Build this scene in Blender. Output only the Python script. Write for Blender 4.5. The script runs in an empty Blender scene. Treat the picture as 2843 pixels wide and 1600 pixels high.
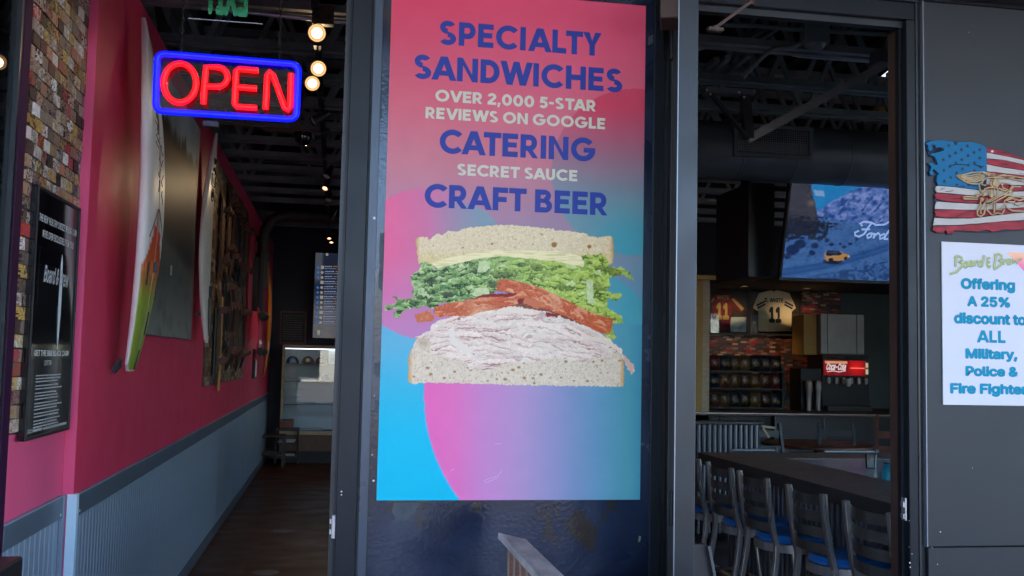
import bpy, bmesh, math, random
import numpy as np
from mathutils import Vector, Matrix
random.seed(7)
SC = bpy.context.scene
COL = SC.collection
# ------------------------------------------------------------------ camera, world, sun, exposure
YAW, PIT, ROL, FPX = math.radians(9.8715), math.radians(4.1377), math.radians(1.2219), 2777.95
EYE = np.array([0.0, 0.0, 1.62])
FW = np.array([math.sin(YAW)*math.cos(PIT), math.cos(YAW)*math.cos(PIT), math.sin(PIT)])
_r = np.array([math.cos(YAW), -math.sin(YAW), 0.0]); _u = np.cross(_r, FW)
RT = _r*math.cos(ROL)+_u*math.sin(ROL); UP = np.cross(RT, FW)
cam_d = bpy.data.cameras.new('camera'); cam = bpy.data.objects.new('camera', cam_d); COL.objects.link(cam)
cam_d.sensor_width = 36.0; cam_d.lens = FPX/2843*36.0; cam_d.clip_start = .05; cam_d.clip_end = 2000
M = Matrix.Identity(4)
for i in range(3):
    M[i][0] = RT[i]; M[i][1] = UP[i]; M[i][2] = -FW[i]; M[i][3] = EYE[i]
cam.matrix_world = M
SC.camera = cam
SUN_EL, SUN_AZ = math.radians(56), math.radians(25)     # behind the building: the shop front is in shade
world = bpy.data.worlds.new('World'); SC.world = world; world.use_nodes = True
nt = world.node_tree; nt.nodes.clear()
sky = nt.nodes.new('ShaderNodeTexSky'); sky.sky_type = 'NISHITA'; sky.sun_disc = False
sky.ozone_density = 5.0; sky.sun_elevation = SUN_EL; sky.sun_rotation = SUN_AZ
bg = nt.nodes.new('ShaderNodeBackground'); bg.inputs[1].default_value = 0.15
wo = nt.nodes.new('ShaderNodeOutputWorld')
nt.links.new(sky.outputs[0], bg.inputs[0]); nt.links.new(bg.outputs[0], wo.inputs[0])
sun_d = bpy.data.lights.new('sun', 'SUN'); sun_d.energy = 4.3; sun_d.angle = math.radians(.5); sun_d.color = (1, .95, .87)
sun = bpy.data.objects.new('sun', sun_d); COL.objects.link(sun)
sv = Vector((math.sin(SUN_AZ)*math.cos(SUN_EL), math.cos(SUN_AZ)*math.cos(SUN_EL), math.sin(SUN_EL)))
sun.rotation_euler = sv.to_track_quat('Z', 'Y').to_euler()
sun.location = (0, 0, 30)
EXPO = 3.5
SC.view_settings.view_transform = 'Standard'; SC.view_settings.look = 'None'
SC.view_settings.exposure = EXPO; SC.view_settings.gamma = 1; SC.view_settings.use_curve_mapping = False
SC.render.engine = 'CYCLES'
SC.cycles.use_denoising = True
SC.cycles.max_bounces = 10; SC.cycles.glossy_bounces = 6; SC.cycles.transmission_bounces = 8; SC.cycles.transparent_max_bounces = 12
SC.cycles.sample_clamp_indirect = 6
EM = 2**(-EXPO)                                           # emission that shows at its own colour
# ------------------------------------------------------------------ helpers
def ray(px, py): return FW*FPX + RT*(px-1421.5) - UP*(py-800)
def onY(px, py, y): d = ray(px, py); return EYE+d*(y-EYE[1])/d[1]
def onX(px, py, x): d = ray(px, py); return EYE+d*(x-EYE[0])/d[0]
def onZ(px, py, z): d = ray(px, py); return EYE+d*(z-EYE[2])/d[2]
def s2l(c):
    return tuple(((v/255)/12.92 if v/255 <= .04045 else ((v/255+.055)/1.055)**2.4) for v in c)
def s2l_np(a):
    a = np.clip(a, 0, 255)/255.; return np.where(a <= .04045, a/12.92, ((a+.055)/1.055)**2.4)
MATS = {}
def pm(name, rgb, rough=.5, metal=0., spec=.5, var=None, bump=None, coat=0., coat_rough=.1, rvar=None, stretch=None, var2=None):
    """procedural principled material; var=(scale, amount) colour noise, bump=(scale, strength), rvar=(scale, amount)"""
    m = bpy.data.materials.new(name); m.use_nodes = True; n = m.node_tree; b = n.nodes['Principled BSDF']
    b.inputs['Roughness'].default_value = rough; b.inputs['Metallic'].default_value = metal
    b.inputs['Specular IOR Level'].default_value = spec
    b.inputs['Coat Weight'].default_value = coat; b.inputs['Coat Roughness'].default_value = coat_rough
    b.inputs['Base Color'].default_value = (*rgb, 1)
    tc = n.nodes.new('ShaderNodeTexCoord'); src = tc.outputs['Object']
    if stretch:
        mp = n.nodes.new('ShaderNodeMapping'); mp.inputs['Scale'].default_value = stretch
        n.links.new(src, mp.inputs[0]); src = mp.outputs[0]
    if var:
        nz = n.nodes.new('ShaderNodeTexNoise'); nz.inputs['Scale'].default_value = var[0]; nz.inputs['Detail'].default_value = 6
        n.links.new(src, nz.inputs['Vector'])
        r = n.nodes.new('ShaderNodeValToRGB'); r.color_ramp.elements[0].position = .3; r.color_ramp.elements[1].position = .7
        lo = tuple(max(0, c*(1-var[1])) for c in rgb); hi = tuple(min(1, c*(1+var[1])) for c in rgb)
        if var2: hi = var2
        r.color_ramp.elements[0].color = (*lo, 1); r.color_ramp.elements[1].color = (*hi, 1)
        n.links.new(nz.outputs[0], r.inputs[0]); n.links.new(r.outputs[0], b.inputs['Base Color'])
    if rvar:
        nz = n.nodes.new('ShaderNodeTexNoise'); nz.inputs['Scale'].default_value = rvar[0]; nz.inputs['Detail'].default_value = 5
        n.links.new(src, nz.inputs['Vector'])
        r = n.nodes.new('ShaderNodeMapRange'); r.inputs[1].default_value = .3; r.inputs[2].default_value = .7
        r.inputs[3].default_value = max(.02, rough-rvar[1]); r.inputs[4].default_value = min(1, rough+rvar[1])
        n.links.new(nz.outputs[0], r.inputs[0]); n.links.new(r.outputs[0], b.inputs['Roughness'])
    if bump:
        nz = n.nodes.new('ShaderNodeTexNoise'); nz.inputs['Scale'].default_value = bump[0]; nz.inputs['Detail'].default_value = 3
        n.links.new(src, nz.inputs['Vector'])
        bp = n.nodes.new('ShaderNodeBump'); bp.inputs['Strength'].default_value = bump[1]; bp.inputs['Distance'].default_value = .004
        n.links.new(nz.outputs[0], bp.inputs['Height']); n.links.new(bp.outputs[0], b.inputs['Normal'])
    MATS[name] = m
    return m
def em_mat(name, rgb, strength):
    m = bpy.data.materials.new(name); m.use_nodes = True; n = m.node_tree; b = n.nodes['Principled BSDF']
    b.inputs['Base Color'].default_value = (*[c*.3 for c in rgb], 1); b.inputs['Roughness'].default_value = .4
    b.inputs['Emission Color'].default_value = (*rgb, 1); b.inputs['Emission Strength'].default_value = strength
    MATS[name] = m; return m
def vc_mat(name, rough=.4, coat=0., emit=0., spec=.4, bump=None):
    """colour comes from the mesh's own colour attribute"""
    m = bpy.data.materials.new(name); m.use_nodes = True; n = m.node_tree; b = n.nodes['Principled BSDF']
    a = n.nodes.new('ShaderNodeVertexColor'); a.layer_name = 'Col'
    b.inputs['Roughness'].default_value = rough; b.inputs['Coat Weight'].default_value = coat; b.inputs['Coat Roughness'].default_value = .08
    b.inputs['Specular IOR Level'].default_value = spec
    if emit:
        b.inputs['Base Color'].default_value = (.01, .01, .01, 1)
        n.links.new(a.outputs[0], b.inputs['Emission Color']); b.inputs['Emission Strength'].default_value = emit
    else: n.links.new(a.outputs[0], b.inputs['Base Color'])
    if bump:
        tc = n.nodes.new('ShaderNodeTexCoord')
        nz = n.nodes.new('ShaderNodeTexNoise'); nz.inputs['Scale'].default_value = bump[0]
        n.links.new(tc.outputs['Object'], nz.inputs['Vector'])
        bp = n.nodes.new('ShaderNodeBump'); bp.inputs['Strength'].default_value = bump[1]; bp.inputs['Distance'].default_value = .003
        n.links.new(nz.outputs[0], bp.inputs['Height']); n.links.new(bp.outputs[0], b.inputs['Normal'])
    MATS[name] = m; return m
def glass_mat(name, tint=(.9, .95, .95), rough=.0, alpha_mix=.88):
    """thin pane: mostly see-through, with a real fresnel reflection"""
    m = bpy.data.materials.new(name); m.use_nodes = True; n = m.node_tree; n.nodes.clear()
    o = n.nodes.new('ShaderNodeOutputMaterial'); mix = n.nodes.new('ShaderNodeMixShader')
    t = n.nodes.new('ShaderNodeBsdfTransparent'); t.inputs[0].default_value = (*tint, 1)
    g = n.nodes.new('ShaderNodeBsdfGlossy'); g.inputs['Roughness'].default_value = rough
    f = n.nodes.new('ShaderNodeFresnel'); f.inputs[0].default_value = 1.5
    n.links.new(f.outputs[0], mix.inputs[0]); n.links.new(t.outputs[0], mix.inputs[1]); n.links.new(g.outputs[0], mix.inputs[2])
    n.links.new(mix.outputs[0], o.inputs[0]); MATS[name] = m; return m

class MB:
    def __init__(s): s.v = []; s.f = []; s.c = []
    def add(s, vs, fs, col=None):
        b = len(s.v); s.v += [tuple(float(q) for q in p) for p in vs]; s.f += [tuple(i+b for i in f) for f in fs]
        if col is not None: s.c += [col]*len(vs)
        return s
    def box(s, x0, x1, y0, y1, z0, z1, col=None):
        return s.add([(x0,y0,z0),(x1,y0,z0),(x1,y1,z0),(x0,y1,z0),(x0,y0,z1),(x1,y0,z1),(x1,y1,z1),(x0,y1,z1)],
              [(0,3,2,1),(4,5,6,7),(0,1,5,4),(1,2,6,5),(2,3,7,6),(3,0,4,7)], col)
    def prism(s, pts, off, col=None):
        """pts: 3d polygon; off: extrusion vector"""
        n = len(pts); off = np.array(off)
        vs = [np.array(p) for p in pts]+[np.array(p)+off for p in pts]
        fs = [tuple(range(n)), tuple(range(2*n-1, n-1, -1))]+[(i, i+n, (i+1)%n+n, (i+1)%n) for i in range(n)]
        return s.add(vs, fs, col)
    def tube(s, pts, r, n=8, caps=True, sx=1., closed=False, col=None):
        P = [np.array(p, float) for p in pts]; m = len(P); rr = r if hasattr(r, '__len__') else [r]*m
        vs = []; prev = None
        for i in range(m):
            if closed: t = P[(i+1)%m]-P[i-1]
            else: t = P[min(i+1, m-1)]-P[max(i-1, 0)]
            t = t/ (np.linalg.norm(t)+1e-9)
            if prev is None:
                a = np.array([0,0,1.]) if abs(t[2]) < .9 else np.array([1.,0,0]); u = np.cross(a, t)
            else: u = prev-t*np.dot(prev, t)
            u = u/(np.linalg.norm(u)+1e-9); prev = u; w = np.cross(t, u)
            for k in range(n):
                a = 2*math.pi*k/n; vs.append(P[i]+(u*math.cos(a)*sx+w*math.sin(a))*rr[i])
        fs = []
        for i in range(m if closed else m-1):
            j = (i+1) % m
            for k in range(n):
                fs.append((i*n+k, i*n+(k+1)%n, j*n+(k+1)%n, j*n+k))
        if caps and not closed: fs += [tuple(range(n-1, -1, -1)), tuple((m-1)*n+k for k in range(n))]
        return s.add(vs, fs, col)
    def bar(s, p0, p1, w, h, up=(0, 0, 1), col=None):
        """rectangular bar between two points"""
        p0 = np.array(p0, float); p1 = np.array(p1, float); t = p1-p0; t /= np.linalg.norm(t)
        a = np.array(up, float); u = np.cross(t, a)
        if np.linalg.norm(u) < 1e-4: u = np.cross(t, np.array([1., 0, 0]))
        u /= np.linalg.norm(u); v = np.cross(u, t)
        q = [p+u*a1*w/2+v*b1*h/2 for p in (p0, p1) for a1, b1 in ((-1,-1),(1,-1),(1,1),(-1,1))]
        return s.add(q, [(0,1,2,3),(7,6,5,4),(0,4,5,1),(1,5,6,2),(2,6,7,3),(3,7,4,0)], col)
    def lathe(s, prof, c, n=20, axis=(0, 0, 1), col=None):
        """prof: list of (r, h) along the axis from c"""
        ax = np.array(axis, float); ax /= np.linalg.norm(ax)
        a = np.array([1., 0, 0]) if abs(ax[0]) < .9 else np.array([0, 1., 0]); u = np.cross(ax, a); u /= np.linalg.norm(u); w = np.cross(ax, u)
        c = np.array(c, float); vs = []; fs = []
        for r, h in prof:
            for k in range(n):
                t = 2*math.pi*k/n; vs.append(c+ax*h+(u*math.cos(t)+w*math.sin(t))*r)
        for i in range(len(prof)-1):
            for k in range(n): fs.append((i*n+k, i*n+(k+1)%n, (i+1)*n+(k+1)%n, (i+1)*n+k))
        fs += [tuple(range(n-1, -1, -1)), tuple((len(prof)-1)*n+k for k in range(n))]
        return s.add(vs, fs, col)
    def mesh(s, name):
        me = bpy.data.meshes.new(name); me.from_pydata(s.v, [], s.f)
        if s.c:
            ca = me.color_attributes.new('Col', 'FLOAT_COLOR', 'POINT')
            ca.data.foreach_set('color', np.array([(*c[:3], 1) for c in s.c], np.float32).ravel())
        me.update()
        bm = bmesh.new(); bm.from_mesh(me); bmesh.ops.recalc_face_normals(bm, faces=bm.faces); bm.to_mesh(me); bm.free()
        return me
ORG = {}
def root_of(o):
    while o.parent: o = o.parent
    return o
def link(name, me, mat, parent=None, smooth=False, bevel=0):
    o = bpy.data.objects.new(name, me); COL.objects.link(o)
    if mat and not me.materials: me.materials.append(mat)
    if parent:
        o.parent = parent
    if smooth:
        for p in me.polygons: p.use_smooth = True
        try: me.set_sharp_from_angle(angle=math.radians(40))
        except Exception: pass
    if bevel:
        b = o.modifiers.new('bevel', 'BEVEL'); b.width = bevel; b.segments = 1; b.limit_method = 'ANGLE'
    return o
def part(mb, name, mat, parent=None, smooth=False, bevel=0):
    """geometry given in world space; stored relative to its thing's base"""
    if parent is not None:
        off = ORG.get(root_of(parent).name)
        if off is not None: mb.v = [(a-off[0], b-off[1], c-off[2]) for a, b, c in mb.v]
    return link(name, mb.mesh(name), mat, parent, smooth, bevel)
def tag(o, label, cat, group=None):
    o['label'] = label; o['category'] = cat
    if group: o['group'] = group
    return o
def thing(name, label, cat, loc=(0, 0, 0), group=None, rz=0):
    o = bpy.data.objects.new(name, None); COL.objects.link(o); o.empty_display_size = .1
    o.location = loc; o.rotation_euler = (0, 0, rz); tag(o, label, cat, group)
    if tuple(loc) != (0, 0, 0): ORG[o.name] = tuple(float(q) for q in loc)
    return o
def struct(o): o['kind'] = 'structure'; return o
def single(mb, name, mat, label, cat, group=None, smooth=False, bevel=0):
    """a thing that is one mesh, its origin at its base centre"""
    v = np.array(mb.v); c = ((v[:, 0].min()+v[:, 0].max())/2, (v[:, 1].min()+v[:, 1].max())/2, v[:, 2].min())
    mb.v = [(a-c[0], b-c[1], d-c[2]) for a, b, d in mb.v]
    o = link(name, mb.mesh(name), mat, None, smooth, bevel); o.location = c
    return tag(o, label, cat, group)
def dup(root, loc, rz=0, label=None, scale=None):
    r = root.copy(); COL.objects.link(r); r.location = loc; r.rotation_euler = (0, 0, rz)
    if label: r['label'] = label
    if scale: r.scale = scale
    for ch in list(root.children):
        c = ch.copy(); COL.objects.link(c); c.parent = r
        for g in list(ch.children):
            d = g.copy(); COL.objects.link(d); d.parent = c
    return r
# ---- lettering
FONT = None
try:
    import os
    fp = os.path.join(bpy.utils.system_resource('DATAFILES'), 'fonts', 'Inter.woff2')
    if os.path.exists(fp): FONT = bpy.data.fonts.load(fp)
except Exception: FONT = None
_caph = {}
def _glyphs(s, bold, res=3, ext=.0, spacing=1.0):
    cu = bpy.data.curves.new('lettering', 'FONT'); cu.body = s
    if FONT: cu.font = FONT
    cu.resolution_u = res; cu.extrude = ext; cu.space_character = spacing
    o = bpy.data.objects.new('lettering', cu); COL.objects.link(o)
    bpy.context.view_layer.update()
    me = bpy.data.meshes.new_from_object(o.evaluated_get(bpy.context.evaluated_depsgraph_get()))
    bpy.data.objects.remove(o); bpy.data.curves.remove(cu)
    if bold > 0:                                             # heavier strokes: the same outline laid a few times side by side
        nv = len(me.vertices); co = np.zeros(nv*3); me.vertices.foreach_get('co', co); co = co.reshape(-1, 3)
        fs = [tuple(p.vertices) for p in me.polygons]; V = []; F = []
        st = [(0, 0)]+[(bold*math.cos(a), bold*math.sin(a)) for a in [k*math.pi/4 for k in range(8)]]
        for k, (dx, dy) in enumerate(st):
            V.append(co+np.array([dx, dy, k])); F += [tuple(i+k*nv for i in f) for f in fs]
        V = np.concatenate(V); bpy.data.meshes.remove(me); me = bpy.data.meshes.new('lettering'); me.from_pydata(V.tolist(), [], F); me.update()
    return me
def text(s, org, u, v, width, cap, mat, parent, bold=.02, thick=.0012, name='lettering', shear=0., res=3, spacing=1.0):
    """letters laid on the plane org + u*right + v*up; width and cap height in metres"""
    if bold not in _caph:
        me = _glyphs('H', bold); z = [p.co.y for p in me.vertices]; _caph[bold] = (max(z)-min(z), min(z))
    ch, base = _caph[bold]
    me = _glyphs(s, bold, res, spacing=spacing)
    co = np.zeros(len(me.vertices)*3); me.vertices.foreach_get('co', co); co = co.reshape(-1, 3)
    x0, x1 = co[:, 0].min(), co[:, 0].max()
    ky = cap/ch; kx = width/max(1e-6, (x1-x0))
    X = (co[:, 0]-x0)*kx; Y = (co[:, 1]-base)*ky; X = X+shear*Y
    u = np.array(u, float); v = np.array(v, float); n = np.cross(u, v); org = np.array(org, float)
    W0 = org+X[:, None]*u+Y[:, None]*v+n*(thick+co[:, 2]*(.00005 if bold > 0 else 0))[:, None]
    off = ORG.get(root_of(parent).name) if parent is not None else None
    if off is not None: W0 = W0-np.array(off)
    me.vertices.foreach_set('co', W0.ravel()); me.materials.clear(); me.update()
    return link(name, me, mat, parent)
def ftext(s, pl, pr, base, top, mat, parent, y, **kw):
    """lettering on a plane facing the street, between photo columns"""
    a = onY(pl, base, y); b = onY(pr, base, y); t = onY(pl, top, y)
    return text(s, a, (1, 0, 0), (0, 0, 1), b[0]-a[0], t[2]-a[2], mat, parent, **kw)
# ---- painted prints (numpy noise -> colour attribute on a fine sheet)
def _hash(ix, iy, seed):
    h = (ix.astype(np.int64)*374761393+iy.astype(np.int64)*668265263+seed*974634777) & 0xffffffff
    h = ((h ^ (h >> 13))*1274126177) & 0xffffffff
    return ((h ^ (h >> 16)) & 0xffff)/65535.
def vn(x, y, seed=0):
    ix = np.floor(x); iy = np.floor(y); fx = x-ix; fy = y-iy; fx = fx*fx*(3-2*fx); fy = fy*fy*(3-2*fy)
    a = _hash(ix, iy, seed); b = _hash(ix+1, iy, seed); c = _hash(ix, iy+1, seed); d = _hash(ix+1, iy+1, seed)
    return (a*(1-fx)+b*fx)*(1-fy)+(c*(1-fx)+d*fx)*fy
def fbm(x, y, seed=0, o=4):
    t = 0; a = .5; s = 0
    for i in range(o): t = t+a*vn(x*2**i, y*2**i, seed+i*17); s += a; a *= .5
    return t/s
def inpoly(x, y, poly):
    r = np.zeros(x.shape, bool); n = len(poly)
    for i in range(n):
        x0, y0 = poly[i]; x1, y1 = poly[(i+1) % n]
        if y0 == y1: continue
        c = ((y0 > y) != (y1 > y)) & (x < (x1-x0)*(y-y0)/(y1-y0)+x0); r ^= c
    return r
def mixc(a, b, t):
    t = np.clip(t, 0, 1)[..., None]; return np.array(a)*(1-t)+np.array(b)*t
def sheet(name, org, u, v, w, h, nx, ny, colfn, mat, parent, keep=None, thick=0.):
    """flat print: a fine sheet with colours computed at every vertex. colfn(U, V, worldpoints) -> linear rgb"""
    U, V = np.meshgrid(np.linspace(0, 1, nx+1), np.linspace(0, 1, ny+1))
    org = np.array(org, float); u = np.array(u, float); v = np.array(v, float)
    W = org+U[..., None]*w*u+V[..., None]*h*v
    rgb = colfn(U, V, W)
    idx = np.arange((nx+1)*(ny+1)).reshape(ny+1, nx+1)
    q = np.stack([idx[:-1, :-1], idx[:-1, 1:], idx[1:, 1:], idx[1:, :-1]], -1).reshape(-1, 4)
    if keep is not None:
        k = keep(U, V, W); kc = (k[:-1, :-1] & k[1:, 1:]).reshape(-1); q = q[kc]
        used = np.unique(q); remap = np.full((nx+1)*(ny+1), -1); remap[used] = np.arange(len(used)); q = remap[q]
        Wf = W.reshape(-1, 3)[used]; cf = rgb.reshape(-1, 3)[used]
    else: Wf = W.reshape(-1, 3); cf = rgb.reshape(-1, 3)
    off = ORG.get(root_of(parent).name) if parent is not None else None
    if off is not None: Wf = Wf-np.array(off)
    me = bpy.data.meshes.new(name); me.vertices.add(len(Wf)); me.vertices.foreach_set('co', Wf.astype(np.float32).ravel())
    me.loops.add(q.size); me.loops.foreach_set('vertex_index', q.astype(np.int32).ravel())
    me.polygons.add(len(q)); me.polygons.foreach_set('loop_start', np.arange(0, q.size, 4, dtype=np.int32))
    me.update(calc_edges=True)
    ca = me.color_attributes.new('Col', 'FLOAT_COLOR', 'POINT')
    ca.data.foreach_set('color', np.concatenate([cf, np.ones((len(cf), 1))], 1).astype(np.float32).ravel())
    return link(name, me, mat, parent)
def pix(W):
    d = W-EYE; z = d@FW; return 1421.5+FPX*(d@RT)/z, 800-FPX*(d@UP)/z
XU, ZU, YU = (1, 0, 0), (0, 0, 1), (0, 1, 0)
# ---- heavy geometric capitals drawn stroke by stroke (cap height 1)
SWD = .232
def _rc(x0, y0, x1, y1): return [(x0, y0), (x1, y0), (x1, y1), (x0, y1)]
def _dg(xa, ya, xb, yb, w=None):
    w = w or SWD*1.10; return [(xa, ya), (xa+w, ya), (xb+w, yb), (xb, yb)]
def _ar(cx, cy, rx, ry, a0, a1, w=None, n=22):
    """ribbon arc: outer radii rx, ry, stroke w inward"""
    w = w or SWD; out = [(cx+rx*math.cos(math.radians(a0+(a1-a0)*i/n)), cy+ry*math.sin(math.radians(a0+(a1-a0)*i/n))) for i in range(n+1)]
    inn = [(cx+(rx-w)*math.cos(math.radians(a0+(a1-a0)*i/n)), cy+(ry-w)*math.sin(math.radians(a0+(a1-a0)*i/n))) for i in range(n+1)]
    return [[out[i], out[i+1], inn[i+1], inn[i]] for i in range(n)]
def _glyph(c):
    w = SWD; h = 1.0
    if c == 'I': return [_rc(0, 0, w, 1)], w
    if c == 'L': return [_rc(0, 0, w, 1), _rc(w, 0, .60, w)], .60
    if c == 'E': return [_rc(0, 0, w, 1), _rc(w, 0, .64, w), _rc(w, .405, .59, .405+w*.95), _rc(w, 1-w, .64, 1)], .64
    if c == 'F': return [_rc(0, 0, w, 1), _rc(w, .37, .57, .37+w*.95), _rc(w, 1-w, .62, 1)], .62
    if c == 'T': return [_rc(0, 1-w, .72, 1), _rc(.36-w/2, 0, .36+w/2, 1-w)], .72
    if c == 'H': return [_rc(0, 0, w, 1), _rc(.60, 0, .60+w, 1), _rc(w, .40, .60, .40+w)], .60+w
    if c == 'N': return [_rc(0, 0, w, 1), _rc(.60, 0, .60+w, 1), [(w*.95, 1), (w*.95, .70), (.61, 0), (.61, .30)]], .60+w
    if c == 'A': return [_dg(0, 0, .36, 1), _dg(.74, 0, .38, 1), _rc(.20, .19, .76, .19+w*.9)], .965
    if c == 'V': return [_dg(0, 1, .355, 0), _dg(.71, 1, .355, 0)], .935
    if c == 'W': return [_dg(0, 1, .27, 0), _dg(.54, 1, .27, 0, w*1.0), _dg(.54, 1, .80, 0, w*1.0), _dg(1.07, 1, .80, 0)], 1.295
    if c == 'Y': return [[(0, 1), (w*1.2, 1), (.345+w*.55, .40), (.345-w*.05, .36)], [(.80, 1), (.80-w*1.2, 1), (.455-w*.55, .40), (.455+w*.05, .36)], _rc(.40-w/2, 0, .40+w/2, .44)], .80
    if c == 'D': return [_rc(0, 0, w, 1), _rc(w, 0, .32, w), _rc(w, 1-w, .32, 1)]+_ar(.32, .5, .46, .5, -90, 90), .78
    if c == 'P': return [_rc(0, 0, w, 1), _rc(w, .30, .38, .30+w*.95), _rc(w, 1-w, .38, 1)]+_ar(.38, .65, .31, .35, -90, 90, w*.97), .69
    if c == 'R': return [_rc(0, 0, w, 1), _rc(w, .30, .40, .30+w*.95), _rc(w, 1-w, .38, 1), [(.27, .34), (.48, .38), (.74, 0), (.51, 0)]]+_ar(.38, .65, .31, .35, -90, 90, w*.97), .74
    if c == 'B': return [_rc(0, 0, w, 1), _rc(w, 0, .42, w), _rc(w, .415, .42, .415+w*.85), _rc(w, 1-w, .38, 1)]+_ar(.38, .735, .28, .265, -90, 90, w*.9)+_ar(.42, .295, .29, .295, -90, 90, w*.95), .71
    if c in 'OQ': return _ar(.52, .5, .52, .515, 0, 360, w, 44), 1.04
    if c == 'C': return _ar(.52, .5, .52, .515, 42, 318, w, 36), .91
    if c == 'G': return _ar(.52, .5, .52, .515, 40, 352, w, 38)+[_rc(.54, .37, 1.03, .37+w*.9)], 1.03
    if c == 'S': return _ar(.35, .735, .325, .28, 28, 270, w*.97, 22)+_ar(.35, .265, .345, .28, 90, -152, w*.97, 22)+[], .70
    if c == 'U': return [_rc(0, .34, w, 1), _rc(.72-w, .34, .72, 1)]+_ar(.36, .345, .36, .36, 180, 360, w, 22), .72
    if c == '0': return _ar(.38, .5, .38, .515, 0, 360, w, 36), .76
    if c == '2': return _ar(.33, .69, .33, .325, 172, -28, w, 20)+[[(.0, w), (.0, w*.9), (.30, w*.9), (.63, .56), (.47, .70)], _rc(0, 0, .66, w*.95)], .66
    if c == '5': return [_rc(.10, 1-w, .62, 1), [(.10, 1), (.31, 1), (.25, .45), (.04, .45)]]+_ar(.31, .34, .345, .355, 118, -150, w, 24), .66
    if c == '-': return [_rc(0, .38, .36, .38+w*.9)], .36
    if c == ',': return [[(.02, .22), (.24, .22), (.14, -.18), (.0, -.18)]], .24
    return [], .26
def btext(s, org, u, v, width, cap, mat, parent, thick=.0008, name='lettering', gap=.085):
    P = []; x = 0.; last = ' '
    for c in s:
        if c == ' ': x += .30; last = c; continue
        x -= {'SA': .10, 'CA': .13, 'RA': .09, 'CR': .04, 'FT': .06, 'AT': .12, 'LT': .12, 'TY': .05, 'DW': .08, 'TA': .12, 'AU': .02, 'OV': .06, 'AL': 0}.get(last+c, 0); last = c
        g, w = _glyph(c); P += [[(a+x, b) for a, b in q] for q in g]; x += w+gap-(.05 if c in 'AVWYT' else 0)
    x -= gap; kx = width/x; u = np.array(u, float); v = np.array(v, float); n = np.cross(u, v); org = np.array(org, float)
    mb = MB()
    for i, q in enumerate(P):
        mb.add([org+u*a*kx+v*b*cap+n*(thick+(i % 7)*.00003) for a, b in q], [tuple(range(len(q)))])
    off = ORG.get(root_of(parent).name)
    if off is not None: mb.v = [(a-off[0], b-off[1], c-off[2]) for a, b, c in mb.v]
    me = bpy.data.meshes.new(name); me.from_pydata(mb.v, [], mb.f)
    bm = bmesh.new(); bm.from_mesh(me); bm.normal_update(); nv = Vector(tuple(n))
    for f in bm.faces:
        if f.normal.dot(nv) < 0: f.normal_flip()
    bm.to_mesh(me); bm.free()
    return link(name, me, mat, parent)
def fbtext(s, pl, pr, base, top, mat, parent, y, **kw):
    a = onY(pl, base, y); b = onY(pr, base, y); t = onY(pl, top, y)
    return btext(s, a, (1, 0, 0), (0, 0, 1), b[0]-a[0], t[2]-a[2], mat, parent, **kw)
# ------------------------------------------------------------------ materials
pm('street', (.34, .26, .23), .9, var=(3, .25), bump=(80, .4))
pm('asphalt', (.075, .060, .056), .9, var=(5, .3), bump=(120, .5))
pm('stucco', (.62, .57, .47), .85, var=(6, .08), bump=(60, .4))
pm('soffit', (.60, .50, .42), .8, var=(2, .1))
pm('frame_paint', (.007, .009, .013), .38, spec=.26, var=(1.5, .15), rvar=(4, .08), bump=(90, .05))
pm('frame_dark', (.018, .018, .021), .4, var=(2, .2))
pm('frame_silver', (.045, .058, .082), .32, metal=.2, var=(1.2, .12), rvar=(5, .06), bump=(110, .05))
pm('leaf_paint', (.013, .015, .019), .36, metal=.1, var=(1.0, .1), rvar=(5, .07))
pm('edge_bright', (.22, .235, .27), .35, metal=.5)
pm('rubber', (.012, .012, .014), .6)
pm('wall_panel', (.015, .016, .020), .44, spec=.40, var=(.9, .12), rvar=(3, .06), bump=(70, .04))
pm('pink', (.84, .105, .24), .42, spec=.35, var=(2, .04), bump=(150, .2))
pm('red_wall', (.74, .046, .120), .42, spec=.20, var=(1.2, .05), bump=(170, .16), rvar=(5, .04))
pm('purple', (.030, .006, .030), .6, spec=.15, var=(2, .1))  # the neon's purple spill is put into the steel's base colour
pm('slat_paint', (.27, .335, .42), .36, spec=.5, var=(3, .1), bump=(40, .08))
pm('trim_blue', (.10, .125, .165), .38, spec=.5, var=(3, .12))
pm('corner_metal', (.62, .82, .95), .45)
pm('floor_stain', (.060, .024, .016), .42, spec=.16, var=(2.2, .30), rvar=(2.5, .1), bump=(12, .12), stretch=(1, 1.6, 1))
pm('floor_disc', (.09, .10, .12), .4, var=(8, .2))
pm('black', (.008, .008, .010), .5)
pm('black_gloss', (.006, .006, .008), .06, spec=.6)
pm('ceil_black', (.010, .010, .013), .8)
pm('joist', (.20, .205, .205), .55, var=(4, .25))
pm('joist_green', (.13, .165, .165), .55, var=(4, .25))
pm('duct', (.085, .095, .10), .45, metal=.1, var=(2, .2))
pm('galv', (.40, .40, .42), .32, metal=.8, var=(20, .15))
pm('chain', (.05, .045, .04), .45, metal=.7)
pm('brown_metal', (.075, .045, .036), .4, metal=.3, var=(5, .15))
pm('back_wall', (.026, .036, .056), .6, var=(1, .15))
pm('teal_wall', (.045, .065, .070), .6, var=(1, .1))
pm('ochre', (.42, .24, .055), .6, var=(2, .1))
pm('wood_edge', (.45, .33, .2), .5, var=(8, .2), stretch=(1, 1, 8))
pm('wood_brown', (.13, .065, .035), .5, var=(10, .35), stretch=(8, 1, 1))
pm('wood_dark', (.05, .024, .014), .45, var=(8, .4), stretch=(1, 1, 6))
pm('wood_red', (.16, .045, .025), .4, var=(8, .3))
pm('bar_wood', (.34, .22, .165), .42, var=(7, .35), stretch=(9, 1, 1), bump=(30, .1))
pm('bar_fascia', (.055, .050, .048), .5, var=(4, .2))
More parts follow.
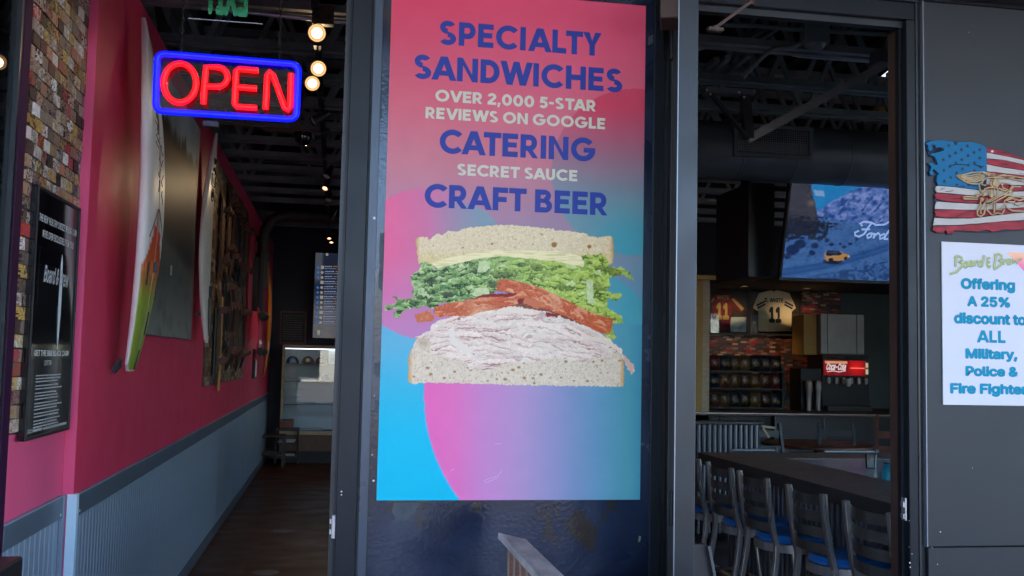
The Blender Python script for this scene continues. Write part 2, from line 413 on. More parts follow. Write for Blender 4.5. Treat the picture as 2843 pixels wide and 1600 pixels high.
pm('laminate', (.62, .70, .82), .22, var=(4, .06))
pm('corrugated', (.12, .13, .155), .34, metal=.5, var=(6, .15))
pm('brushed', (.60, .58, .55), .30, metal=.85, var=(30, .2), stretch=(1, 1, .1), rvar=(10, .1))
pm('slat_steel', (.10, .095, .085), .34, metal=.5, var=(12, .4))
pm('vinyl', (.02, .17, .55), .30, spec=.6, var=(3, .1), bump=(60, .08))
pm('white', (.80, .80, .79), .45)
pm('white_plastic', (.55, .56, .58), .4)
pm('board_white', (.62, .60, .56), .22, coat=.4, var=(3, .06))
pm('ink', (.012, .012, .016), .5)
pm('dark_ink', (.05, .02, .02), .5)
pm('grip_grey', (.16, .16, .15), .8, bump=(200, .6))
pm('steel_chip', (.55, .55, .55), .4); pm('tape', (.045, .052, .062), .5, spec=.3, var=(30, .35))
pm('truck', (.30, .26, .24), .38, metal=.8, var=(10, .3))
pm('wheel_brown', (.16, .055, .035), .5)
pm('wheel_dark', (.02, .02, .02), .5)
pm('stainless', (.34, .34, .34), .34, metal=.6, var=(5, .1))
pm('sign_blue', (.030, .046, .25), .40, spec=.14)
pm('sign_cream', (.56, .52, .41), .42, spec=.14)
pm('sign_teal', (.0, .235, .36), .45, spec=.15)
pm('logo_green', (.38, .41, .13), .45)
pm('logo_shadow', (.10, .16, .17), .5)
pm('foam_white', (.62, .595, .64), .5, spec=.2, var=(2, .015))
pm('flag_blue', (.0, .115, .25), .45, spec=.2, var=(60, .16), stretch=(1, 1, 14))
pm('flag_red', (.27, .012, .022), .4, spec=.2, var=(16, .45), stretch=(1, 1, 4))
pm('flag_white', (.44, .40, .37), .5, spec=.2, var=(8, .05))
pm('flag_hole', (.008, .014, .035), .7)
pm('tan_wood', (.42, .28, .13), .5, var=(30, .25))
pm('exit_green', (.045, .38, .17), .4)
pm('cap_stone', (.29, .27, .27), .75, var=(9, .35), bump=(60, .5), stretch=(2.2, .8, 1))
pm('batten', (.20, .15, .11), .7, var=(12, .2))
pm('infill', (.17, .062, .045), .85, var=(90, .6), bump=(150, 1.))
pm('navy_cloth', (.01, .02, .05), .8)
pm('blue_cloth', (.01, .07, .30), .7)
pm('grey_cloth', (.42, .42, .40), .8)
pm('hat_brown', (.09, .03, .02), .8)
pm('hat_patch', (.03, .22, .42), .6)
pm('paper', (.70, .78, .82), .6)
pm('paper_green', (.45, .60, .25), .6)
pm('jersey_tan', (.85, .62, .42), .8)
pm('jersey_red', (.18, .012, .022), .8)
pm('jersey_gold', (.50, .32, .11), .8)
pm('cup', (.45, .36, .32), .4, metal=.3)
pm('hotpink', (.75, .02, .06), .3, coat=.3)
pm('gold_board', (.55, .26, .05), .4)
pm('pipe', (.038, .028, .025), .55, var=(10, .3))
glass_mat('glass'); glass_mat('glass_dark', (.86, .88, .89))
em_mat('neon_blue', s2l((6, 16, 255)), EM*2.6)
em_mat('neon_red', s2l((255, 8, 18)), EM*3.0)
em_mat('bulb', (1., .74, .42), 1.5); em_mat('bulb_bloom', (1., .55, .22), .085)
em_mat('bulb_dim', (1., .66, .34), .6)
vc_mat('painted', .38); vc_mat('poster_print', .30, coat=0., spec=.16, bump=(7, .05)); vc_mat('board_print', .34, coat=0., spec=.3)
vc_mat('screen', .12, emit=EM*.95); vc_mat('metal_print', .42, spec=.14); vc_mat('bag_print', .35); pm('jersey_lamp', (.02,.02,.02), .5)
# tiles of the sticker mosaic: one picture each, from the object's own random number
def tile_mat():
    m = bpy.data.materials.new('mosaic_tile'); m.use_nodes = True; n = m.node_tree; b = n.nodes['Principled BSDF']; L = n.links.new
    oi = n.nodes.new('ShaderNodeObjectInfo'); tc = n.nodes.new('ShaderNodeTexCoord')
    def ramp(cols):
        r = n.nodes.new('ShaderNodeValToRGB'); r.color_ramp.interpolation = 'CONSTANT'
        for i, c in enumerate(cols):
            e = r.color_ramp.elements[i] if i < 2 else r.color_ramp.elements.new(i/len(cols))
            e.position = i/len(cols); e.color = (*c, 1)
        return r
    base = [s2l([min(255, q*1.13+8) for q in c]) for c in ((150,125,105),(120,100,85),(170,140,90),(60,45,42),(190,180,170),(140,110,60),(130,115,105),(35,28,30),
        (160,40,60),(165,135,75),(110,95,88),(205,200,195),(150,120,100),(120,96,82),(185,150,80),(100,85,75),(150,60,50),(140,125,115),(170,150,135),(40,32,32))]
    over = [s2l(c) for c in ((90,70,60),(200,190,180),(30,25,28),(170,130,60),(120,30,45),(210,205,200),(60,50,48),(190,90,40),(130,105,85),(30,30,60),(150,140,120),(20,18,20))]
    r1 = ramp(base); r2 = ramp(over); L(oi.outputs['Random'], r1.inputs[0])
    m7 = n.nodes.new('ShaderNodeMath'); m7.operation = 'MULTIPLY'; m7.inputs[1].default_value = 37.7; L(oi.outputs['Random'], m7.inputs[0])
    fr = n.nodes.new('ShaderNodeMath'); fr.operation = 'FRACT'; L(m7.outputs[0], fr.inputs[0]); L(fr.outputs[0], r2.inputs[0])
    mp = n.nodes.new('ShaderNodeMapping'); mp.inputs['Scale'].default_value = (1, 40, 52); L(tc.outputs['Object'], mp.inputs[0])
    cb = n.nodes.new('ShaderNodeCombineXYZ'); L(m7.outputs[0], cb.inputs[0]); L(m7.outputs[0], cb.inputs[1]); L(fr.outputs[0], cb.inputs[2]); L(cb.outputs[0], mp.inputs[1])
    nz = n.nodes.new('ShaderNodeTexNoise'); nz.inputs['Scale'].default_value = 1.3; nz.inputs['Detail'].default_value = 3; nz.inputs['Distortion'].default_value = 1.2
    L(mp.outputs[0], nz.inputs['Vector'])
    st = n.nodes.new('ShaderNodeMapRange'); st.inputs[1].default_value = .50; st.inputs[2].default_value = .54; L(nz.outputs[0], st.inputs[0])
    mx = n.nodes.new('ShaderNodeMix'); mx.data_type = 'RGBA'; L(st.outputs[0], mx.inputs[0]); L(r1.outputs[0], mx.inputs[6]); L(r2.outputs[0], mx.inputs[7])
    L(mx.outputs[2], b.inputs['Base Color']); b.inputs['Roughness'].default_value = .5; b.inputs['Specular IOR Level'].default_value = .3
    MATS['mosaic_tile'] = m
tile_mat()
# hot-rolled steel sheet behind the poster
def patina():
    m = bpy.data.materials.new('patina'); m.use_nodes = True; n = m.node_tree; b = n.nodes['Principled BSDF']; L = n.links.new
    tc = n.nodes.new('ShaderNodeTexCoord')
    def noise(sc, det, dist=0, st=(1, 1, 1)):
        mp = n.nodes.new('ShaderNodeMapping'); mp.inputs['Scale'].default_value = st; L(tc.outputs['Object'], mp.inputs[0])
        z = n.nodes.new('ShaderNodeTexNoise'); z.inputs['Scale'].default_value = sc; z.inputs['Detail'].default_value = det; z.inputs['Distortion'].default_value = dist
        L(mp.outputs[0], z.inputs['Vector']); return z
    a = noise(2.2, 8, .6); r = n.nodes.new('ShaderNodeValToRGB')
    r.color_ramp.elements[0].position = .40; r.color_ramp.elements[0].color = (.005, .010, .025, 1)
    r.color_ramp.elements[1].position = .62; r.color_ramp.elements[1].color = (.014, .024, .052, 1)
    L(a.outputs[0], r.inputs[0])
    c = noise(3.1, 7, 1.5, (1.6, 1, .8)); rr = n.nodes.new('ShaderNodeMapRange'); rr.inputs[1].default_value = .58; rr.inputs[2].default_value = .63; L(c.outputs[0], rr.inputs[0])
    mx = n.nodes.new('ShaderNodeMix'); mx.data_type = 'RGBA'; mx.inputs[7].default_value = (.026, .021, .018, 1); L(rr.outputs[0], mx.inputs[0]); L(r.outputs[0], mx.inputs[6])
    d = noise(7, 9, .8); dr = n.nodes.new('ShaderNodeMapRange'); dr.inputs[1].default_value = .70; dr.inputs[2].default_value = .73; L(d.outputs[0], dr.inputs[0])
    m2 = n.nodes.new('ShaderNodeMix'); m2.data_type = 'RGBA'; m2.inputs[7].default_value = (.10, .10, .09, 1); L(dr.outputs[0], m2.inputs[0]); L(mx.outputs[2], m2.inputs[6])
    L(m2.outputs[2], b.inputs['Base Color'])
    e = noise(4, 4); er = n.nodes.new('ShaderNodeMapRange'); er.inputs[1].default_value = .35; er.inputs[2].default_value = .65; er.inputs[3].default_value = .10; er.inputs[4].default_value = .30
    L(e.outputs[0], er.inputs[0]); L(er.outputs[0], b.inputs['Roughness']); b.inputs['Metallic'].default_value = .15; b.inputs['Specular IOR Level'].default_value = .7
    g = noise(70, 2); g2 = noise(1.2, 1)
    mm = n.nodes.new('ShaderNodeMath'); mm.operation = 'MULTIPLY_ADD'; mm.inputs[1].default_value = 6.; L(g2.outputs[0], mm.inputs[0]); L(g.outputs[0], mm.inputs[2])
    bp = n.nodes.new('ShaderNodeBump'); bp.inputs['Strength'].default_value = .42; bp.inputs['Distance'].default_value = .0018; L(mm.outputs[0], bp.inputs['Height']); L(bp.outputs[0], b.inputs['Normal'])
    MATS['patina'] = m
patina()
G = MATS
FY = 3.5                                                     # the shop front's plane
# ------------------------------------------------------------------ the setting
struct(part(MB().box(-400, 400, -400, 300, -.5, -.004), 'ground', G['asphalt']))
struct(part(MB().box(-14, 14, -3.2, 3.47, -.3, .0), 'pavement', G['street']))
fl = struct(part(MB().box(-3, 10.5, 3.47, 17, -.3, 0.004), 'floor', G['floor_stain']))
dm = MB()
for p in ((738, 1590), (782, 1475), (800, 1385), (830, 1331)):
    q = onZ(*p, .006); dm.lathe([(.10, 0), (.10, .003)], (q[0], q[1], .005), 20)
for k, p in enumerate(((738, 1590), (782, 1475))):
    q = onZ(*p, .006); tagd = single(MB().lathe([(.10, 0), (.095, .003)], (q[0], q[1], .005), 24), 'floor_decal', G['floor_disc'],
        ('round grey floor sticker just inside the left doorway, nearest the camera', 'round grey floor sticker further down the left corridor')[k], 'floor sticker', 'round stickers on the corridor floor')
struct(part(MB().box(-3, 10.5, 3.58, 16.35, 4.25, 4.4), 'ceiling', G['ceil_black']))
# left side: building shell so no daylight leaks round the shop
shell = thing('building_shell', 'dark building walls enclosing the sandwich shop behind its glazed front', 'building')
m = MB().box(-3.2, -3.0, 3.5, 17, 0, 4.4); m.box(10.5, 10.7, 3.5, 4.6, 0, 4.4); m.box(10.5, 10.7, 4.6, 9.5, 0, .6); m.box(10.5, 10.7, 4.6, 9.5, 3.1, 4.4); m.box(10.5, 10.7, 9.5, 17, 0, 4.4); m.box(-3.0, -1.3, 16.9, 17, 0, 4.4)
part(m, 'side_wall', G['back_wall'], shell)
part(MB().box(-3.2, -1.16, 3.5, 3.62, 0, 3.16), 'front_wall', G['wall_panel'], shell)
part(MB().box(-8, 12, 3.50, 3.62, 3.16, 5.2), 'parapet', G['stucco'], shell)
part(MB().box(-8, 12, 3.46, 3.50, 3.125, 3.30), 'stucco_band', G['stucco'], shell)
part(MB().box(-8, 12, 3.36, 3.50, 3.07, 3.095), 'drip_edge', G['frame_dark'], shell)
part(MB().box(-8, 12, 3.62, 16.4, 4.4, 4.6), 'roof', G['asphalt'], shell)
part(MB().box(2.9, 4.2, 3.521, 3.62, 0, 3.16).box(4.2, 10.7, 3.521, 3.62, 0, .45).box(10.3, 10.7, 3.521, 3.62, .45, 3.16).box(4.2, 10.3, 3.521, 3.62, 3.0, 3.16), 'inner_front_wall', G['black'], shell)
for y in (4.62, 6.26, 7.90): part(MB().box(10.58, 10.586, y, y+1.58, .6, 3.1), 'added_side_window', G['glass'], shell)  # unseen windows, added so daylight reaches the red wall
for y in (6.21, 7.85): part(MB().box(10.55, 10.62, y, y+.04, .6, 3.1), 'added_window_mullion', G['frame_paint'], shell)
for x in (4.2, 6.2, 8.2, 10.2): part(MB().box(x, x+.08, 3.53, 3.6, .45, 3.0), 'added_window_mullion', G['frame_paint'], shell)
for x in (4.28, 6.28, 8.28): part(MB().box(x, x+1.92, 3.56, 3.566, .45, 3.0), 'unseen_shop_window', G['glass'], shell)  # unseen front glazing, added to bring daylight into the rooms
can = thing('canopy', 'flat shade canopy over the pavement in front of the shop', 'canopy', (0, .6, 3.9))
part(MB().box(-14, 14, -2.5, 3.46, 3.92, 4.1), 'canopy_roof', G['soffit'], can)
part(MB().box(-14, 14, -2.56, -2.5005, 3.88, 4.16), 'fascia', G['frame_dark'], can)
for x in (-9, 9): part(MB().box(x-.08, x+.08, -2.48, -2.32, 0, 3.92), 'post', G['frame_dark'], can)
part(MB().box(.52, .70, -2.48, -2.30, 0, 3.92), 'post', pm('post_pale', (.55, .50, .45), .7, var=(5, .1)), can)  # pale post added for its reflection in the steel sheet
sb_ = thing('blue_reflection_banner', 'unseen blue fabric banner on a steel pole, added for its reflection in the pier', 'banner', (2.2, -3.0, 0))  # out of view; added to put a blue reflection into the steel sheet
part(MB().tube([(2.2, -3.0, 0), (2.2, -3.0, 2.6)], .025, 10), 'pole', G['frame_silver'], sb_, smooth=True)
part(MB().box(2.02, 2.38, -2.972, -2.966, .9, 2.5), 'banner', pm('banner_blue', (.02, .12, .45), .6), sb_)
ob = thing('unseen_shop_row', 'unseen low tan row of shops across the car park, added for reflections', 'building', (4, -34, 0))  # behind the camera; added to give the glossy metal something to reflect
part(MB().box(-26, 34, -44, -34, 0, 5.6), 'wall', G['stucco'], ob); part(MB().box(-26.4, 34.4, -44, -33.4, 5.6, 6.1), 'parapet', G['frame_dark'], ob)
for k in range(12): part(MB().box(-24+k*4.9, -20.6+k*4.9, -33.99, -33.9, .3, 3.2), 'unseen_shop_window', G['black_gloss'], ob)

# ---- back walls, right room
part_w = thing('serving_wall', 'dark teal rear wall of the bar room behind the drinks machine', 'wall', (6, 14.8, 0))
part(MB().box(5.0, 10.5, 14.75, 14.9, 0, 4.25), 'wall_face', G['teal_wall'], part_w)
xs_ = 1.2; sw_ = MB().box(1.2, 4.999, 14.75, 14.9, 1.701, 4.25).box(1.2, 4.999, 14.75, 14.9, 0, .149)
for (a_, b_) in ((1.34, 1.40), (1.72, 1.77), (2.06, 2.11), (2.44, 2.48)):
    sw_.box(xs_, a_, 14.75, 14.9, .15, 1.70); xs_ = b_
    part(MB().box(a_, b_, 14.83, 14.836, .15, 1.70), 'rear_window_pane', G['glass'], part_w)
sw_.box(xs_, 4.999, 14.75, 14.9, .15, 1.70)
part(sw_, 'window_surround', G['teal_wall'], part_w)
bw = thing('corridor_end_wall', 'dark blue wall closing the far end of the left corridor', 'wall', (0, 16.25, 0))
part(MB().box(-1.3, 1.3, 16.2, 16.35, 0, 4.25), 'wall_face', G['back_wall'], bw)
part(MB().box(1.2, 1.3, 14.905, 16.199, 0, 4.25), 'return_wall', G['black'], bw)
blk = thing('ceiling_bulkhead', 'black dropped bulkhead above the serving counter behind the television', 'bulkhead', (6, 12.6, 2.7))
part(MB().box(1.3, 10.5, 12.3, 14.7, 2.80, 4.2), 'bulkhead_box', G['ceil_black'], blk)
a = onY(1925, 768, 12.28); b_ = onY(2093, 772, 12.28)
part(MB().box(a[0]-.3, b_[0], 12.26, 12.3, a[2]-.035, a[2]+.02), 'gold_trim', G['ochre'], blk)

# ---- left wall of the corridor: near wall (with mosaic) and long red wall
XW1, XW2, YJ = -1.07, -1.025, 4.335
near = thing('near_pink_wall', 'short pink wall just inside the left door carrying the sticker mosaic', 'wall', (XW1, 3.9, 0))
part(MB().box(XW1-.1, XW1, 3.56, YJ, 0, 3.9), 'wall_face', G['pink'], near)
long_ = thing('long_red_wall', 'long red painted corridor wall hung with surfboards and skateboards', 'wall', (XW2, 9.5, 0))
part(MB().box(XW2-.14, XW2, YJ, 16.2, 0, 3.38), 'wall_face', G['red_wall'], long_)
part(MB().box(XW1+.0005, XW2-.0015, YJ-.004, YJ, 0, 3.4), 'end_face', G['pink'], long_)
part(MB().box(XW2-.14, XW2-.1, 3.6, 16.2, 3.38, 4.25), 'upper_wall', G['joist'], long_)

# ---- wainscots: slat by slat
def wainscot(name, label, x, y0, y1, ztop, pitch, yfar, base=.10):
    t = thing(name, label, 'wainscot', (x, (y0+y1)/2, 0))
    ox, oy, oz = ORG[t.name]
    sl = MB().add([(0, .005, base), (.007, .008, base), (.007, pitch-.006, base), (0, pitch-.004, base),
                   (0, .005, ztop-.09), (.007, .008, ztop-.09), (.007, pitch-.006, ztop-.09), (0, pitch-.004, ztop-.09)],
                  [(0,1,5,4),(1,2,6,5),(2,3,7,6),(4,5,6,7),(3,2,1,0)]).mesh('slat')
    sl.materials.append(G['slat_paint'])
    y = y0; n = 0
    while y+pitch < min(y1, yfar):
        o = link('slat', sl, None, t); o.location = (.001, y-oy, 0); y += pitch; n += 1
    if yfar < y1:
        m = MB()
        while y+pitch < y1:
            m.add([(x, y+.002, base), (x+.007, y+.005, base), (x+.007, y+pitch-.005, base), (x, y+pitch-.002, base),
                   (x, y+.002, ztop-.09), (x+.007, y+.005, ztop-.09), (x+.007, y+pitch-.005, ztop-.09), (x, y+pitch-.002, ztop-.09)],
                  [(0,1,5,4),(1,2,6,5),(2,3,7,6),(4,5,6,7),(3,2,1,0)]); y += pitch
        o = part(m, 'far_slats', G['slat_paint'], t); o['kind'] = 'stuff'
    part(MB().box(x+.0003, x+.0008, y0, y1, base, ztop-.09), 'backing', G['black'], t)
    part(MB().box(x+.001, x+.014, y0, y1, ztop-.092, ztop-.006), 'cap_rail', G['trim_blue'], t, bevel=.002)
    part(MB().box(x+.001, x+.017, y0, y1, ztop-.006, ztop), 'cap_lip', G['slat_paint'], t)
    part(MB().box(x+.001, x+.013, y0, y1, .004, base), 'skirting', G['trim_blue'], t, bevel=.002)
    return t
w1 = wainscot('near_wainscot', 'blue grey slatted wainscot below the sticker mosaic, nearest the door', XW1, 3.58, YJ-.03, 1.045, .0635, 9)
part(MB().box(XW1+.001, XW1+.018, YJ-.028, YJ-.006, 0, 1.043), 'end_trim', G['slat_paint'], w1)
w2 = wainscot('long_wainscot', 'long blue grey slatted wainscot running down the red corridor wall', XW2, YJ+.03, 16.1, 1.043, .0575, 9.5)
part(MB().box(XW2-.022, XW2+.016, YJ-.012, YJ+.028, 0, 1.044), 'corner_strip', G['corner_metal'], w2, bevel=.002)
for z in (.97,):
    for xx, yy, pp in ((XW1+.013, YJ-.06, w1), (XW2+.013, YJ+.05, w2)):
        part(MB().lathe([(.006, 0), (.005, .004)], (xx, yy, z), 10, (1, 0, 0)), 'screw', G['steel_chip'], pp)

# ---- sticker mosaic on the near wall
mo = thing('sticker_mosaic', 'patchwork of small wooden sticker tiles covering the near wall by the door', 'mosaic', (XW1, 3.95, 1.34))
part(MB().box(XW1+.0005, XW1+.004, 3.60, YJ-.012, 1.335, 3.26), 'grout', G['wood_dark'], mo)
tw, th = .0800, .0475
tile_me = []
for k in range(5):
    t_ = .005+.0011*k
    q = MB().box(0, t_, -tw/2+.0030, tw/2-.0030, -th/2+.0022, th/2-.0022).mesh('tile'); q.materials.append(G['mosaic_tile']); tile_me.append(q)
ox, oy, oz = ORG[mo.name]; random.seed(11)
nr = int((3.26-1.34)/th)
for r in range(nr):
    z = 1.34+th/2+r*th
    for c in range(-1, 10):
        y = 3.60+tw/2+c*tw+(tw/2 if r % 2 else 0)
        lo, hi = max(3.60, y-tw/2), min(YJ-.012, y+tw/2)
        if hi-lo < .02: continue
        if 3.70 < y < 4.20 and 1.36 < z < 2.15: continue
        o = link('tile', tile_me[random.randrange(5)], None, mo)
        w = (hi-lo)/tw; o.location = (.004, (lo+hi)/2-oy, z-oz+random.uniform(-.001, .001)); o.scale = (1, w*.985, 1)
        o.rotation_euler = (random.uniform(-.025, .025), 0, 0)

# ------------------------------------------------------------------ poster panel between the two doors
col = thing('poster_pier', 'steel clad pier between the two doorways, patchy dark sheet in a grey frame', 'pier', (.6, FY, 0))
part(MB().box(.125, 1.125, FY, FY+.02, 0, 3.07), 'steel_sheet', G['patina'], col)
part(MB().box(.018, .087, FY-.012, FY+.10, 0, 3.07), 'jamb', G['frame_paint'], col, bevel=.002)
part(MB().box(-.004, .018, FY+.028, FY+.07, 0, 3.07), 'door_stop', G['frame_dark'], col)
part(MB().box(.010, .018, FY-.002, FY+.018, 0, 3.07), 'door_stop', G['frame_paint'], col)
part(MB().box(.0875, .0935, FY-.004, FY+.02, 0, 3.07), 'joint', G['rubber'], col)
part(MB().box(.094, .1245, FY-.014, FY+.02, 0, 3.07), 'angle_trim', G['frame_silver'], col, bevel=.0015)
part(MB().box(1.1255, 1.16, FY-.010, FY+.02, 0, 3.07), 'angle_trim', G['frame_paint'], col, bevel=.0015)
part(MB().box(1.16, 1.20, FY+.04, FY+.10, 0, 3.07), 'rebate', G['frame_dark'], col)
part(MB().box(1.195, 1.235, FY+.001, FY+.10, 0, 3.07), 'hinge_jamb', G['frame_dark'], col, bevel=.002)
part(MB().box(.0185, 1.19, FY+.10, FY+.14, 0, 3.16), 'pier_back', G['black'], col)
# latch keep on the jamb
kp = part(MB().box(.004, .0175, FY-.012, FY+.03, 1.005, 1.085), 'latch_keep', G['galv'], col, bevel=.002)
part(MB().box(-.002, .005, FY-.008, FY+.005, 1.02, 1.035).box(-.002, .005, FY-.008, FY+.005, 1.055, 1.07), 'latch_lug', G['galv'], kp)
chip = MB()
for (px, py, r) in ((948, 1365, .003), (948, 1374, .0025), (1039, 606, .005), (1037, 1335, .004), (1039, 1099, .002), (1033, 1263, .002)):
    q = onY(px, py, FY-.0125); chip.lathe([(r, 0), (r*.7, -.0008)], (q[0], FY-.0142, q[2]), 9, (0, 1, 0))
part(chip, 'paint_chip', G['steel_chip'], col)
# remains of masking tape and glue round the poster
for nm_, pts in (('tape_residue', [(1056,648),(1068,646),(1070,700),(1066,730),(1060,812),(1052,800),(1050,790),(1054,740),(1053,690)]), ('tape_residue', [(1040,1008),(1052,1006),(1060,1018),(1058,1046),(1046,1050),(1038,1034)]),
                 ('tape_residue', [(1094,1396),(1176,1396),(1158,1410),(1140,1436),(1120,1452),(1104,1452),(1098,1440),(1088,1420)]), ('tape_residue', [(1046,150),(1060,150),(1059,330),(1046,330)]),
                 ('tape_residue', [(1800,104),(1814,96),(1812,120),(1800,128)]), ('glue_spot', [(1774,1488),(1780,1490),(1777,1504),(1772,1506)]), ('tape_residue', [(1040,1110),(1050,1112),(1049,1150),(1041,1146)])):
    P3 = [onY(x, y, FY-.0004) for x, y in pts]
    part(MB().prism(P3, (0, -.0004, 0)), nm_, G['tape'] if nm_ == 'tape_residue' else G['batten'], col)
# the header over everything
hd = thing('door_header', 'grey steel header beam running over both doorways', 'header', (.6, FY, 3.0))
part(MB().box(1.2355, 2.180, FY-.006, FY+.10, 2.978, 3.045), 'right_header', G['frame_paint'], hd, bevel=.002)
part(MB().box(1.2355, 2.180, FY+.02, FY+.06, 2.952, 2.978), 'head_stop', G['leaf_paint'], hd)
part(MB().box(1.2355, 2.180, FY-.02, FY+.1, 3.0455, 3.054), 'drip_lip', G['leaf_paint'], hd)
part(MB().box(-1.16, .0175, FY, FY+.10, 2.99, 3.045), 'left_header', G['frame_paint'], hd, bevel=.002)
part(MB().box(-1.16, 2.9, FY+.01, FY+.10, 3.0545, 3.16), 'fascia_panel', G['frame_dark'], hd)

# right jamb of the bar doorway
rj = thing('right_door_jamb', 'dark steel jamb on the right side of the bar doorway with its latch keep', 'door frame', (2.16, FY, 0))
part(MB().box(2.144, 2.181, FY-.006, FY+.10, 0, 2.977), 'jamb_face', G['frame_paint'], rj, bevel=.002)
part(MB().box(2.132, 2.1435, FY+.030, FY+.055, 0, 2.95), 'door_stop', G['frame_paint'], rj)
part(MB().box(2.134, 2.1435, FY+.0555, FY+.11, 0, 2.95), 'rebate', G['brown_metal'], rj)
part(MB().box(2.181, 2.189, FY-.010, FY+.02, 0, 3.045), 'edge_bead', G['leaf_paint'], rj, bevel=.001)
k2 = part(MB().box(2.128, 2.134, FY-.002, FY+.026, 1.05, 1.135), 'latch_keep', G['galv'], rj, bevel=.001)
part(MB().box(2.122, 2.129, FY+.002, FY+.02, 1.058, 1.075).box(2.122, 2.129, FY+.002, FY+.02, 1.10, 1.12), 'latch_lug', G['galv'], k2)

# wall panels right of it
rw = thing('right_wall_panels', 'flat dark grey metal wall panels beside the bar doorway carrying the signs', 'wall', (3, FY, 0))
part(MB().box(2.2195, 4.0, FY, FY+.02, .953, 3.066), 'upper_panel', G['wall_panel'], rw, bevel=.002)
part(MB().box(2.2235, 4.0, FY+.001, FY+.02, 0, .949), 'lower_panel', G['wall_panel'], rw, bevel=.002)
part(MB().box(2.2155, 2.2192, FY-.004, FY+.02, .953, 3.066), 'edge_trim', G['edge_bright'], rw)
part(MB().box(2.190, 2.215, FY+.025, FY+.1, 0, 3.066), 'shadow_gap', G['rubber'], rw)
part(MB().box(2.2195, 4.0, FY-.012, FY, 3.058, 3.0695), 'head_trim', G['frame_paint'], rw)
part(MB().box(2.2, 2.89, FY+.021, FY+.12, 0, 3.066), 'backing', G['black'], rw)

cm = MB()
for (px, py, r) in ((2611, 1477, .0028), (2588, 1520.5, .0022), (2603, 1567, .002), (2652, 540, .0012), (2700, 1300, .0014), (2690, 90, .0014)):
    q = onY(px, py, FY-.0005); cm.lathe([(r, 0), (r*.6, -.0006)], (q[0], FY-.0008, q[2]), 8, (0, 1, 0))
part(cm, 'paint_chip', G['steel_chip'], rw)
cm = MB()
for (px, py, r) in ((2526, 1563, .0034), (2527, 1575, .0028), (2524, 1446, .0016), (2524, 1519, .0016), (2532, 1538, .0020)):
    q = onY(px, py, FY-.0065); cm.lathe([(r, 0), (r*.6, -.0006)], (q[0], FY-.0070, q[2]), 8, (0, 1, 0))
part(cm, 'paint_chip', G['steel_chip'], rj)
# left jamb / open glass leaf with push bar
lj = thing('left_door_jamb', 'steel jamb of the left doorway beside the mosaic, neon purple in its colour', 'door frame', (-1.06, FY, 0))
part(MB().box(-1.14, -1.066, FY, FY+.06, 0, 2.99), 'jamb_face', G['purple'], lj, bevel=.002)
part(MB().box(-1.16, -1.0715, FY+.08, FY+.1, 0, 2.99), 'rebate', G['frame_dark'], lj)
ld = thing('open_glass_door', 'open glass door leaf with dark frame at the left edge, swung outward', 'door', (-1.06, 3.44, 0))
yl0, yl1 = 2.42, 3.485
part(MB().box(-1.075, -1.030, yl1-.075, yl1, .02, 2.96), 'hinge_stile', G['purple'], ld, bevel=.003)
part(MB().box(-1.066, -1.034, yl1-.096, yl1-.0755, .02, 2.96), 'glazing_bead', G['leaf_paint'], ld)
part(MB().box(-1.075, -1.030, yl0, yl0+.09, .02, 2.96), 'lock_stile', G['frame_dark'], ld, bevel=.003)
part(MB().box(-1.075, -1.030, yl0+.09, yl1-.0965, 2.93, 2.96), 'top_rail', G['leaf_paint'], ld)
part(MB().box(-1.075, -1.030, yl0+.09, yl1-.0965, .02, .25), 'bottom_rail', G['frame_dark'], ld)
part(MB().box(-1.056, -1.050, yl0+.09, yl1-.0965, .25, 2.93), 'pane', G['glass_dark'], ld)
hb = part(MB().box(-1.03, -.932, yl0+.2, 3.36, .905, .985), 'push_bar', G['frame_dark'], ld, bevel=.006)
part(MB().box(-1.0295, -.945, 3.3605, 3.366, .912, .978), 'end_cap', G['leaf_paint'], hb, bevel=.002)

# open door leaf seen edge-on, right of the pier
dvec = np.array([1905-1421.5, 0]); e0 = onY(1905, 800, 3.44); e1 = onY(1905, 800, 2.75)
ang = math.atan2(e1[0]-e0[0], e1[1]-e0[1])
leaf = thing('edge_on_door_leaf', 'open door leaf seen edge-on between the poster pier and the bar doorway', 'door', (float(e0[0]), 3.44, 0))
u_ = np.array([e1[0]-e0[0], e1[1]-e0[1], 0]); u_ /= np.linalg.norm(u_); w_ = np.array([-u_[1], u_[0], 0])
def lp(a, b, z): return np.array([e0[0], 3.44, 0])+u_*a+w_*b+np.array([0, 0, z])
def lbox(a0, a1, b0, b1, z0, z1):
    return MB().add([lp(a0,b0,z0),lp(a1,b0,z0),lp(a1,b1,z0),lp(a0,b1,z0),lp(a0,b0,z1),lp(a1,b0,z1),lp(a1,b1,z1),lp(a0,b1,z1)],
              [(0,3,2,1),(4,5,6,7),(0,1,5,4),(1,2,6,5),(2,3,7,6),(3,0,4,7)])
LE = .62; HT = .0305
part(lbox(LE-.10, LE, -HT, HT, .02, 2.97), 'leading_stile', G['leaf_paint'], leaf, bevel=.002)
part(lbox(LE, LE+.0022, -HT*1.0, -HT*.9, .02, 2.97), 'edge_strip', G['edge_bright'], leaf)
part(lbox(.0, .08, -HT*.8, HT*.8, .02, 2.97), 'hinge_stile', G['frame_paint'], leaf, bevel=.002)
part(lbox(.08, LE-.10, -.012, .012, .02, .30), 'bottom_rail', G['frame_paint'], leaf)
part(lbox(.08, LE-.10, -.012, .012, 2.87, 2.97), 'top_rail', G['frame_paint'], leaf)
part(lbox(.08, LE-.10, -.003, .003, .30, 2.87), 'pane', G['glass'], leaf)
hg = thing('hinge', 'black barrel hinge low on the jamb beside the edge-on door leaf', 'hinge')
del hg['category'], hg['label']; bpy.data.objects.remove(hg)
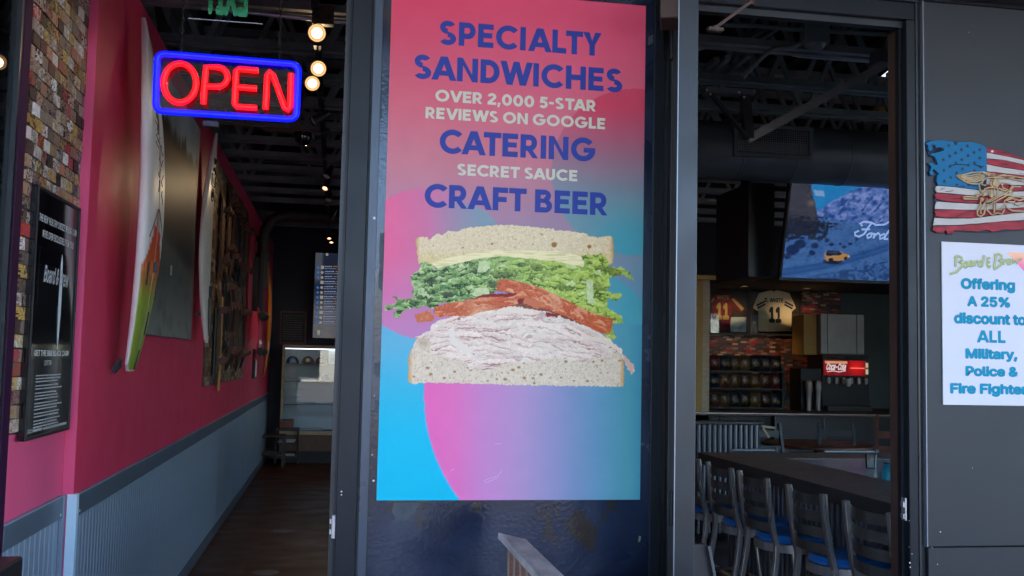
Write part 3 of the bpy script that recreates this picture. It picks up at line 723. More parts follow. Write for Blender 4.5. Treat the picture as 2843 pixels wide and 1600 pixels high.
for (y0, y1) in ((1365, 1460), (30, 165)):
    q0 = onY(1866, y1, 3.47); q1 = onY(1866, y0, 3.47)
    h = part(MB().lathe([(.008, 0), (.008, q1[2]-q0[2])], (q0[0], 3.475, q0[2]), 14), 'hinge', G['frame_paint'], leaf, smooth=True)
# closer on the leaf's room side
clx = part(lbox(.03, .17, -.10, -.027, 2.835, 3.02), 'closer_body', G['brown_metal'], leaf, bevel=.004)
a = onY(2085, 5, 3.33); b = onY(1985, 78, 3.30); c = onY(2000, -30, 3.40)
arm = MB().bar(c, a, .016, .010); arm.bar(a, b, .016, .010)
part(arm, 'closer_arm', G['brown_metal'], clx)
part(MB().lathe([(.012, -.012), (.012, .012)], a, 12).lathe([(.014, -.014), (.014, .006)], b, 12), 'arm_pivot', G['brown_metal'], clx, smooth=True)
sh = onY(1985, 80, 3.30)
part(MB().box(sh[0]-.03, sh[0]+.03, 3.285, 3.315, sh[2]-.012, sh[2]+.004), 'arm_shoe', G['brown_metal'], clx, bevel=.004)
# ------------------------------------------------------------------ the big poster
PO = thing('sandwich_poster', 'tall pink to blue menu poster with a turkey sandwich, lettering and colour circles', 'poster', (.62, FY, 1.13))
PY = FY-.004
a = onY(1047.8, 1389.6, PY); b = onY(1778, 1387, PY)
PX0, PX1, PZ0, PZ1 = .1530, 1.0905, 1.1320, 2.9440
GAIN = np.array([.80/.61, .80/.68, .80/.93])*.78            # photo colour (linear) -> print colour
def S(c): return s2l_np(np.array(c, float))
def bgcol(U, V, W):
    px, py = pix(W); n = px.shape
    t = np.clip(py/1390., 0, 1)
    keys = [(0, (212,72,116), (226,86,136)), (.09, (203,82,122), (216,88,136)), (.20, (203,98,132), (206,98,138)), (.33, (192,120,150), (186,112,142)), (.43, (178,128,170), (140,120,158)),  # printed gradient; upper right keys also lifted against the door leaf's shade
            (.52, (180,128,182), (112,140,176)), (.62, (178,132,200), (92,146,190)), (.72, (150,140,205), (70,152,190)), (1., (110,150,215), (66,140,188))]
    u = np.clip((px-1060)/720., 0, 1)
    c = np.zeros(n+(3,))
    for (t0, l0, r0), (t1, l1, r1) in zip(keys[:-1], keys[1:]):
        m = (t >= t0) & (t <= t1); k = np.where(m, (t-t0)/(t1-t0), 0)
        cc = mixc(mixc(l0, l1, k), mixc(r0, r1, k), u**1.2); c[m] = cc[m]
    # left pink circle
    d = np.hypot(px-1185, py-735)
    m = d < 212; g = np.clip((px-1060)/330, 0, 1)
    cc = mixc((226, 96, 160), (150, 135, 180), g); k = np.clip((py-700)/230, 0, 1); cc = mixc(cc, (176, 130, 200), k*(.8)); c[m] = cc[m]
    m = (np.hypot(px-1270, py-690) < 128) & (px > 1180) & (py < 720)
    c[m] = mixc(c, (110, 152, 180), np.clip((px-1190)/150, 0, 1)*.75)[m]
    # lower-left cyan field
    m = (py > 880+.55*(px-1050)) & (px < 1420) & (d > 208)
    cc = mixc((92, 172, 224), (0, 180, 240), np.clip((py-960)/260, 0, 1)); c[m] = cc[m]
    # upper right circle
    d2 = np.hypot(px-1762, py-478); m = d2 < 231
    cc = mixc((200, 70, 110), (108, 142, 172), np.clip((py-300)/260, 0, 1)); cc = mixc(cc, (72, 152, 188), np.clip((py-560)/90, 0, 1)*np.clip((px-1600)/120, 0, 1)); c[m] = cc[m]
    m = np.hypot(px-1600, py-960) < 218
    c[m] = mixc((98, 152, 198), (74, 156, 190), np.clip((px-1600)/150, 0, 1))[m] if m.any() else c[m]
    # big lower circle
    m = np.hypot(px-1648, py-1100) < 470; m &= py > 900
    g = np.clip((px-1180)/600, 0, 1)
    cc = np.zeros(n+(3,)); ks = [(0, (226,102,192)), (.14, (218,112,196)), (.26, (196,130,206)), (.45, (172,142,206)), (.62, (138,142,202)), (.8, (100,148,198)), (.94, (80,152,186)), (1.01, (64,142,186))]
    for (t0, c0), (t1, c1) in zip(ks[:-1], ks[1:]):
        q = (g >= t0) & (g <= t1); v = mixc(c0, c1, (g-t0)/(t1-t0)); cc[q] = v[q]
    c[m] = cc[m]
    c = c+(fbm(px/40, py/40, 3)[..., None]-.5)*5
    return np.clip(s2l_np(c)*GAIN, 0, .92)
bgp = sheet('print_ground', (PX0, PY, PZ0), XU, ZU, PX1-PX0, PZ1-PZ0, 230, 440, bgcol, G['poster_print'], PO)
part(MB().box(PX0, PX1, PY+.0005, FY-.0005, PZ0, PZ1), 'backing_board', G['white'], PO)
for args in (('SPECIALTY', 1218.5, 1666.7, 123.0, 57, 'sign_blue', .045), ('SANDWICHES', 1147.9, 1728.5, 217.5, 151, 'sign_blue', .045),
             ('OVER 2,000 5-STAR', 1208.4, 1654.3, 281, 249, 'sign_cream', .035), ('REVIEWS ON GOOGLE', 1181, 1680, 328.5, 297, 'sign_cream', .035),
             ('CATERING', 1219.9, 1652.5, 425, 359, 'sign_blue', .045), ('SECRET SAUCE', 1268.4, 1602.6, 486.5, 455, 'sign_cream', .035),
             ('CRAFT BEER', 1178, 1686.5, 575, 510, 'sign_blue', .045)):
    fbtext(args[0], args[1], args[2], args[3], args[4], G[args[5]], PO, PY, gap=.10)
# the sandwich, traced layer by layer
def cr(pts, ox=1020, oy=580, sc=2.685): return [(ox+x/sc, oy+y/sc) for x, y in pts]
TB = cr([(355,215),(400,212),(450,208),(460,228),(520,185),(560,196),(600,165),(660,170),(720,145),(850,130),(950,122),(1040,118),(1200,130),(1390,150),(1402,166),(1440,155),(1640,185),(1652,202),(1720,212),(1780,205),(1830,206),(1838,290),(1832,405),(1790,420),(1600,440),(1000,400),(500,430),(380,410),(362,300)])
BBt = cr([(305,1110),(330,1050),(350,1000),(385,950),(430,915),(470,905),(560,900),(900,1000),(1600,1000),(1860,1060),(1905,1078),(1918,1220),(1912,1322),(1880,1330),(1500,1322),(1250,1318),(1000,1312),(760,1306),(600,1300),(420,1300),(330,1310),(300,1290)])
CH = cr([(475,400),(620,362),(800,328),(1000,305),(1200,312),(1450,322),(1590,352),(1618,400),(1610,434),(1400,388),(1200,372),(1000,352),(800,378),(620,420),(520,442),(490,430)])
LT = cr([(330,490),(400,440),(385,410),(440,395),(500,440),(640,412),(800,372),(1000,350),(1200,368),(1400,392),(1560,425),(1605,430),(1580,350),(1640,345),(1700,345),(1740,330),(1790,380),(1800,425),(1850,440),(1900,432),(1960,480),(1992,545),(1950,520),(1900,492),(1850,500),(1800,520),(1812,580),(1775,615),(1850,632),(1906,624),(1895,660),(1850,690),(1790,660),(1795,740),(1850,770),(1905,810),(1918,870),(1880,850),(1835,860),(1830,900),(1862,960),(1840,985),(1790,970),(1760,930),(1500,760),(1300,640),(1000,560),(960,620),(920,640),(800,665),(700,690),(620,710),(560,700),(500,745),(450,745),(430,720),(360,745),(300,750),(260,770),(240,820),(200,815),(192,790),(215,755),(215,742),(170,752),(130,762),(122,725),(180,712),(215,700),(205,670),(178,655),(215,655),(260,672),(330,660),(350,645),(308,622),(345,600),(330,560),(318,520)])
TR = cr([(985,520),(1070,530),(1220,565),(1330,605),(1500,690),(1660,770),(1830,822),(1828,870),(1812,925),(1745,932),(1640,880),(1480,800),(1320,745),(1240,740),(1150,690),(1120,640),(965,612),(968,560)])
TL = cr([(505,730),(600,705),(760,678),(900,652),(1150,628),(1180,690),(1090,720),(980,745),(840,770),(760,800),(640,800),(515,808),(490,770)])
TS = cr([(350,790),(460,752),(500,805),(490,840),(370,848)])
TK = cr([(350,960),(470,905),(470,880),(520,835),(620,805),(740,770),(900,752),(1000,718),(1120,730),(1220,750),(1350,768),(1500,825),(1650,880),(1720,920),(1800,965),(1880,1040),(1930,1120),(1990,1165),(1995,1200),(1975,1242),(1940,1200),(1905,1120),(1870,1072),(1780,1090),(1600,1142),(1400,1110),(1200,1152),(1080,1140),(950,1180),(900,1215),(830,1190),(760,1205),(720,1135),(600,1110),(470,1082),(480,1000),(430,960)])
def near_edge(x, y, poly):
    d = np.full(x.shape, 1e9)
    for i in range(len(poly)):
        x0, y0 = poly[i]; x1, y1 = poly[(i+1) % len(poly)]; dx, dy = x1-x0, y1-y0; L = dx*dx+dy*dy+1e-9
        t = np.clip(((x-x0)*dx+(y-y0)*dy)/L, 0, 1); d = np.minimum(d, np.hypot(x-x0-t*dx, y-y0-t*dy))
    return d
_sw = {}
def sand(U, V, W):
    px, py = pix(W)
    jx = px+(fbm(px/5, py/5, 1, 3)-.5)*6; jy = py+(fbm(px/5, py/5, 9, 3)-.5)*6
    c = np.zeros(px.shape+(3,)); k = np.zeros(px.shape, bool)
    def lay(poly, colr, jit=1.):
        x = px+(jx-px)*jit; y = py+(jy-py)*jit
        m = inpoly(x, y, poly); c[m] = colr[m]; k[m] = True; return m
    # bread crumb
    def bread(yb, tint, hole):
        n1 = fbm(px/9, py/9, 21, 4); n2 = vn(px/2.8, py/3.4, 33); n3 = vn(px/6.5, py/7, 41); n4 = vn(px/2.2, py/2.6, 55)
        col_ = mixc(tint, (min(255, tint[0]+16), min(255, tint[1]+16), min(255, tint[2]+14)), n1)
        col_ = mixc(col_, hole, np.clip((n2-.64)*4, 0, 1)*.38); col_ = mixc(col_, hole, np.clip((n3-.88)*9, 0, 1)*.7)
        col_ = mixc(col_, (238, 234, 232), np.clip((n4-.72)*4, 0, 1)*.7)
        return col_
    t1 = bread(0, (210, 192, 178), (168, 138, 104))
    e = np.clip(1-(px-cr([(355,0)])[0][0])/13, 0, 1)+np.clip(1-(cr([(1838,0)])[0][0]-px)/11, 0, 1)
    t1 = mixc(t1, (176, 118, 62), e*(.55+.45*vn(px/3, py/6, 4))); t1 = mixc(t1, (205, 190, 120), np.clip((py-cr([(0,300)])[0][1])/40, 0, 1)*.5)
    for (hx, hy, r) in ((1392, 268, 24), (1655, 282, 18), (712, 290, 9), (1300, 190, 10), (930, 262, 12), (1235, 265, 9), (490, 275, 8)):
        q = cr([(hx, hy)])[0]; dd = np.hypot(px-q[0], (py-q[1])*1.05)*2.685
        t1 = mixc(t1, (150, 104, 50), np.clip((r-dd)/7, 0, 1)); 
    lay(TB, t1, 1.0)
    b1 = bread(0, (208, 192, 194), (150, 126, 104))
    ex = np.clip(1-(px-cr([(300,0)])[0][0])/15, 0, 1)+np.clip(1-(cr([(1918,0)])[0][0]-px)/15, 0, 1)
    b1 = mixc(b1, (190, 132, 62), ex*(.6+.4*vn(px/3, py/7, 8)))
    for i in range(46):
        rx = 330+1550*_hash(np.array(i), np.array(3), 5); ry = 1130+170*_hash(np.array(i), np.array(9), 6); r = 5+12*_hash(np.array(i), np.array(2), 8)
        q = cr([(rx, ry)])[0]; dd = np.hypot(px-q[0], (py-q[1])*1.3)*2.685; b1 = mixc(b1, (146, 118, 92), np.clip((r-dd)/5, 0, 1)*.85)
    q = cr([(420, 1000)])[0]; sh = np.clip(1-np.hypot((px-q[0])/24, (py-q[1])/22), 0, 1); b1 = mixc(b1, (160, 140, 126), np.clip(sh*1.2, 0, 1)*.5)
    lay(BBt, b1, 1.2)
    ch = mixc((232, 222, 196), (205, 190, 150), np.clip((vn(px/30, py/2.2, 77)-.5)*4, 0, 1)*.7)
    # lettuce
    wx = px+(fbm(px/22, py/22, 61)-.5)*46; wy = py+(fbm(px/22, py/22, 67)-.5)*40
    r1 = 1-np.abs(2*fbm(wx/24, wy/13, 71, 2)-1); r2 = 1-np.abs(2*fbm(wx/11, wy/6.5, 73, 2)-1); f1 = fbm(wx/30, wy/18, 79, 3); f2 = fbm(px/4, py/3, 83, 3)
    rt = np.clip((px-1290)/260, 0, 1)
    lc = mixc((78, 118, 72), (140, 168, 80), rt*.9+.1*f1); lc = mixc(lc, mixc((140, 176, 120), (168, 190, 96), rt), np.clip((f1-.40)*5, 0, 1)*.75)
    lc = mixc(lc, mixc((200, 216, 184), (200, 214, 136), rt), np.clip((r1-.86)*9, 0, 1)*.85); lc = mixc(lc, mixc((176, 200, 160), (186, 204, 112), rt), np.clip((r2-.84)*7, 0, 1)*.6)
    lc = mixc(lc, (52, 78, 50), np.clip((.50-r1)*5, 0, 1)*.8*(1-.35*rt)); lc = mixc(lc, (44, 66, 44), np.clip((.40-r2)*4, 0, 1)*.5)
    lc = lc*(0.90+.2*f2)[..., None]; lc = mixc(lc, (205, 220, 205), np.clip((1105-px)/40, 0, 1)*.55)
    lay(LT, lc, 1.6)
    def flakes(poly, n, rx, ry, ang, colf, seed, wob=.5, edge=.75, jit=1.2):
        """folded leaves and slices painted one over another, each lit along its upper edge"""
        rng = random.Random(seed); P_ = np.array(poly); x0_, x1_ = P_[:, 0].min(), P_[:, 0].max(); y0_, y1_ = P_[:, 1].min(), P_[:, 1].max(); pts = []
        while len(pts) < n:
            x, y = rng.uniform(x0_, x1_), rng.uniform(y0_, y1_)
            if inpoly(np.array([x]), np.array([y]), poly)[0]: pts.append((x, y))
        pts.sort(key=lambda p: p[1]+rng.uniform(-14, 14), reverse=True)
        H, Wd = px.shape
        for x, y in pts:
            a_ = math.radians(ang(x, y)+rng.uniform(-16, 16)); A, B = rng.uniform(*rx), rng.uniform(*ry); R_ = max(A, B)*1.35
            cx_ = (x-px[H//2, 0])/(px[H//2, -1]-px[H//2, 0])*Wd; cy_ = (y-py[0, Wd//2])/(py[-1, Wd//2]-py[0, Wd//2])*H
            wx_ = int(R_/(px[H//2, 1]-px[H//2, 0]))+5; wy_ = int(R_/abs(py[1, 0]-py[0, 0]))+9
            i0, i1, j0, j1 = max(0, int(cy_-wy_)), min(H, int(cy_+wy_)), max(0, int(cx_-wx_)), min(Wd, int(cx_+wx_))
            if i1 <= i0 or j1 <= j0: continue
            X, Y = px[i0:i1, j0:j1], py[i0:i1, j0:j1]; ca_, sa_ = math.cos(a_), math.sin(a_)
            dx, dy = X-x, Y-y; uu = (dx*ca_+dy*sa_)/A; vv_ = (-dx*sa_+dy*ca_)/B
            sd = rng.randrange(999); nz = vn(X/3.2+sd, Y/2.6, sd); n2_ = vn(X/7.+sd, Y/6., sd+1)
            vv_ = vv_+(n2_-.5)*wob*1.5; d_ = uu*uu+vv_*vv_+(nz-.5)*wob
            m_ = (d_ < 1) & k[i0:i1, j0:j1] & inpoly(jx[i0:i1, j0:j1], jy[i0:i1, j0:j1], poly)
            lo_, mid_, hi_ = colf(x, y, rng)
            t_ = np.clip((vv_+1)/2, 0, 1); cc_ = mixc(hi_, mid_, np.clip(t_*2.6, 0, 1)); cc_ = mixc(cc_, lo_, np.clip((t_-edge)*5, 0, 1)); cc_ = cc_*(.94+.12*nz)[..., None]
            c[i0:i1, j0:j1][m_] = cc_[m_]
    def leafc(x, y, rng):
        t = min(1, max(0, (x-1270)/260)); w = rng.random()
        lo_ = np.array((30, 52, 38))*(1-t)+np.array((76, 104, 42))*t; mid_ = np.array((112, 150, 92))*(1-t)+np.array((162, 186, 92))*t; hi_ = np.array((200, 218, 180))*(1-t)+np.array((200, 214, 132))*t
        if w < .22: mid_ = mid_*.72; hi_ = hi_*.78
        elif w > .80: mid_ = mid_*.5+np.array((205, 214, 186))*.5; hi_ = np.array((216, 224, 200))
        return lo_, mid_, hi_
    flakes(LT, 150, (10, 26), (5.5, 11), lambda x, y: (y-760)*.10+(x-1400)*.03, leafc, 3, .9, .62)
    for pl in ([(830,395),(905,390),(915,440),(880,475),(820,470)], [(810,590),(900,590),(915,640),(860,660),(780,645)], [(1630,530),(1680,530),(1690,700),(1640,700)]):
        m = inpoly(jx, jy, cr(pl)); c[m] = mixc((205, 214, 196), (176, 196, 150), vn(px/6, py/6, 5))[m]
    und = mixc((96, 44, 38), (150, 96, 80), fbm(px/7, py/5, 88)); lay(cr([(860,640),(1150,620),(1330,660),(1500,760),(1640,870),(1400,860),(1100,790),(800,770),(560,800),(520,760)]), und, 1.0)
    for (sx, sy, rx_, ry_) in ((470, 540, 66, 22), (600, 640, 46, 24), (1010, 395, 30, 9), (930, 560, 46, 30), (1660, 405, 26, 14)):
        q = cr([(sx, sy)])[0]; dd = np.hypot((jx-q[0])*2.685/rx_, (jy-q[1])*2.685/ry_)+(fbm(px/5, py/4, 7)-.5)*1.2; m = (dd < 1.1) & k
        c[m] = mixc(c, (52, 60, 52), np.clip((1.1-dd)*1.6, 0, 1)*.7)[m]
    lay(CH, ch, .5)
    # meat
    sy_ = py+(fbm(px/60, py/60, 91)-.5)*60+8*np.sin(px/37.); n1 = vn(px/30, sy_/4.2, 95); n2 = vn(px/14, sy_/2.3, 97); n3 = fbm(px/12, py/7, 99)
    tk = mixc((214, 196, 206), (232, 220, 228), n3); tk = mixc(tk, (186, 150, 162), np.clip((n1-.62)*5, 0, 1)*.75); tk = mixc(tk, (160, 104, 112), np.clip((n2-.80)*7, 0, 1)*.75)
    tk = mixc(tk, (236, 232, 240), np.clip((.34-n2)*4, 0, 1)*.6)
    m = lay(TK, tk, 1.4)
    def meatc(x, y, rng):
        w = rng.random(); b_ = np.array((224, 204, 214))+rng.uniform(-10, 10)
        lo_ = np.array((190, 156, 166)) if w < .66 else np.array((158, 108, 114))
        return lo_, b_, np.array((232, 222, 232))
    flakes(TK, 80, (28, 70), (5.4, 10.5), lambda x, y: (x-1400)*.055+(6 if y > 900 else 0), meatc, 8, .5, .74)
    for pl, cc in (([(600,900),(640,870),(660,960),(720,1010),(790,1040),(780,1075),(700,1060),(620,1000)], (226, 214, 226)), ([(985,722),(1210,752),(1215,790),(1000,760)], (228, 214, 220)), ([(1905,1080),(1990,1165),(1975,1240),(1915,1140)], (208, 172, 176)),
                   ([(1900,1075),(1750,1000),(1600,950),(1610,935),(1790,980),(1905,1050)], (226, 208, 214))):
        m = inpoly(jx, jy, cr(pl)); c[m] = cc; k[m] = True
    # tomato
    def tom(poly, light, grad):
        n = fbm(px/5, py/5, 131, 3); cc = mixc((168, 66, 44), (206, 116, 84), n); cc = mixc(cc, (218, 160, 138), np.clip(grad*1.5-.2, 0, 1)*.85*(.6+.4*vn(px/7, py/4, 3)))
        cc = mixc(cc, (228, 180, 160), np.clip((vn(px/3, py/3, 141)-.82)*6, 0, 1)*.8); lay(poly, cc, .7)
    tom(TL, 0, 1-np.abs((px-1335)/60)); tom(TS, 0, np.full(px.shape, .35)); tom(TR, 0, 1-np.abs((px-1530)/45))
    def tomc(x, y, rng):
        w = rng.random()
        return np.array((136, 44, 32)), (np.array((196, 96, 66)) if w < .6 else np.array((214, 142, 118))), np.array((226, 168, 144))
    flakes(TR, 34, (9, 22), (5, 9), lambda x, y: 27, tomc, 12, .5, .8); flakes(TL, 22, (9, 22), (4, 7), lambda x, y: -10, tomc, 15, .5, .8)
    for pl, cc in (([(1110,680),(1180,660),(1190,700),(1130,715)], (120, 32, 34)), ([(1330,770),(1425,790),(1420,810),(1330,800)], (132, 34, 40)), ([(1170,660),(1320,700),(1270,750),(1160,700)], (196, 110, 84)), ([(970,612),(1120,632),(1080,655),(860,660),(800,668)], (126, 34, 32)), ([(505,770),(540,790),(530,812),(500,800)], (214, 120, 60))):
        m = inpoly(jx, jy, cr(pl)); c[m] = cc
    # soft outline where a layer meets the next
    _sw['k'] = k
    return np.clip(s2l_np(c)*GAIN*np.array([1.0, 1.0, .97]), 0, .9)
z0 = onY(1400, 1082, PY)[2]; z1 = onY(1400, 615, PY)[2]; x0 = onY(1060, 850, PY)[0]; x1 = onY(1776, 850, PY)[0]
sheet('sandwich_print', (x0, PY-.0007, z0), XU, ZU, x1-x0, z1-z0, 560, 380, sand, G['poster_print'], PO, keep=lambda U, V, W: _sw['k'])
# wrinkles and scuffs of the film at the bottom of the poster
sc_ = MB()
for pts in ([(1343,1335),(1362,1328),(1380,1322),(1391,1312),(1393,1303)], [(1346,1341),(1368,1333),(1386,1324)], [(1250,1308),(1262,1303)], [(1375,1233),(1392,1232)]):
    sc_.tube([onY(x, y, PY-.0006) for x, y in pts], .00045, 5)
part(sc_, 'film_crease', G['foam_white'], PO)

# ------------------------------------------------------------------ white discount sign
SG = thing('discount_sign', 'white foam board sign offering a 25% discount, fixed to the grey wall', 'sign', (2.75, FY, 1.486))
SY = FY-.006
part(MB().box(2.2865, 3.20, SY, FY-.0005, 1.4865, 2.1125), 'sign_board', G['foam_white'], SG, bevel=.0008)
for s, l, r, bs, tp, bd in (('Offering', 2667, 2818.5, 802.5, 772, .05), ('A 25%', 2684.5, 2804.5, 851, 821.5, .05), ('discount to', 2648, 2849, 898.5, 867, .05), ('ALL', 2711.5, 2791.5, 951, 917, .05),
                         ('Military,', 2680, 2825, 996, 967, .05), ('Police &', 2680, 2827, 1044.5, 1016, .05), ('Fire Fighters', 2637.5, 2872, 1093, 1063.5, .05)):
    (fbtext if s == 'ALL' else ftext)(s, l, r, bs, tp, G['sign_teal'], SG, SY, **({} if s == 'ALL' else dict(bold=bd, thick=.0006)))
def C3(pts): return [(2600+x/6.04, 660+y/6.04) for x, y in pts]
def slab(pts, y, t): return MB().prism([onY(x, yy, y) for x, yy in pts], (0, -t, 0))
tri = C3([(1165,232),(1640,262),(1640,760),(1350,440)])
def tcol(U, V, W):
    px, py = pix(W); return s2l_np(mixc((228, 178, 140), (222, 90, 165), np.clip((py-705)/45, 0, 1)))*np.array([1.15, 1., .85])
sheet('logo_triangle', (onY(2790, 790, SY)[0], SY-.0006, onY(2790, 790, SY)[2]), XU, ZU, .13, .13, 40, 40, tcol, G['painted'], SG, keep=lambda U, V, W: inpoly(*pix(W), tri))
logo = [  # hand-drawn script, one stroke list per letter (crop units)
 [[(330,330),(310,480)],[(300,330),(360,305),(420,330),(430,370),(360,410),(430,430),(420,480),(330,575),(240,600),(215,610)]],
 [[(490,400),(455,430),(450,480),(480,500),(515,470),(520,420),(490,400)]], [[(590,390),(550,410),(540,470),(570,480),(600,440),(600,395),(605,480)]],
 [[(640,385),(635,470)],[(640,420),(680,385)]], [[(740,385),(705,410),(700,470),(735,485),(765,440),(800,295)],[(765,440),(760,480)]],
 [[(890,335),(850,345),(850,390),(885,400),(845,430),(850,470),(895,470),(860,505)]],
 [[(990,300),(960,510)],[(960,285),(1040,270),(1090,300),(1090,340),(1030,385),(1085,410),(1080,450),(960,530)]],
 [[(1125,360),(1115,450)],[(1120,395),(1160,365)]], [[(1180,410),(1230,395),(1225,360),(1190,360),(1175,400),(1190,445),(1240,435)]], [[(1265,360),(1270,430),(1310,380),(1325,430),(1375,360),(1420,355)]]]
for dx, dy, mt, rr, dep in ((7, 9, 'logo_shadow', .0040, .0012), (0, 0, 'logo_green', .0044, .0030)):
    for L_ in logo:
        mb = MB()
        for st in L_:
            q = C3([(x+dx, y+dy) for x, y in st]); mb.tube([onY(x, y, SY-dep*.4) for x, y in q], rr*(1.0 if dep > .002 else 1.05), 6)
        v = np.array(mb.v); v[:, 1] = SY-dep+(v[:, 1]-v[:, 1].mean())*.12; mb.v = [tuple(p) for p in v]
        part(mb, 'logo_letter' if dep > .002 else 'letter_shadow', G[mt], SG)

# ------------------------------------------------------------------ cut-out flag
FL = thing('wooden_flag', 'torn edged wooden stars and stripes flag with tan eagle emblem on the grey wall', 'wall art', (2.6, FY, 2.1))
def C5(pts): return [(2560+x/5.18, 380+y/5.18) for x, y in pts]
E_ = 1900
def rag(pts, amp=5, step=26, seed=1):
    random.seed(seed); out = []
    for i in range(len(pts)):
        (x0, y0), (x1, y1) = pts[i], pts[(i+1) % len(pts)]; n = max(1, int(math.hypot(x1-x0, y1-y0)/step))
        for k in range(n):
            t = k/n; out.append((x0+(x1-x0)*t+random.uniform(-amp, amp)*(k > 0), y0+(y1-y0)*t+random.uniform(-amp, amp)*(k > 0)*.6))
    return out
canton = [(40,100),(110,62),(250,58),(430,70),(445,110),(490,80),(600,78),(730,85),(830,115),(910,160),(915,600),(812,700),(810,765),(480,727),(215,702),(190,640),(200,570),(225,540),(190,500),(150,470),(135,500),(160,560),(110,560),(90,520),(120,440),(75,390),(130,375),(150,400),(210,410),(190,340),(160,290),(100,275),(110,250),(190,235),(300,200),(250,160),(180,165),(165,120),(140,130),(130,200),(95,215),(70,180),(75,140)]
back = [(30,95),(105,52),(440,60),(740,78),(920,150),(1150,195),(1460,310),(E_,430),(E_,1330),(1466,1345),(990,1385),(720,1378),(450,1365),(430,1412),(345,1412),(330,1360),(290,1390),(190,1390),(125,1345),(160,1260),(140,1230),(175,1150),(160,1085),(180,1010),(160,850),(190,800),(175,740),(205,700),(180,620),(190,560),(100,570),(80,520),(110,430),(65,385),(180,360),(150,300),(90,280),(60,190)]
part(slab(C5(rag(back, 3, 40, 3)), FY-.0005, .004), 'back_board', G['flag_hole'], FL)
W_, R_ = 'flag_white', 'flag_red'
stripes = [
 (W_, [(185,722),(215,708),(480,731),(815,772),(870,852),(780,853),(500,828),(200,803),(180,760)]),
 (R_, [(200,817),(500,842),(850,864),(840,958),(600,953),(380,933),(260,918),(165,890),(190,870),(160,845)]),
 (W_, [(200,937),(500,957),(825,972),(830,1056),(600,1056),(300,1043),(175,1040),(180,980)]),
 (R_, [(180,1052),(350,1050),(600,1062),(900,1062),(900,1138),(750,1166),(300,1168),(170,1145),(190,1120),(165,1085)]),
 (W_, [(170,1172),(400,1182),(700,1178),(1000,1143),(1250,1113),(1466,1088),(E_,1060),(E_,1180),(1466,1198),(1200,1213),(850,1243),(500,1273),(150,1275),(160,1230)]),
 (R_, [(150,1290),(500,1285),(850,1250),(1200,1220),(1466,1208),(E_,1190),(E_,1320),(1466,1332),(1300,1345),(1200,1335),(980,1370),(960,1350),(900,1340),(800,1368),(700,1362),(450,1350),(430,1400),(350,1400),(330,1345),(290,1380),(200,1380),(135,1340)]),
 (R_, [(918,160),(1000,170),(1150,210),(1300,260),(1466,320),(E_,440),(E_,470),(1466,338),(1250,290),(1100,262),(918,225)]),
 (W_, [(918,233),(1100,268),(1250,295),(1466,345),(E_,475),(E_,520),(1466,408),(1200,345),(1060,328),(918,314)]),
 (R_, [(918,322),(1060,335),(1200,352),(1466,414),(E_,528),(E_,590),(1466,488),(1150,440),(918,392)]),
 (W_, [(918,399),(1150,447),(1466,495),(E_,597),(E_,640),(1466,562),(1100,520),(918,500)]),
 (R_, [(918,507),(1100,527),(1466,568),(E_,648),(E_,690),(1466,612),(1000,602),(918,600)]),
 (W_, [(918,608),(1000,610),(1466,620),(E_,698),(E_,760),(1466,700),(918,690)]),
 (R_, [(918,698),(1466,708),(E_,768),(E_,820),(1466,780),(1300,785),(918,755)]),
 (W_, [(820,768),(918,764),(1300,793),(1466,790),(E_,826),(E_,880),(1466,858),(876,850)]),
 (R_, [(856,864),(1466,866),(E_,886),(E_,940),(1466,934),(846,958)]), (W_, [(832,972),(1466,942),(E_,948),(E_,1000),(1466,1018),(836,1056)]),
 (R_, [(904,1063),(1466,1026),(E_,1008),(E_,1052),(1466,1080),(1000,1136),(904,1140)])]
for i, (mt, pts) in enumerate(stripes):
    part(slab(C5(rag(pts, 2.5, 60, i)), FY-.0046, .006), 'red_stripe' if mt == R_ else 'white_stripe', G[mt], FL, bevel=.0008)
cn = part(slab(C5(rag(canton, 3, 40, 2)), FY-.0046, .008), 'canton', G['flag_blue'], FL, bevel=.0008)
for (x, y) in ((155,125),(385,125),(300,170),(487,100),(652,135),(565,185),(830,185),(748,225),(480,235),(660,272),(398,280),(830,305),(305,330),(570,330),(752,375),(485,378),(400,425),(667,410),(840,435),(580,465),(315,485),(497,520),(755,492),(415,583),(320,638),(500,693),(667,697)):
    ps = [(x+math.sin(k*math.pi/5)*(30 if k % 2 == 0 else 13), y-math.cos(k*math.pi/5)*(30 if k % 2 == 0 else 13)) for k in range(10)]
    part(slab(C5(ps), FY-.0127, .0006), 'star', G['flag_hole'], cn)
cut = MB()
for pts in ([(400,420),(480,400),(660,405)], [(745,400),(800,410),(845,440),(890,425)], [(170,140),(220,190),(290,185)], [(190,225),(290,195)], [(540,712),(620,712)], [(700,705),(790,708)], [(820,740),(870,745)]):
    cut.tube([onY(*C5([p])[0], FY-.0128) for p in pts], .0016, 4)
part(cut, 'saw_cut', G['flag_hole'], cn)
cut = MB()
for pts in ([(255,770),(290,750),(325,748)], [(335,785),(380,790),(450,770)], [(1400,520),(1466,530)], [(480,1155),(560,1120),(700,1070)], [(430,890),(500,895),(560,880)], [(1140,385),(1240,408)], [(1080,215),(1200,235),(1330,275)]):
    cut.tube([onY(*C5([p])[0], FY-.0108) for p in pts], .0010, 4)
part(cut, 'grain_cut', G['flag_hole'], FL)
emb = thing('tmp', 'x', 'x'); bpy.data.objects.remove(emb)
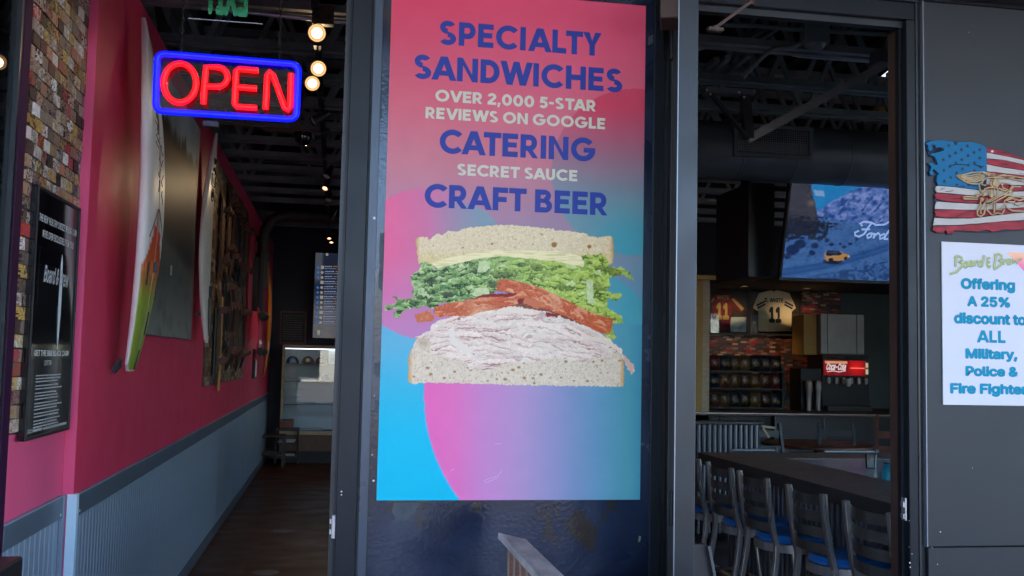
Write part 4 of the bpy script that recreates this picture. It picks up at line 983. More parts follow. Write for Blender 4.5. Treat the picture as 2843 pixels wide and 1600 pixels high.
eagle = [[(495,560),(600,545),(720,515),(880,508),(1000,535),(1100,568),(1250,560),(1466,598),(1700,640)], [(495,560),(540,600),(640,658),(740,680),(830,678),(872,632),(930,592),(1050,580),(1250,600),(1466,640),(1700,690)],
 [(530,575),(700,592),(880,545)], [(555,590),(730,612),(900,560)], [(590,612),(750,632),(900,580)], [(640,640),(770,652),(880,610)], [(560,568),(700,562),(840,530)],
 [(880,520),(960,560),(1040,530)], [(940,545),(1100,560),(1200,545)], [(1040,590),(1150,600),(1330,590)]]
wingm = MB()
for st in eagle: wingm.tube([onY(*C5([p])[0], FY-.017) for p in st], .0030, 5)
fe = part(wingm, 'eagle_wing', G['tan_wood'], FL)
def blob(pts, y, t): return slab(C5(pts), y, t)
circ = lambda x, y, r, n=12: [(x+r*math.cos(k*2*math.pi/n), y+r*math.sin(k*2*math.pi/n)) for k in range(n)]
bm_ = blob(circ(1045, 672, 48), FY-.0127, .008)
for st in (circ(1045, 670, 60, 14)+[(1105,670)], [(600,862),(740,868),(800,872)], [(600,893),(740,897),(800,900)], [(600,862),(600,893)],
           [(820,840),(880,800),(905,745),(960,730),(1070,735),(1100,780),(1090,850),(990,900),(930,940)], [(880,860),(900,800),(960,760),(980,860)], [(1000,760),(990,850)], [(1040,750),(1040,840)], [(1100,740),(1180,780),(1280,760),(1300,830)],
           [(930,985),(1000,960),(1100,905),(1300,800)], [(930,945),(1010,920),(1100,865),(1290,765)], [(1130,690),(1180,660),(1260,680),(1330,720),(1420,720)], [(1150,690),(1160,740),(1250,770),(1290,720)],
           [(850,900),(830,1000),(790,1080),(800,1130),(850,1148),(890,1110),(905,1050),(980,960)], [(940,900),(880,980),(840,1060),(850,1110)], [(930,1050),(1010,1130),(1080,1095),(1150,1115),(1185,1040)], [(1040,950),(1036,1130)], [(1062,950),(1062,1050),(1140,1050),(1150,1000)],
           [(1180,930),(1250,875),(1350,862),(1466,875),(1600,880)], [(1180,930),(1210,1010),(1290,1065),(1466,1072),(1600,1050)], [(1210,920),(1280,890),(1350,900),(1320,940),(1230,935)], [(1330,960),(1400,990),(1466,960),(1600,970)], [(1350,900),(1400,920),(1466,895),(1600,900)], [(820,690),(830,760),(890,820)], [(870,640),(860,690),(920,700)]):
    bm_.tube([onY(*C5([p])[0], FY-.0195) for p in st], .0031, 5)
for (x, y, r) in ((790, 845, 32), (850, 905, 34), (935, 930, 30), (990, 850, 36), (1180, 830, 26), (1250, 800, 26), (1290, 725, 26), (900, 835, 24)):
    q = onY(*C5([(x, y)])[0], FY-.0130); bm_.lathe([(r/5.18/2778*3.6, 0), (r/5.18/2778*3.6*.9, -.006)], q, 10, (0, 1, 0))
part(bm_, 'emblem_figure', G['tan_wood'], FL)
q = onY(*C5([(1005, 212)])[0], FY-.011)
part(MB().lathe([(.0052, 0), (.0048, -.003)], q, 12, (0, 1, 0)), 'button', G['foam_white'], FL)

# ------------------------------------------------------------------ neon OPEN sign
NY = 3.75
NE = thing('neon_open_sign', 'lit OPEN sign in red tube letters with a blue tube border, hung on chains', 'sign', (-.42, NY, 2.49))
def C2(pts): return [(380+x*.37237, 0+y*.37237) for x, y in pts]
def arcp(cx, cy, rx, ry, a0, a1, n=8): return [(cx+rx*math.cos(math.radians(a0+(a1-a0)*i/n)), cy+ry*math.sin(math.radians(a0+(a1-a0)*i/n))) for i in range(n+1)]
tl, tr, br, bl = (152, 398), (1208, 482), (1190, 893), (138, 828)
def lerp(a, b, t): return (a[0]+(b[0]-a[0])*t, a[1]+(b[1]-a[1])*t)
bord = []
for p, c, n in ((bl, tl, tr), (tl, tr, br), (tr, br, bl), (br, bl, tl)):
    d1 = math.hypot(p[0]-c[0], p[1]-c[1]); d2 = math.hypot(n[0]-c[0], n[1]-c[1])
    A = lerp(c, p, 62/d1); B = lerp(c, n, 62/d2)
    bord += [(A[0]*(1-t)**2+c[0]*2*t*(1-t)+B[0]*t*t, A[1]*(1-t)**2+c[1]*2*t*(1-t)+B[1]*t*t) for t in (0, .2, .4, .6, .8, 1)]
def npts(p, y=NY): return [onY(x, yy, y) for x, yy in C2(p)]
part(MB().tube(npts(bord), .0116, 12, closed=True), 'border_tube', G['neon_blue'], NE, smooth=True)
letters = [[arcp(320, 620, 122, 146, 0, 360, 26)], [[(495,775),(505,620),(515,500),(600,502)]+arcp(600, 575, 76, 73, -90, 90, 10)+[(510,645)]],
           [[(905,528),(760,515),(740,530),(735,640),(730,780),(745,797),(895,806)], [(745,650),(893,662)]], [[(960,815),(972,560),(990,535),(1015,560),(1105,810),(1125,822),(1142,800),(1150,550)]]]
for L_ in letters:
    mb = MB()
    for j, st in enumerate(L_):
        if L_ is letters[0]: mb.tube(npts(st[:-1], NY-.004), .0110, 12, closed=True)
        else: mb.tube(npts(st, NY-.004), .0110, 12)
    part(mb, 'letter_tube', G['neon_red'], NE, smooth=True)
pl = npts([(165,410),(1200,490),(1185,885),(150,820)], NY+.022)
part(MB().prism(pl, (0, .004, 0)), 'clear_backing', G['glass'], NE)
pw = npts([(490,895),(610,905),(610,948),(490,938)], NY+.03)
part(MB().prism(pw, (0, .03, 0)), 'power_box', G['black'], NE, bevel=.002)
stp = MB()
for p in ((300,410),(700,440),(1000,465),(300,838),(700,858),(1000,880),(225,620),(610,660),(740,600),(980,700),(1145,600)):
    q = npts([p], NY)[0]; stp.tube([q, q+np.array([0, .022, 0])], .003, 6)
part(stp, 'tube_standoff', G['white_plastic'], NE)
def chain(name_parent, px, py0, y, ztop):
    q = onY(px, py0, y); z = q[2]; mb = MB(); k = 0
    while z < ztop:
        c = np.array([q[0]+.0015*math.sin(k), y, z+.008]); ax = (np.array([1, 0, 0]) if k % 2 else np.array([0, 1, 0]))
        ring = [c+ax*.0045*math.cos(t)+np.array([0, 0, 1])*.0105*math.sin(t) for t in [i*math.pi/4 for i in range(8)]]
        mb.tube(ring, .0016, 4, closed=True); z += .0165; k += 1
    return part(mb, 'chain', G['chain'], name_parent)
chain(NE, 503, 148, NY+.02, 3.45); chain(NE, 775, 162, NY+.02, 3.45)

# ------------------------------------------------------------------ EXIT sign seen from behind
EX = thing('exit_sign', 'edge lit green EXIT sign on clear acrylic, seen in mirror image from behind', 'sign', (-.46, 3.9, 2.9))
XY = 3.9
q = [onY(523, 50, XY), onY(729, 58, XY)]
zb = min(q[0][2], q[1][2])
part(MB().box(q[0][0], q[1][0], XY, XY+.005, zb, zb+.205), 'acrylic_panel', G['glass'], EX)
part(MB().box(q[0][0], q[1][0], XY-.0003, XY+.0055, zb-.002, zb), 'lit_edge', G['white_plastic'], EX)
part(MB().box(q[0][0]-.01, q[1][0]+.01, XY-.02, XY+.025, zb+.205, zb+.25), 'sign_housing', G['white_plastic'], EX)
xr = onY(687, 40, XY)[0]; xl = onY(564, 40, XY)[0]; zb2 = onY(600, 40, XY)[2]
text('EXIT', (xr, XY+.0055, zb2), (-1, 0, 0), (0, 0, 1), xr-xl, .15, G['exit_green'], EX, bold=.05, thick=.001)
# ------------------------------------------------------------------ ceiling: bar joists, conduits, track
joist_y = [5.30, 6.0, 6.62, 7.3, 8.0, 8.66, 9.3, 9.95, 10.6, 11.3, 12.0, 13.2, 14.2]
desc = ['nearest the doorway', 'second from the doorway', 'third from the doorway', 'fourth from the doorway, above the round duct', 'fifth from the doorway', 'sixth from the doorway', 'seventh from the doorway', 'eighth from the doorway',
        'ninth from the doorway', 'tenth from the doorway', 'in front of the black bulkhead', 'second from the far end', 'furthest from the doorway']
for i, y in enumerate(joist_y):
    t = thing('bar_joist', 'open web steel ceiling joist, '+desc[i], 'joist', (0, y, 3.42), 'open web joists under the roof')
    mt = G['joist'] if i != 1 and i != 2 else G['joist_green']
    x1 = 1.28 if i > 10 else 10.4
    b = MB(); b.box(-1.1, x1, y-.045, y-.040, 3.42, 3.475); b.box(-1.1, x1, y+.0, y+.005, 3.42, 3.475); b.box(-1.1, x1, y-.085, y-.0452, 3.42, 3.426); b.box(-1.1, x1, y+.0052, y+.045, 3.42, 3.426)
    part(b, 'bottom_chord', mt, t)
    part(MB().box(-1.1, x1, y-.07, y+.03, 4.12, 4.17), 'top_chord', mt, t)
    px_ = -.95+(.12 if i % 2 else 0); zz = 0
    me = None
    while px_ < min(x1, 7.5) and i < 9:
        for s in (0, 1):
            q0 = (px_+(.02 if s else -.02), y-.02, 3.45); q1 = (px_+(.33 if s else -.33), y-.02, 4.13)
            if me is None or True:
                part(MB().bar(q0, q1, .032, .032, up=(0, 1, 0)), 'web', mt, t)
        px_ += .70
deck = MB(); x = -3
deckt = thing('roof_deck', 'dark ribbed metal roof deck above the joists', 'ceiling', (3, 9, 4.18))
x = -2.9
while x < 10.4:
    deck.box(x, x+.09, 3.62, 16.2, 4.18, 4.22); x += .2
o = part(deck, 'deck_ribs', G['ceil_black'], deckt); o['kind'] = 'stuff'
def pipe_thing(name, label, cat, pts, r, mat, fittings=(), n=10):
    p = np.array(pts); t = thing(name, label, cat, tuple(p.mean(0)))
    # round the bends
    out = [p[0]]
    for i in range(1, len(p)-1):
        a, b, c = p[i-1], p[i], p[i+1]; d1 = np.linalg.norm(a-b); d2 = np.linalg.norm(c-b); k = min(r*5, d1*.45, d2*.45)
        A = b+(a-b)/d1*k; B = b+(c-b)/d2*k
        out += [A*(1-s)**2+b*2*s*(1-s)+B*s*s for s in (0, .25, .5, .75, 1)]
    out.append(p[-1])
    part(MB().tube(out, r, n), 'pipe_run', mat, t, smooth=True)
    for f, ax in fittings: part(MB().lathe([(r*1.3, -.03), (r*1.3, .03)], f, n, ax), 'coupling', mat, t, smooth=True)
    return t
# conduit in front of the first joist, left opening, with its box
c0 = onY(560, 22, 5.1); c1 = onY(1000, 66, 5.1)
cd = pipe_thing('conduit', 'thin bright conduit with a junction box above the neon sign', 'conduit', [c0, c1], .011, G['galv'])
bx = onY(897, 45, 5.08)
jb = part(MB().box(bx[0]-.055, bx[0]+.055, 5.05, 5.10, bx[2]-.05, bx[2]+.05), 'junction_box', G['brown_metal'], cd, bevel=.003)
for s in (-1, 1): part(MB().lathe([(.016, 0), (.014, -.003)], (bx[0]+s*.026, 5.049, bx[2]-.01), 14, (0, 1, 0)), 'knockout', G['frame_dark'], jb)
# right opening conduits
cc = [onY(*p, 5.4) for p in ((1840,165),(1905,150),(1945,133),(2000,120),(2060,121),(2130,126),(2160,135),(2205,153),(2260,158),(2412,169))]
pipe_thing('silver_conduit', 'bent silver conduit crossing under the joists in the bar room', 'conduit', cc, .013, G['galv'])
bq = onY(2262, 96, 5.2)
jb = thing('ceiling_junction_box', 'dark green painted junction box with conduits under the nearest joist', 'junction box', tuple(bq))
part(MB().box(bq[0]-.075, bq[0]+.075, 5.16, 5.24, bq[2]-.06, bq[2]+.06), 'box_body', G['joist_green'], jb, bevel=.008)
part(MB().tube([onY(*p, 5.2) for p in ((2010,70),(2100,72),(2180,80),(2240,85))], .014, 8), 'conduit_arm', G['joist_green'], jb, smooth=True)
part(MB().tube([onY(*p, 5.2) for p in ((2290,86),(2350,90),(2480,98))], .014, 8), 'conduit_arm', G['joist_green'], jb, smooth=True)
part(MB().tube([onY(*p, 5.2) for p in ((2240,112),(2200,130),(2150,135),(2125,150),(2060,215))], .014, 8), 'conduit_arm', G['joist_green'], jb, smooth=True)
part(MB().lathe([(.06, 0), (.05, -.02), (.02, -.03)], (bq[0], 5.2, bq[2]-.06), 16), 'cover_dome', G['joist_green'], jb, smooth=True)
# strut channels sloping away on the left of the right opening
st = thing('strut_channels', 'bundle of slanting painted strut channels above the near joists', 'strut', tuple(onY(2050, 140, 6.3)))
for a, b in (((2160,75),(2065,140)), ((2120,80),(2020,142)), ((2080,150),(2000,225)), ((2020,160),(1960,215)), ((1990,165),(1930,215))):
    part(MB().bar(onY(*a, 5.45), onY(*b, 6.5), .03, .03), 'channel', G['joist_green'], st)
# thin low conduit behind
pipe_thing('low_conduit', 'thin pale conduit running just above the round duct', 'conduit', [onY(*p, 7.15) for p in ((1990,280),(2160,302),(2240,307),(2370,312),(2400,318))], .009, G['galv'])
jo = onY(2447, 311, 7.1)
single(MB().box(jo[0]-.055, jo[0]+.055, 7.05, 7.12, jo[2]-.028, jo[2]+.028), 'orange_junction_box', G['ochre'], 'small orange junction box above the duct at the right end', 'junction box', bevel=.003)
# round duct
du = thing('round_duct', 'large dark round spiral duct crossing the bar room with a mesh grille', 'duct', (4, 6.95, 3.0))
dz, dr, dy = 3.205, .212, 6.95
part(MB().tube([(1.35, dy, dz), (10.4, dy, dz)], dr, 40), 'duct_tube', G['duct'], du, smooth=True)
x = 1.6
while x < 7:
    part(MB().lathe([(dr+.002, -.006), (dr+.006, 0), (dr+.002, .006)], (x, dy, dz), 40, (1, 0, 0)), 'seam_ring', G['duct'], du, smooth=True); x += .42
g0 = onY(2050, 352, 6.72); g1 = onY(2247, 432, 6.72); gy = 6.722
gr = part(MB().box(g0[0]-.03, g1[0]+.03, gy, gy+.04, g1[2]-.03, g1[2]-.004).box(g0[0]-.03, g1[0]+.03, gy, gy+.04, g0[2]+.004, g0[2]+.03).box(g0[0]-.03, g0[0]-.004, gy, gy+.04, g1[2]-.0035, g0[2]+.0035).box(g1[0]+.004, g1[0]+.03, gy, gy+.04, g1[2]-.0035, g0[2]+.0035), 'grille_frame', G['duct'], du)
part(MB().box(g0[0], g1[0], gy+.02, gy+.03, g1[2], g0[2]), 'grille_void', G['black'], du)
gm = MB(); x = g0[0]+.01
while x < g1[0]: gm.box(x, x+.0025, gy+.010, gy+.013, g1[2], g0[2]); x += .017
z = g1[2]+.01
while z < g0[2]: gm.box(g0[0], g1[0], gy+.0065, gy+.0095, z, z+.0025); z += .017
o = part(gm, 'grille_mesh', G['joist'], gr); o['kind'] = 'stuff'
# hanging bracket and diagonal brace
hb_ = thing('tv_brace', 'long diagonal steel brace and hanging bracket bolted below the joists', 'bracket', tuple(onY(2078, 388, 5.0)))
B0 = onY(2078, 386, 5.0)
part(MB().bar(B0, onY(2482, 166, 5.0), .045, .034, up=(0, 1, 0)), 'diagonal_brace', G['joist'], hb_)
part(MB().bar(onY(2068, 262, 5.0), B0, .05, .04, up=(0, 1, 0)), 'drop_leg', G['ceil_black'], hb_)
part(MB().bar(onY(1962, 248, 5.0), B0, .016, .03, up=(0, 1, 0)), 'side_stay', G['ceil_black'], hb_)
part(MB().box(onY(1955, 250, 5)[0], onY(2082, 250, 5)[0], 4.96, 5.04, onY(2000, 262, 5)[2], onY(2000, 248, 5)[2]), 'head_plate', G['duct'], hb_)
for p in ((1962,250),(1972,262),(2052,257),(2066,270)):
    part(MB().lathe([(.007, 0), (.005, -.006)], onY(*p, 4.96), 8, (0, 1, 0)), 'bolt', G['steel_chip'], hb_)
ba = onY(2455, 158, 4.95)
part(MB().box(ba[0]-.06, ba[0]+.10, 4.9, 5.0, ba[2]-.045, ba[2]+.03), 'end_bracket', G['duct'], hb_, bevel=.003)
# lit panel glimpsed at the jamb
lq = onY(2465, 205, 8.0)
lt_ = thing('ceiling_panel_light', 'small bright white light between the joists at the right jamb', 'light', tuple(lq))
part(MB().prism([onY(*p, 8.0) for p in ((2446,212),(2468,194),(2520,194),(2520,217),(2452,217))], (0, .05, 0)), 'housing', G['black'], lt_)
part(MB().prism([onY(*p, 7.995) for p in ((2447,212),(2468,195),(2519,195),(2519,216),(2452,216))], (0, -.004, 0)), 'diffuser', em_mat('panel_light', (.85, .92, 1.), EM*1.6), lt_)
# ceiling speaker dish
sq = onY(1975, 562, 10.6)
sp = thing('ceiling_speaker', 'pale round ceiling speaker hanging in the dark left of the television', 'speaker', tuple(sq))
part(MB().lathe([(.085, 0), (.082, .018), (.03, .03)], sq, 20), 'dish', G['white_plastic'], sp, smooth=True)
part(MB().lathe([(.035, .03), (.035, .075)], sq, 12).tube([(sq[0], sq[1], sq[2]+.075), (sq[0], sq[1], 3.42)], .006, 6), 'stem', G['frame_dark'], sp)

# ---- track lights
TX = -.16
tk = thing('light_track', 'black ceiling track carrying the spotlights down the left corridor', 'light track', (TX, 9.5, 3.36))
part(MB().box(TX-.018, TX+.018, 4.4, 15.5, 3.385, 3.415), 'track_rail', G['ceil_black'], tk)
for y in (5.3, 7.3, 9.3, 11.3): part(MB().box(TX-.006, TX+.006, y-.02, y+.02, 3.4155, 3.42), 'hanger', G['joist'], tk)
def spot(px, py, y, aim, lit, label, r=.040, L=.13):
    c = onY(px, py, y); t = thing('track_spotlight', label, 'spotlight', tuple(c), 'spotlights on the ceiling track')
    a = np.array(aim, float); a /= np.linalg.norm(a)
    back = c-a*L
    part(MB().lathe([(r*.55, -L), (r*.75, -L*.7), (r*.95, -L*.25), (r*1.12, 0), (r*1.06, -.002), (r*.98, -.02), (r*.3, -.03)], c, 20, a), 'lamp_housing', G['brown_metal'] if lit == 2 else G['frame_dark'], t, smooth=True)
    part(MB().lathe([(r*.96, -.018), (r*.88, -.008), (r*.5, -.002), (.002, -.001)], c, 20, a), 'bulb_face', G['bulb'] if lit == 2 else (G['bulb_dim'] if lit else G['steel_chip']), t, smooth=True)
    if lit: part(MB().lathe([(r*1.08, -.004), (r*1.0, .001), (r*.9, -.006), (r*.9, -.016)], c, 20, a), 'bloom_ring', G['bulb_bloom'], t, smooth=True)  # glowing ring added to imitate amber bloom round a lit bulb
    k = c-a*L*.5
    part(MB().tube([k, (TX, k[1]+.02, k[2]+.03), (TX, k[1]+.02, 3.38)], .006, 6).box(TX-.02, TX+.02, k[1]-.02, k[1]+.06, 3.352, 3.384), 'yoke', G['frame_dark'], t)
    return c, a
lamps = []
for i, (px, py, y, aim, lit, lb) in enumerate(((880, 92, 4.9, (.12, -1, -.28), 2, 'largest lit spotlight at the top of the track, facing the door'), (884, 191, 5.55, (.1, -1, -.26), 2, 'second lit spotlight, just below the largest one'),
      (867, 232, 5.9, (-.05, -1, -.30), 2, 'third lit spotlight, lower and slightly left of the second'), (868, 338, 6.7, (-.7, -.2, -.5), 0, 'unlit spotlight aimed left below the three lit ones'), (868, 380, 7.2, (-.8, -.1, -.4), 0, 'unlit spotlight aimed left with a pale rim, fifth down the track'),
      (905, 492, 8.8, (-.35, -.45, -.8), 0, 'unlit spotlight with a pale rim pointing down, half way down the track'), (902, 524, 9.4, (-.3, -.5, -.8), 1, 'bright small lit spotlight half way down the track'), (912, 558, 10.2, (-.1, -.5, -.8), 0, 'small unlit spotlight just below the bright small one'),
      (920, 610, 11.6, (-.4, .2, -.8), 0, 'tiny unlit spotlight near the end wall'), (914, 663, 13.4, (0, -.3, -.9), 1, 'last but one tiny lit spotlight near the menu screen'), (920, 674, 13.9, (0, -.3, -.9), 1, 'last tiny lit spotlight above the menu screen'))):
    c, a = spot(px, py, y, aim, lit, lb, r=.040 if lit == 2 else (.026 if lit else .034))
    if lit: lamps.append((c, a, 0.15 if lit == 2 else 1.2))
for c, a, e in lamps:
    ld_ = bpy.data.lights.new('lamp_beam', 'SPOT'); ld_.energy = e; ld_.spot_size = math.radians(125); ld_.spot_blend = .6; ld_.color = (1, .72, .42); ld_.shadow_soft_size = .03
    lo = bpy.data.objects.new('lamp_beam', ld_); COL.objects.link(lo); lo.location = tuple(c+a*.03); lo.rotation_euler = Vector(tuple(-a)).to_track_quat('Z', 'Y').to_euler()
# the lamp that shows at the very left edge, through the open leaf's glass
# dome camera fixture
dq = onY(824, 382, 7.0)
dc = thing('dome_fixture', 'brown ceiling bracket with a dark glass dome under the joists', 'fixture', tuple(dq))
part(MB().box(dq[0]-.22, dq[0]+.16, 6.98, 7.05, dq[2]+.035, dq[2]+.06), 'bracket_arm', G['brown_metal'], dc)
part(MB().lathe([(.06, .035), (.06, .0), (.05, -.03), (.03, -.05), (.003, -.056)], (dq[0]+.04, 7.01, dq[2]), 20), 'dome', G['black_gloss'], dc, smooth=True)
part(MB().box(dq[0]-.05, dq[0]+.02, 7.0, 7.03, dq[2]+.06, 3.42), 'drop_rod', G['brown_metal'], dc)
# corrugated dark duct upper left behind the wall top
pipe_thing('flexible_duct', 'dark wrinkled flexible duct near the ceiling behind the sign chain', 'duct', [onY(400, -40, 6.0), onY(430, 60, 6.2), onY(470, 130, 6.5)], .06, G['ceil_black'], n=14)

# ------------------------------------------------------------------ black framed poster on the mosaic
BP = thing('black_card_poster', 'tall glossy black framed poster with white print hung on the sticker mosaic', 'poster', (-1.05, 3.95, 1.305))
bx0, by0, by1, bz0, bz1 = -1.054, 3.675, 4.255, 1.308, 2.195
part(MB().box(bx0-.004, bx0+.014, by0, by1, bz0, bz1), 'print_panel', G['black_gloss'], BP)
fr = MB().box(bx0+.0145, bx0+.020, by0, by0+.012, bz0, bz1).box(bx0+.0145, bx0+.020, by1-.012, by1, bz0, bz1).box(bx0+.0145, bx0+.020, by0+.0125, by1-.0125, bz0, bz0+.012).box(bx0+.0145, bx0+.020, by0+.0125, by1-.0125, bz1-.012, bz1)
part(fr, 'frame', G['frame_dark'], BP, bevel=.001)
IX = bx0+.0142
def btext(s, px0, px1, pyb, cap, **kw):
    a = onX(px0, pyb, IX); b = onX(px1, pyb, IX)
    return text(s, (IX, a[1], a[2]), YU, ZU, b[1]-a[1], cap, G['white'], BP, thick=.0004, name='printed_line', res=2, **kw)
def y_of(px, z):
    q = onX(px, 900, IX); return q[1]
def bt(s, y0, y1, z, cap, bold=.0, mat='white', **kw):
    return text(s, (IX, y0, z), YU, ZU, y1-y0, cap, G[mat], BP, thick=.0004, name='printed_line', res=2, bold=bold, **kw)
bt("THE NEW 'HEALTHY CHOICE' DINING CARD", 3.715, 4.225, 2.075, .026, .01)
bt("DEVELOPED EXCLUSIVELY FOR YOU!", 3.765, 4.185, 2.022, .026, .01)
part(MB().prism([(IX+.0004, 3.745+dy_, 1.985+dz_) for dy_, dz_ in ((0, 0), (.44, 0), (.44, -.20), (0, -.20))], (.0006, 0, 0)), 'card_picture', G['black_gloss'], BP)
tt = text('Board & Brew', (IX, 3.80, 1.865), YU, ZU, .33, .062, G['white_plastic'], BP, thick=.0018, name='card_title', res=3, shear=.25)
part(MB().prism([(IX+.0012, 4.03+a, 1.985-b) for a, b in ((0, 0), (.012, .03), (.020, .12), (.020, .22), (.010, .32), (-.002, .36), (-.012, .30), (-.018, .20), (-.016, .10), (-.010, .03))], (.0006, 0, 0)), 'surfboard_print', G['paper'], BP)
bt("GET THE B&B BLACK CARD", 3.745, 4.20, 1.600, .021, .015)
bt("LIMITED", 3.875, 3.965, 1.566, .018, .0)
lm = MB(); random.seed(5); z = 1.528
for k in range(17):
    if k in (3, 4+1, 8, 11, 13): z -= .004
    ln = random.uniform(.26, .36); y = 3.78; e = y+ln
    while y < e:
        w = random.uniform(.006, .03); lm.box(IX+.0003, IX+.0006, y, min(e, y+w), z, z+.0042); y += w+.004
    z -= .0108
o = part(lm, 'small_print', G['white_plastic'], BP); o['kind'] = 'stuff'
bt("1015 S Rural Road", 3.715, 3.885, 1.332, .013, .0)
lm = MB(); y = 3.91
while y < 4.22: lm.box(IX+.0003, IX+.0006, y, y+.008, 1.332, 1.341); y += .0105
o = part(lm, 'contact_line', G['white_plastic'], BP); o['kind'] = 'stuff'

# ------------------------------------------------------------------ surfboards
def surfboard(name, label, yc, z0, z1, xw, width, thick, rocker, colfn, mat, nosep=1.6, tailp=.55, tail_w=.28, n=48, k=16):
    t = thing(name, label, 'surfboard', (xw, yc, z0)); mb = MB(); L = z1-z0
    vs = []; cs = []
    for i in range(n+1):
        s = i/n; z = z0+L*s
        w = width/2*min(1, (1-s)**.5*1.32*(1-.28*(1-s)**2)+0) if s > .5 else width/2*(tail_w+(1-tail_w)*math.sin(min(1, s/.5)*math.pi/2)**.8)
        w = width/2*(tail_w+(1-tail_w)*math.sin(min(1, s/.46)*math.pi/2)) if s < .46 else width/2*max(.001, (1-((s-.46)/.54)**2.2))
        if s < .02: w *= .55+.45*s/.02
        th = thick/2*max(.12, (math.sin(math.pi*min(1, max(0, .04+.94*s)))**.45))
        xc = xw+rocker*(1-((s-.45)/.55)**2 if s > .45 else 1-((.45-s)/.45)**2*.8)
        for j in range(k):
            a = 2*math.pi*j/k; ca, sa = math.cos(a), math.sin(a)
            yy = yc+w*math.copysign(abs(ca)**.62, ca); xx = xc+th*math.copysign(abs(sa)**.62, sa)
            vs.append((xx, yy, z)); cs.append(colfn((yy-yc)/(width/2), s, sa, ca))
    fs = [(i*k+j, i*k+(j+1) % k, (i+1)*k+(j+1) % k, (i+1)*k+j) for i in range(n) for j in range(k)]
    mb.add(vs, fs+[tuple(range(k-1, -1, -1)), tuple(n*k+j for j in range(k))]); mb.c = cs
    part(mb, 'board', mat, t, smooth=True)
    def surf(v, s, off=.001):
        """point on the room side of the board: v across (-1..1 half width), s along"""
        xc = xw+rocker*(1-((s-.45)/.55)**2 if s > .45 else 1-((.45-s)/.45)**2*.8)
        th = thick/2*max(.12, (math.sin(math.pi*min(1, max(0, .04+.94*s)))**.45))
        w = width/2*(tail_w+(1-tail_w)*math.sin(min(1, s/.46)*math.pi/2)) if s < .46 else width/2*max(.001, (1-((s-.46)/.54)**2.2))
        r = min(.98, abs(v*width/2)/max(w, 1e-4)); return (xc+th*(1-r**3.226)**.31+off, yc+v*width/2, z0+(z1-z0)*s)
    return t, surf
WHT = s2l((242, 238, 234))
def c1(v, s, sa, ca):
    if sa > .25 and ca > -.965:
        top = .455-.12*abs(v+.03)*1.6
        if s < top and s > .0:
            stripe = abs(((v+1)*9) % 1-.5) < .12
            ks = [(0, (150,170,60)), (.20, (160,180,62)), (.235, (190,150,70)), (.30, (214,100,52)), (.38, (222,70,44)), (.43, (130,40,60)), (.50, (110,30,50))]
            for (a, ca_), (b, cb) in zip(ks[:-1], ks[1:]):
                if a <= s <= b:
                    q = (s-a)/(b-a); c = [ca_[i]*(1-q)+cb[i]*q for i in range(3)]; 
                    if stripe and s > .26: c = [min(255, x*1.12+18) for x in c]
                    return s2l(c)
    return WHT
sb, sf = surfboard('surfboard', 'tall white surfboard with red to lime tail, nearest the door on the red wall', 4.94, 1.532, 3.225, -.965, .46, .066, .080, c1, G['board_print'], n=150, k=40, tail_w=.42)
lnm = MB()
for v in (-.02, .03): lnm.tube([sf(v, s, .0006) for s in np.linspace(.04, .97, 26)], .0009, 4)
part(lnm, 'stringer', G['wood_edge'], sb)
def scribble(sf_, seed, s0, s1, vs, mat, parent, nm='signature', r=.0016, dens=10):
    random.seed(seed); mb = MB()
    for v0 in vs:
        s = s1; pts = []
        while s > s0:
            pts.append(sf_(v0+random.uniform(-.16, .16), s, .0012)); s -= random.uniform(.006, .016)
        for i in range(0, len(pts)-3, 4): mb.tube(pts[i:i+4], r, 4)
    return part(mb, nm, mat, parent)
scribble(sf, 1, .60, .74, (-.30,), G['ink'], sb); scribble(sf, 2, .50, .66, (-.05,), G['ink'], sb); scribble(sf, 4, .54, .64, (.25,), G['dark_ink'], sb); scribble(sf, 6, .47, .56, (.30,), G['ink'], sb)
mb = MB(); mb.tube([sf(-.24, .79, .001), sf(-.14, .75, .001), sf(-.26, .735, .001), sf(-.10, .70, .001), sf(-.20, .66, .001)], .0035, 5)
part(mb, 'bird_logo', G['ink'], sb)
mb = MB()
for s_ in (.905, .872, .84):
    mb.tube([sf(.2, s_, .001), sf(.85*(1-s_)*4, s_, .001), sf(.85*(1-s_)*4, s_-.024, .001), sf(.2, s_-.024, .001), sf(.2, s_, .001)], .0015, 4)
part(mb, 'logo_box', G['ink'], sb)
lv = MB(); e1_ = [sf(-.03+.0*s, .455, .001), sf(-.45, .405, .001), sf(-.72, .365, .001)]; e2_ = [sf(.03, .455, .001), sf(.45, .405, .001), sf(.78, .36, .001)]
lv.tube(e1_, .0022, 4).tube(e2_, .0022, 4); part(lv, 'trim_line', G['ink'], sb)
for (v, s0, s1) in ((-.02, .275, .305),):
    part(MB().tube([sf(v, s0, .003), sf(v, s1, .003)], .012, 8, sx=.5), 'leash_plug', G['ink'], sb)
for (v, s0, s1) in ((.62, .20, .27), (-.55, .235, .30), (.16, .10, .165), (.02, .005, .06)):
    part(MB().tube([sf(v, s0, .001), sf(v*1.02, s1, .001)], .005, 6), 'fin_box', G['ink'], sb)
fx = -1.0
for dy_, sgn in ((-.02, -1), (.05, 1)):
    fb = MB(); fb.prism([(fx+.02, 4.86+dy_, 1.60), (fx+.02, 4.86+dy_, 1.55), (fx-.012, 4.86+dy_+.0, 1.515), (fx-.006, 4.86+dy_, 1.55)], (0, .006, 0))
    part(fb, 'fin', G['ink'], sb)
def c2(v, s, sa, ca):
    if sa > .2 and v > .62 and s > .06: return s2l((140, 130, 120)) if v < .72 else s2l((246, 240, 232))
    return s2l((246, 240, 232))
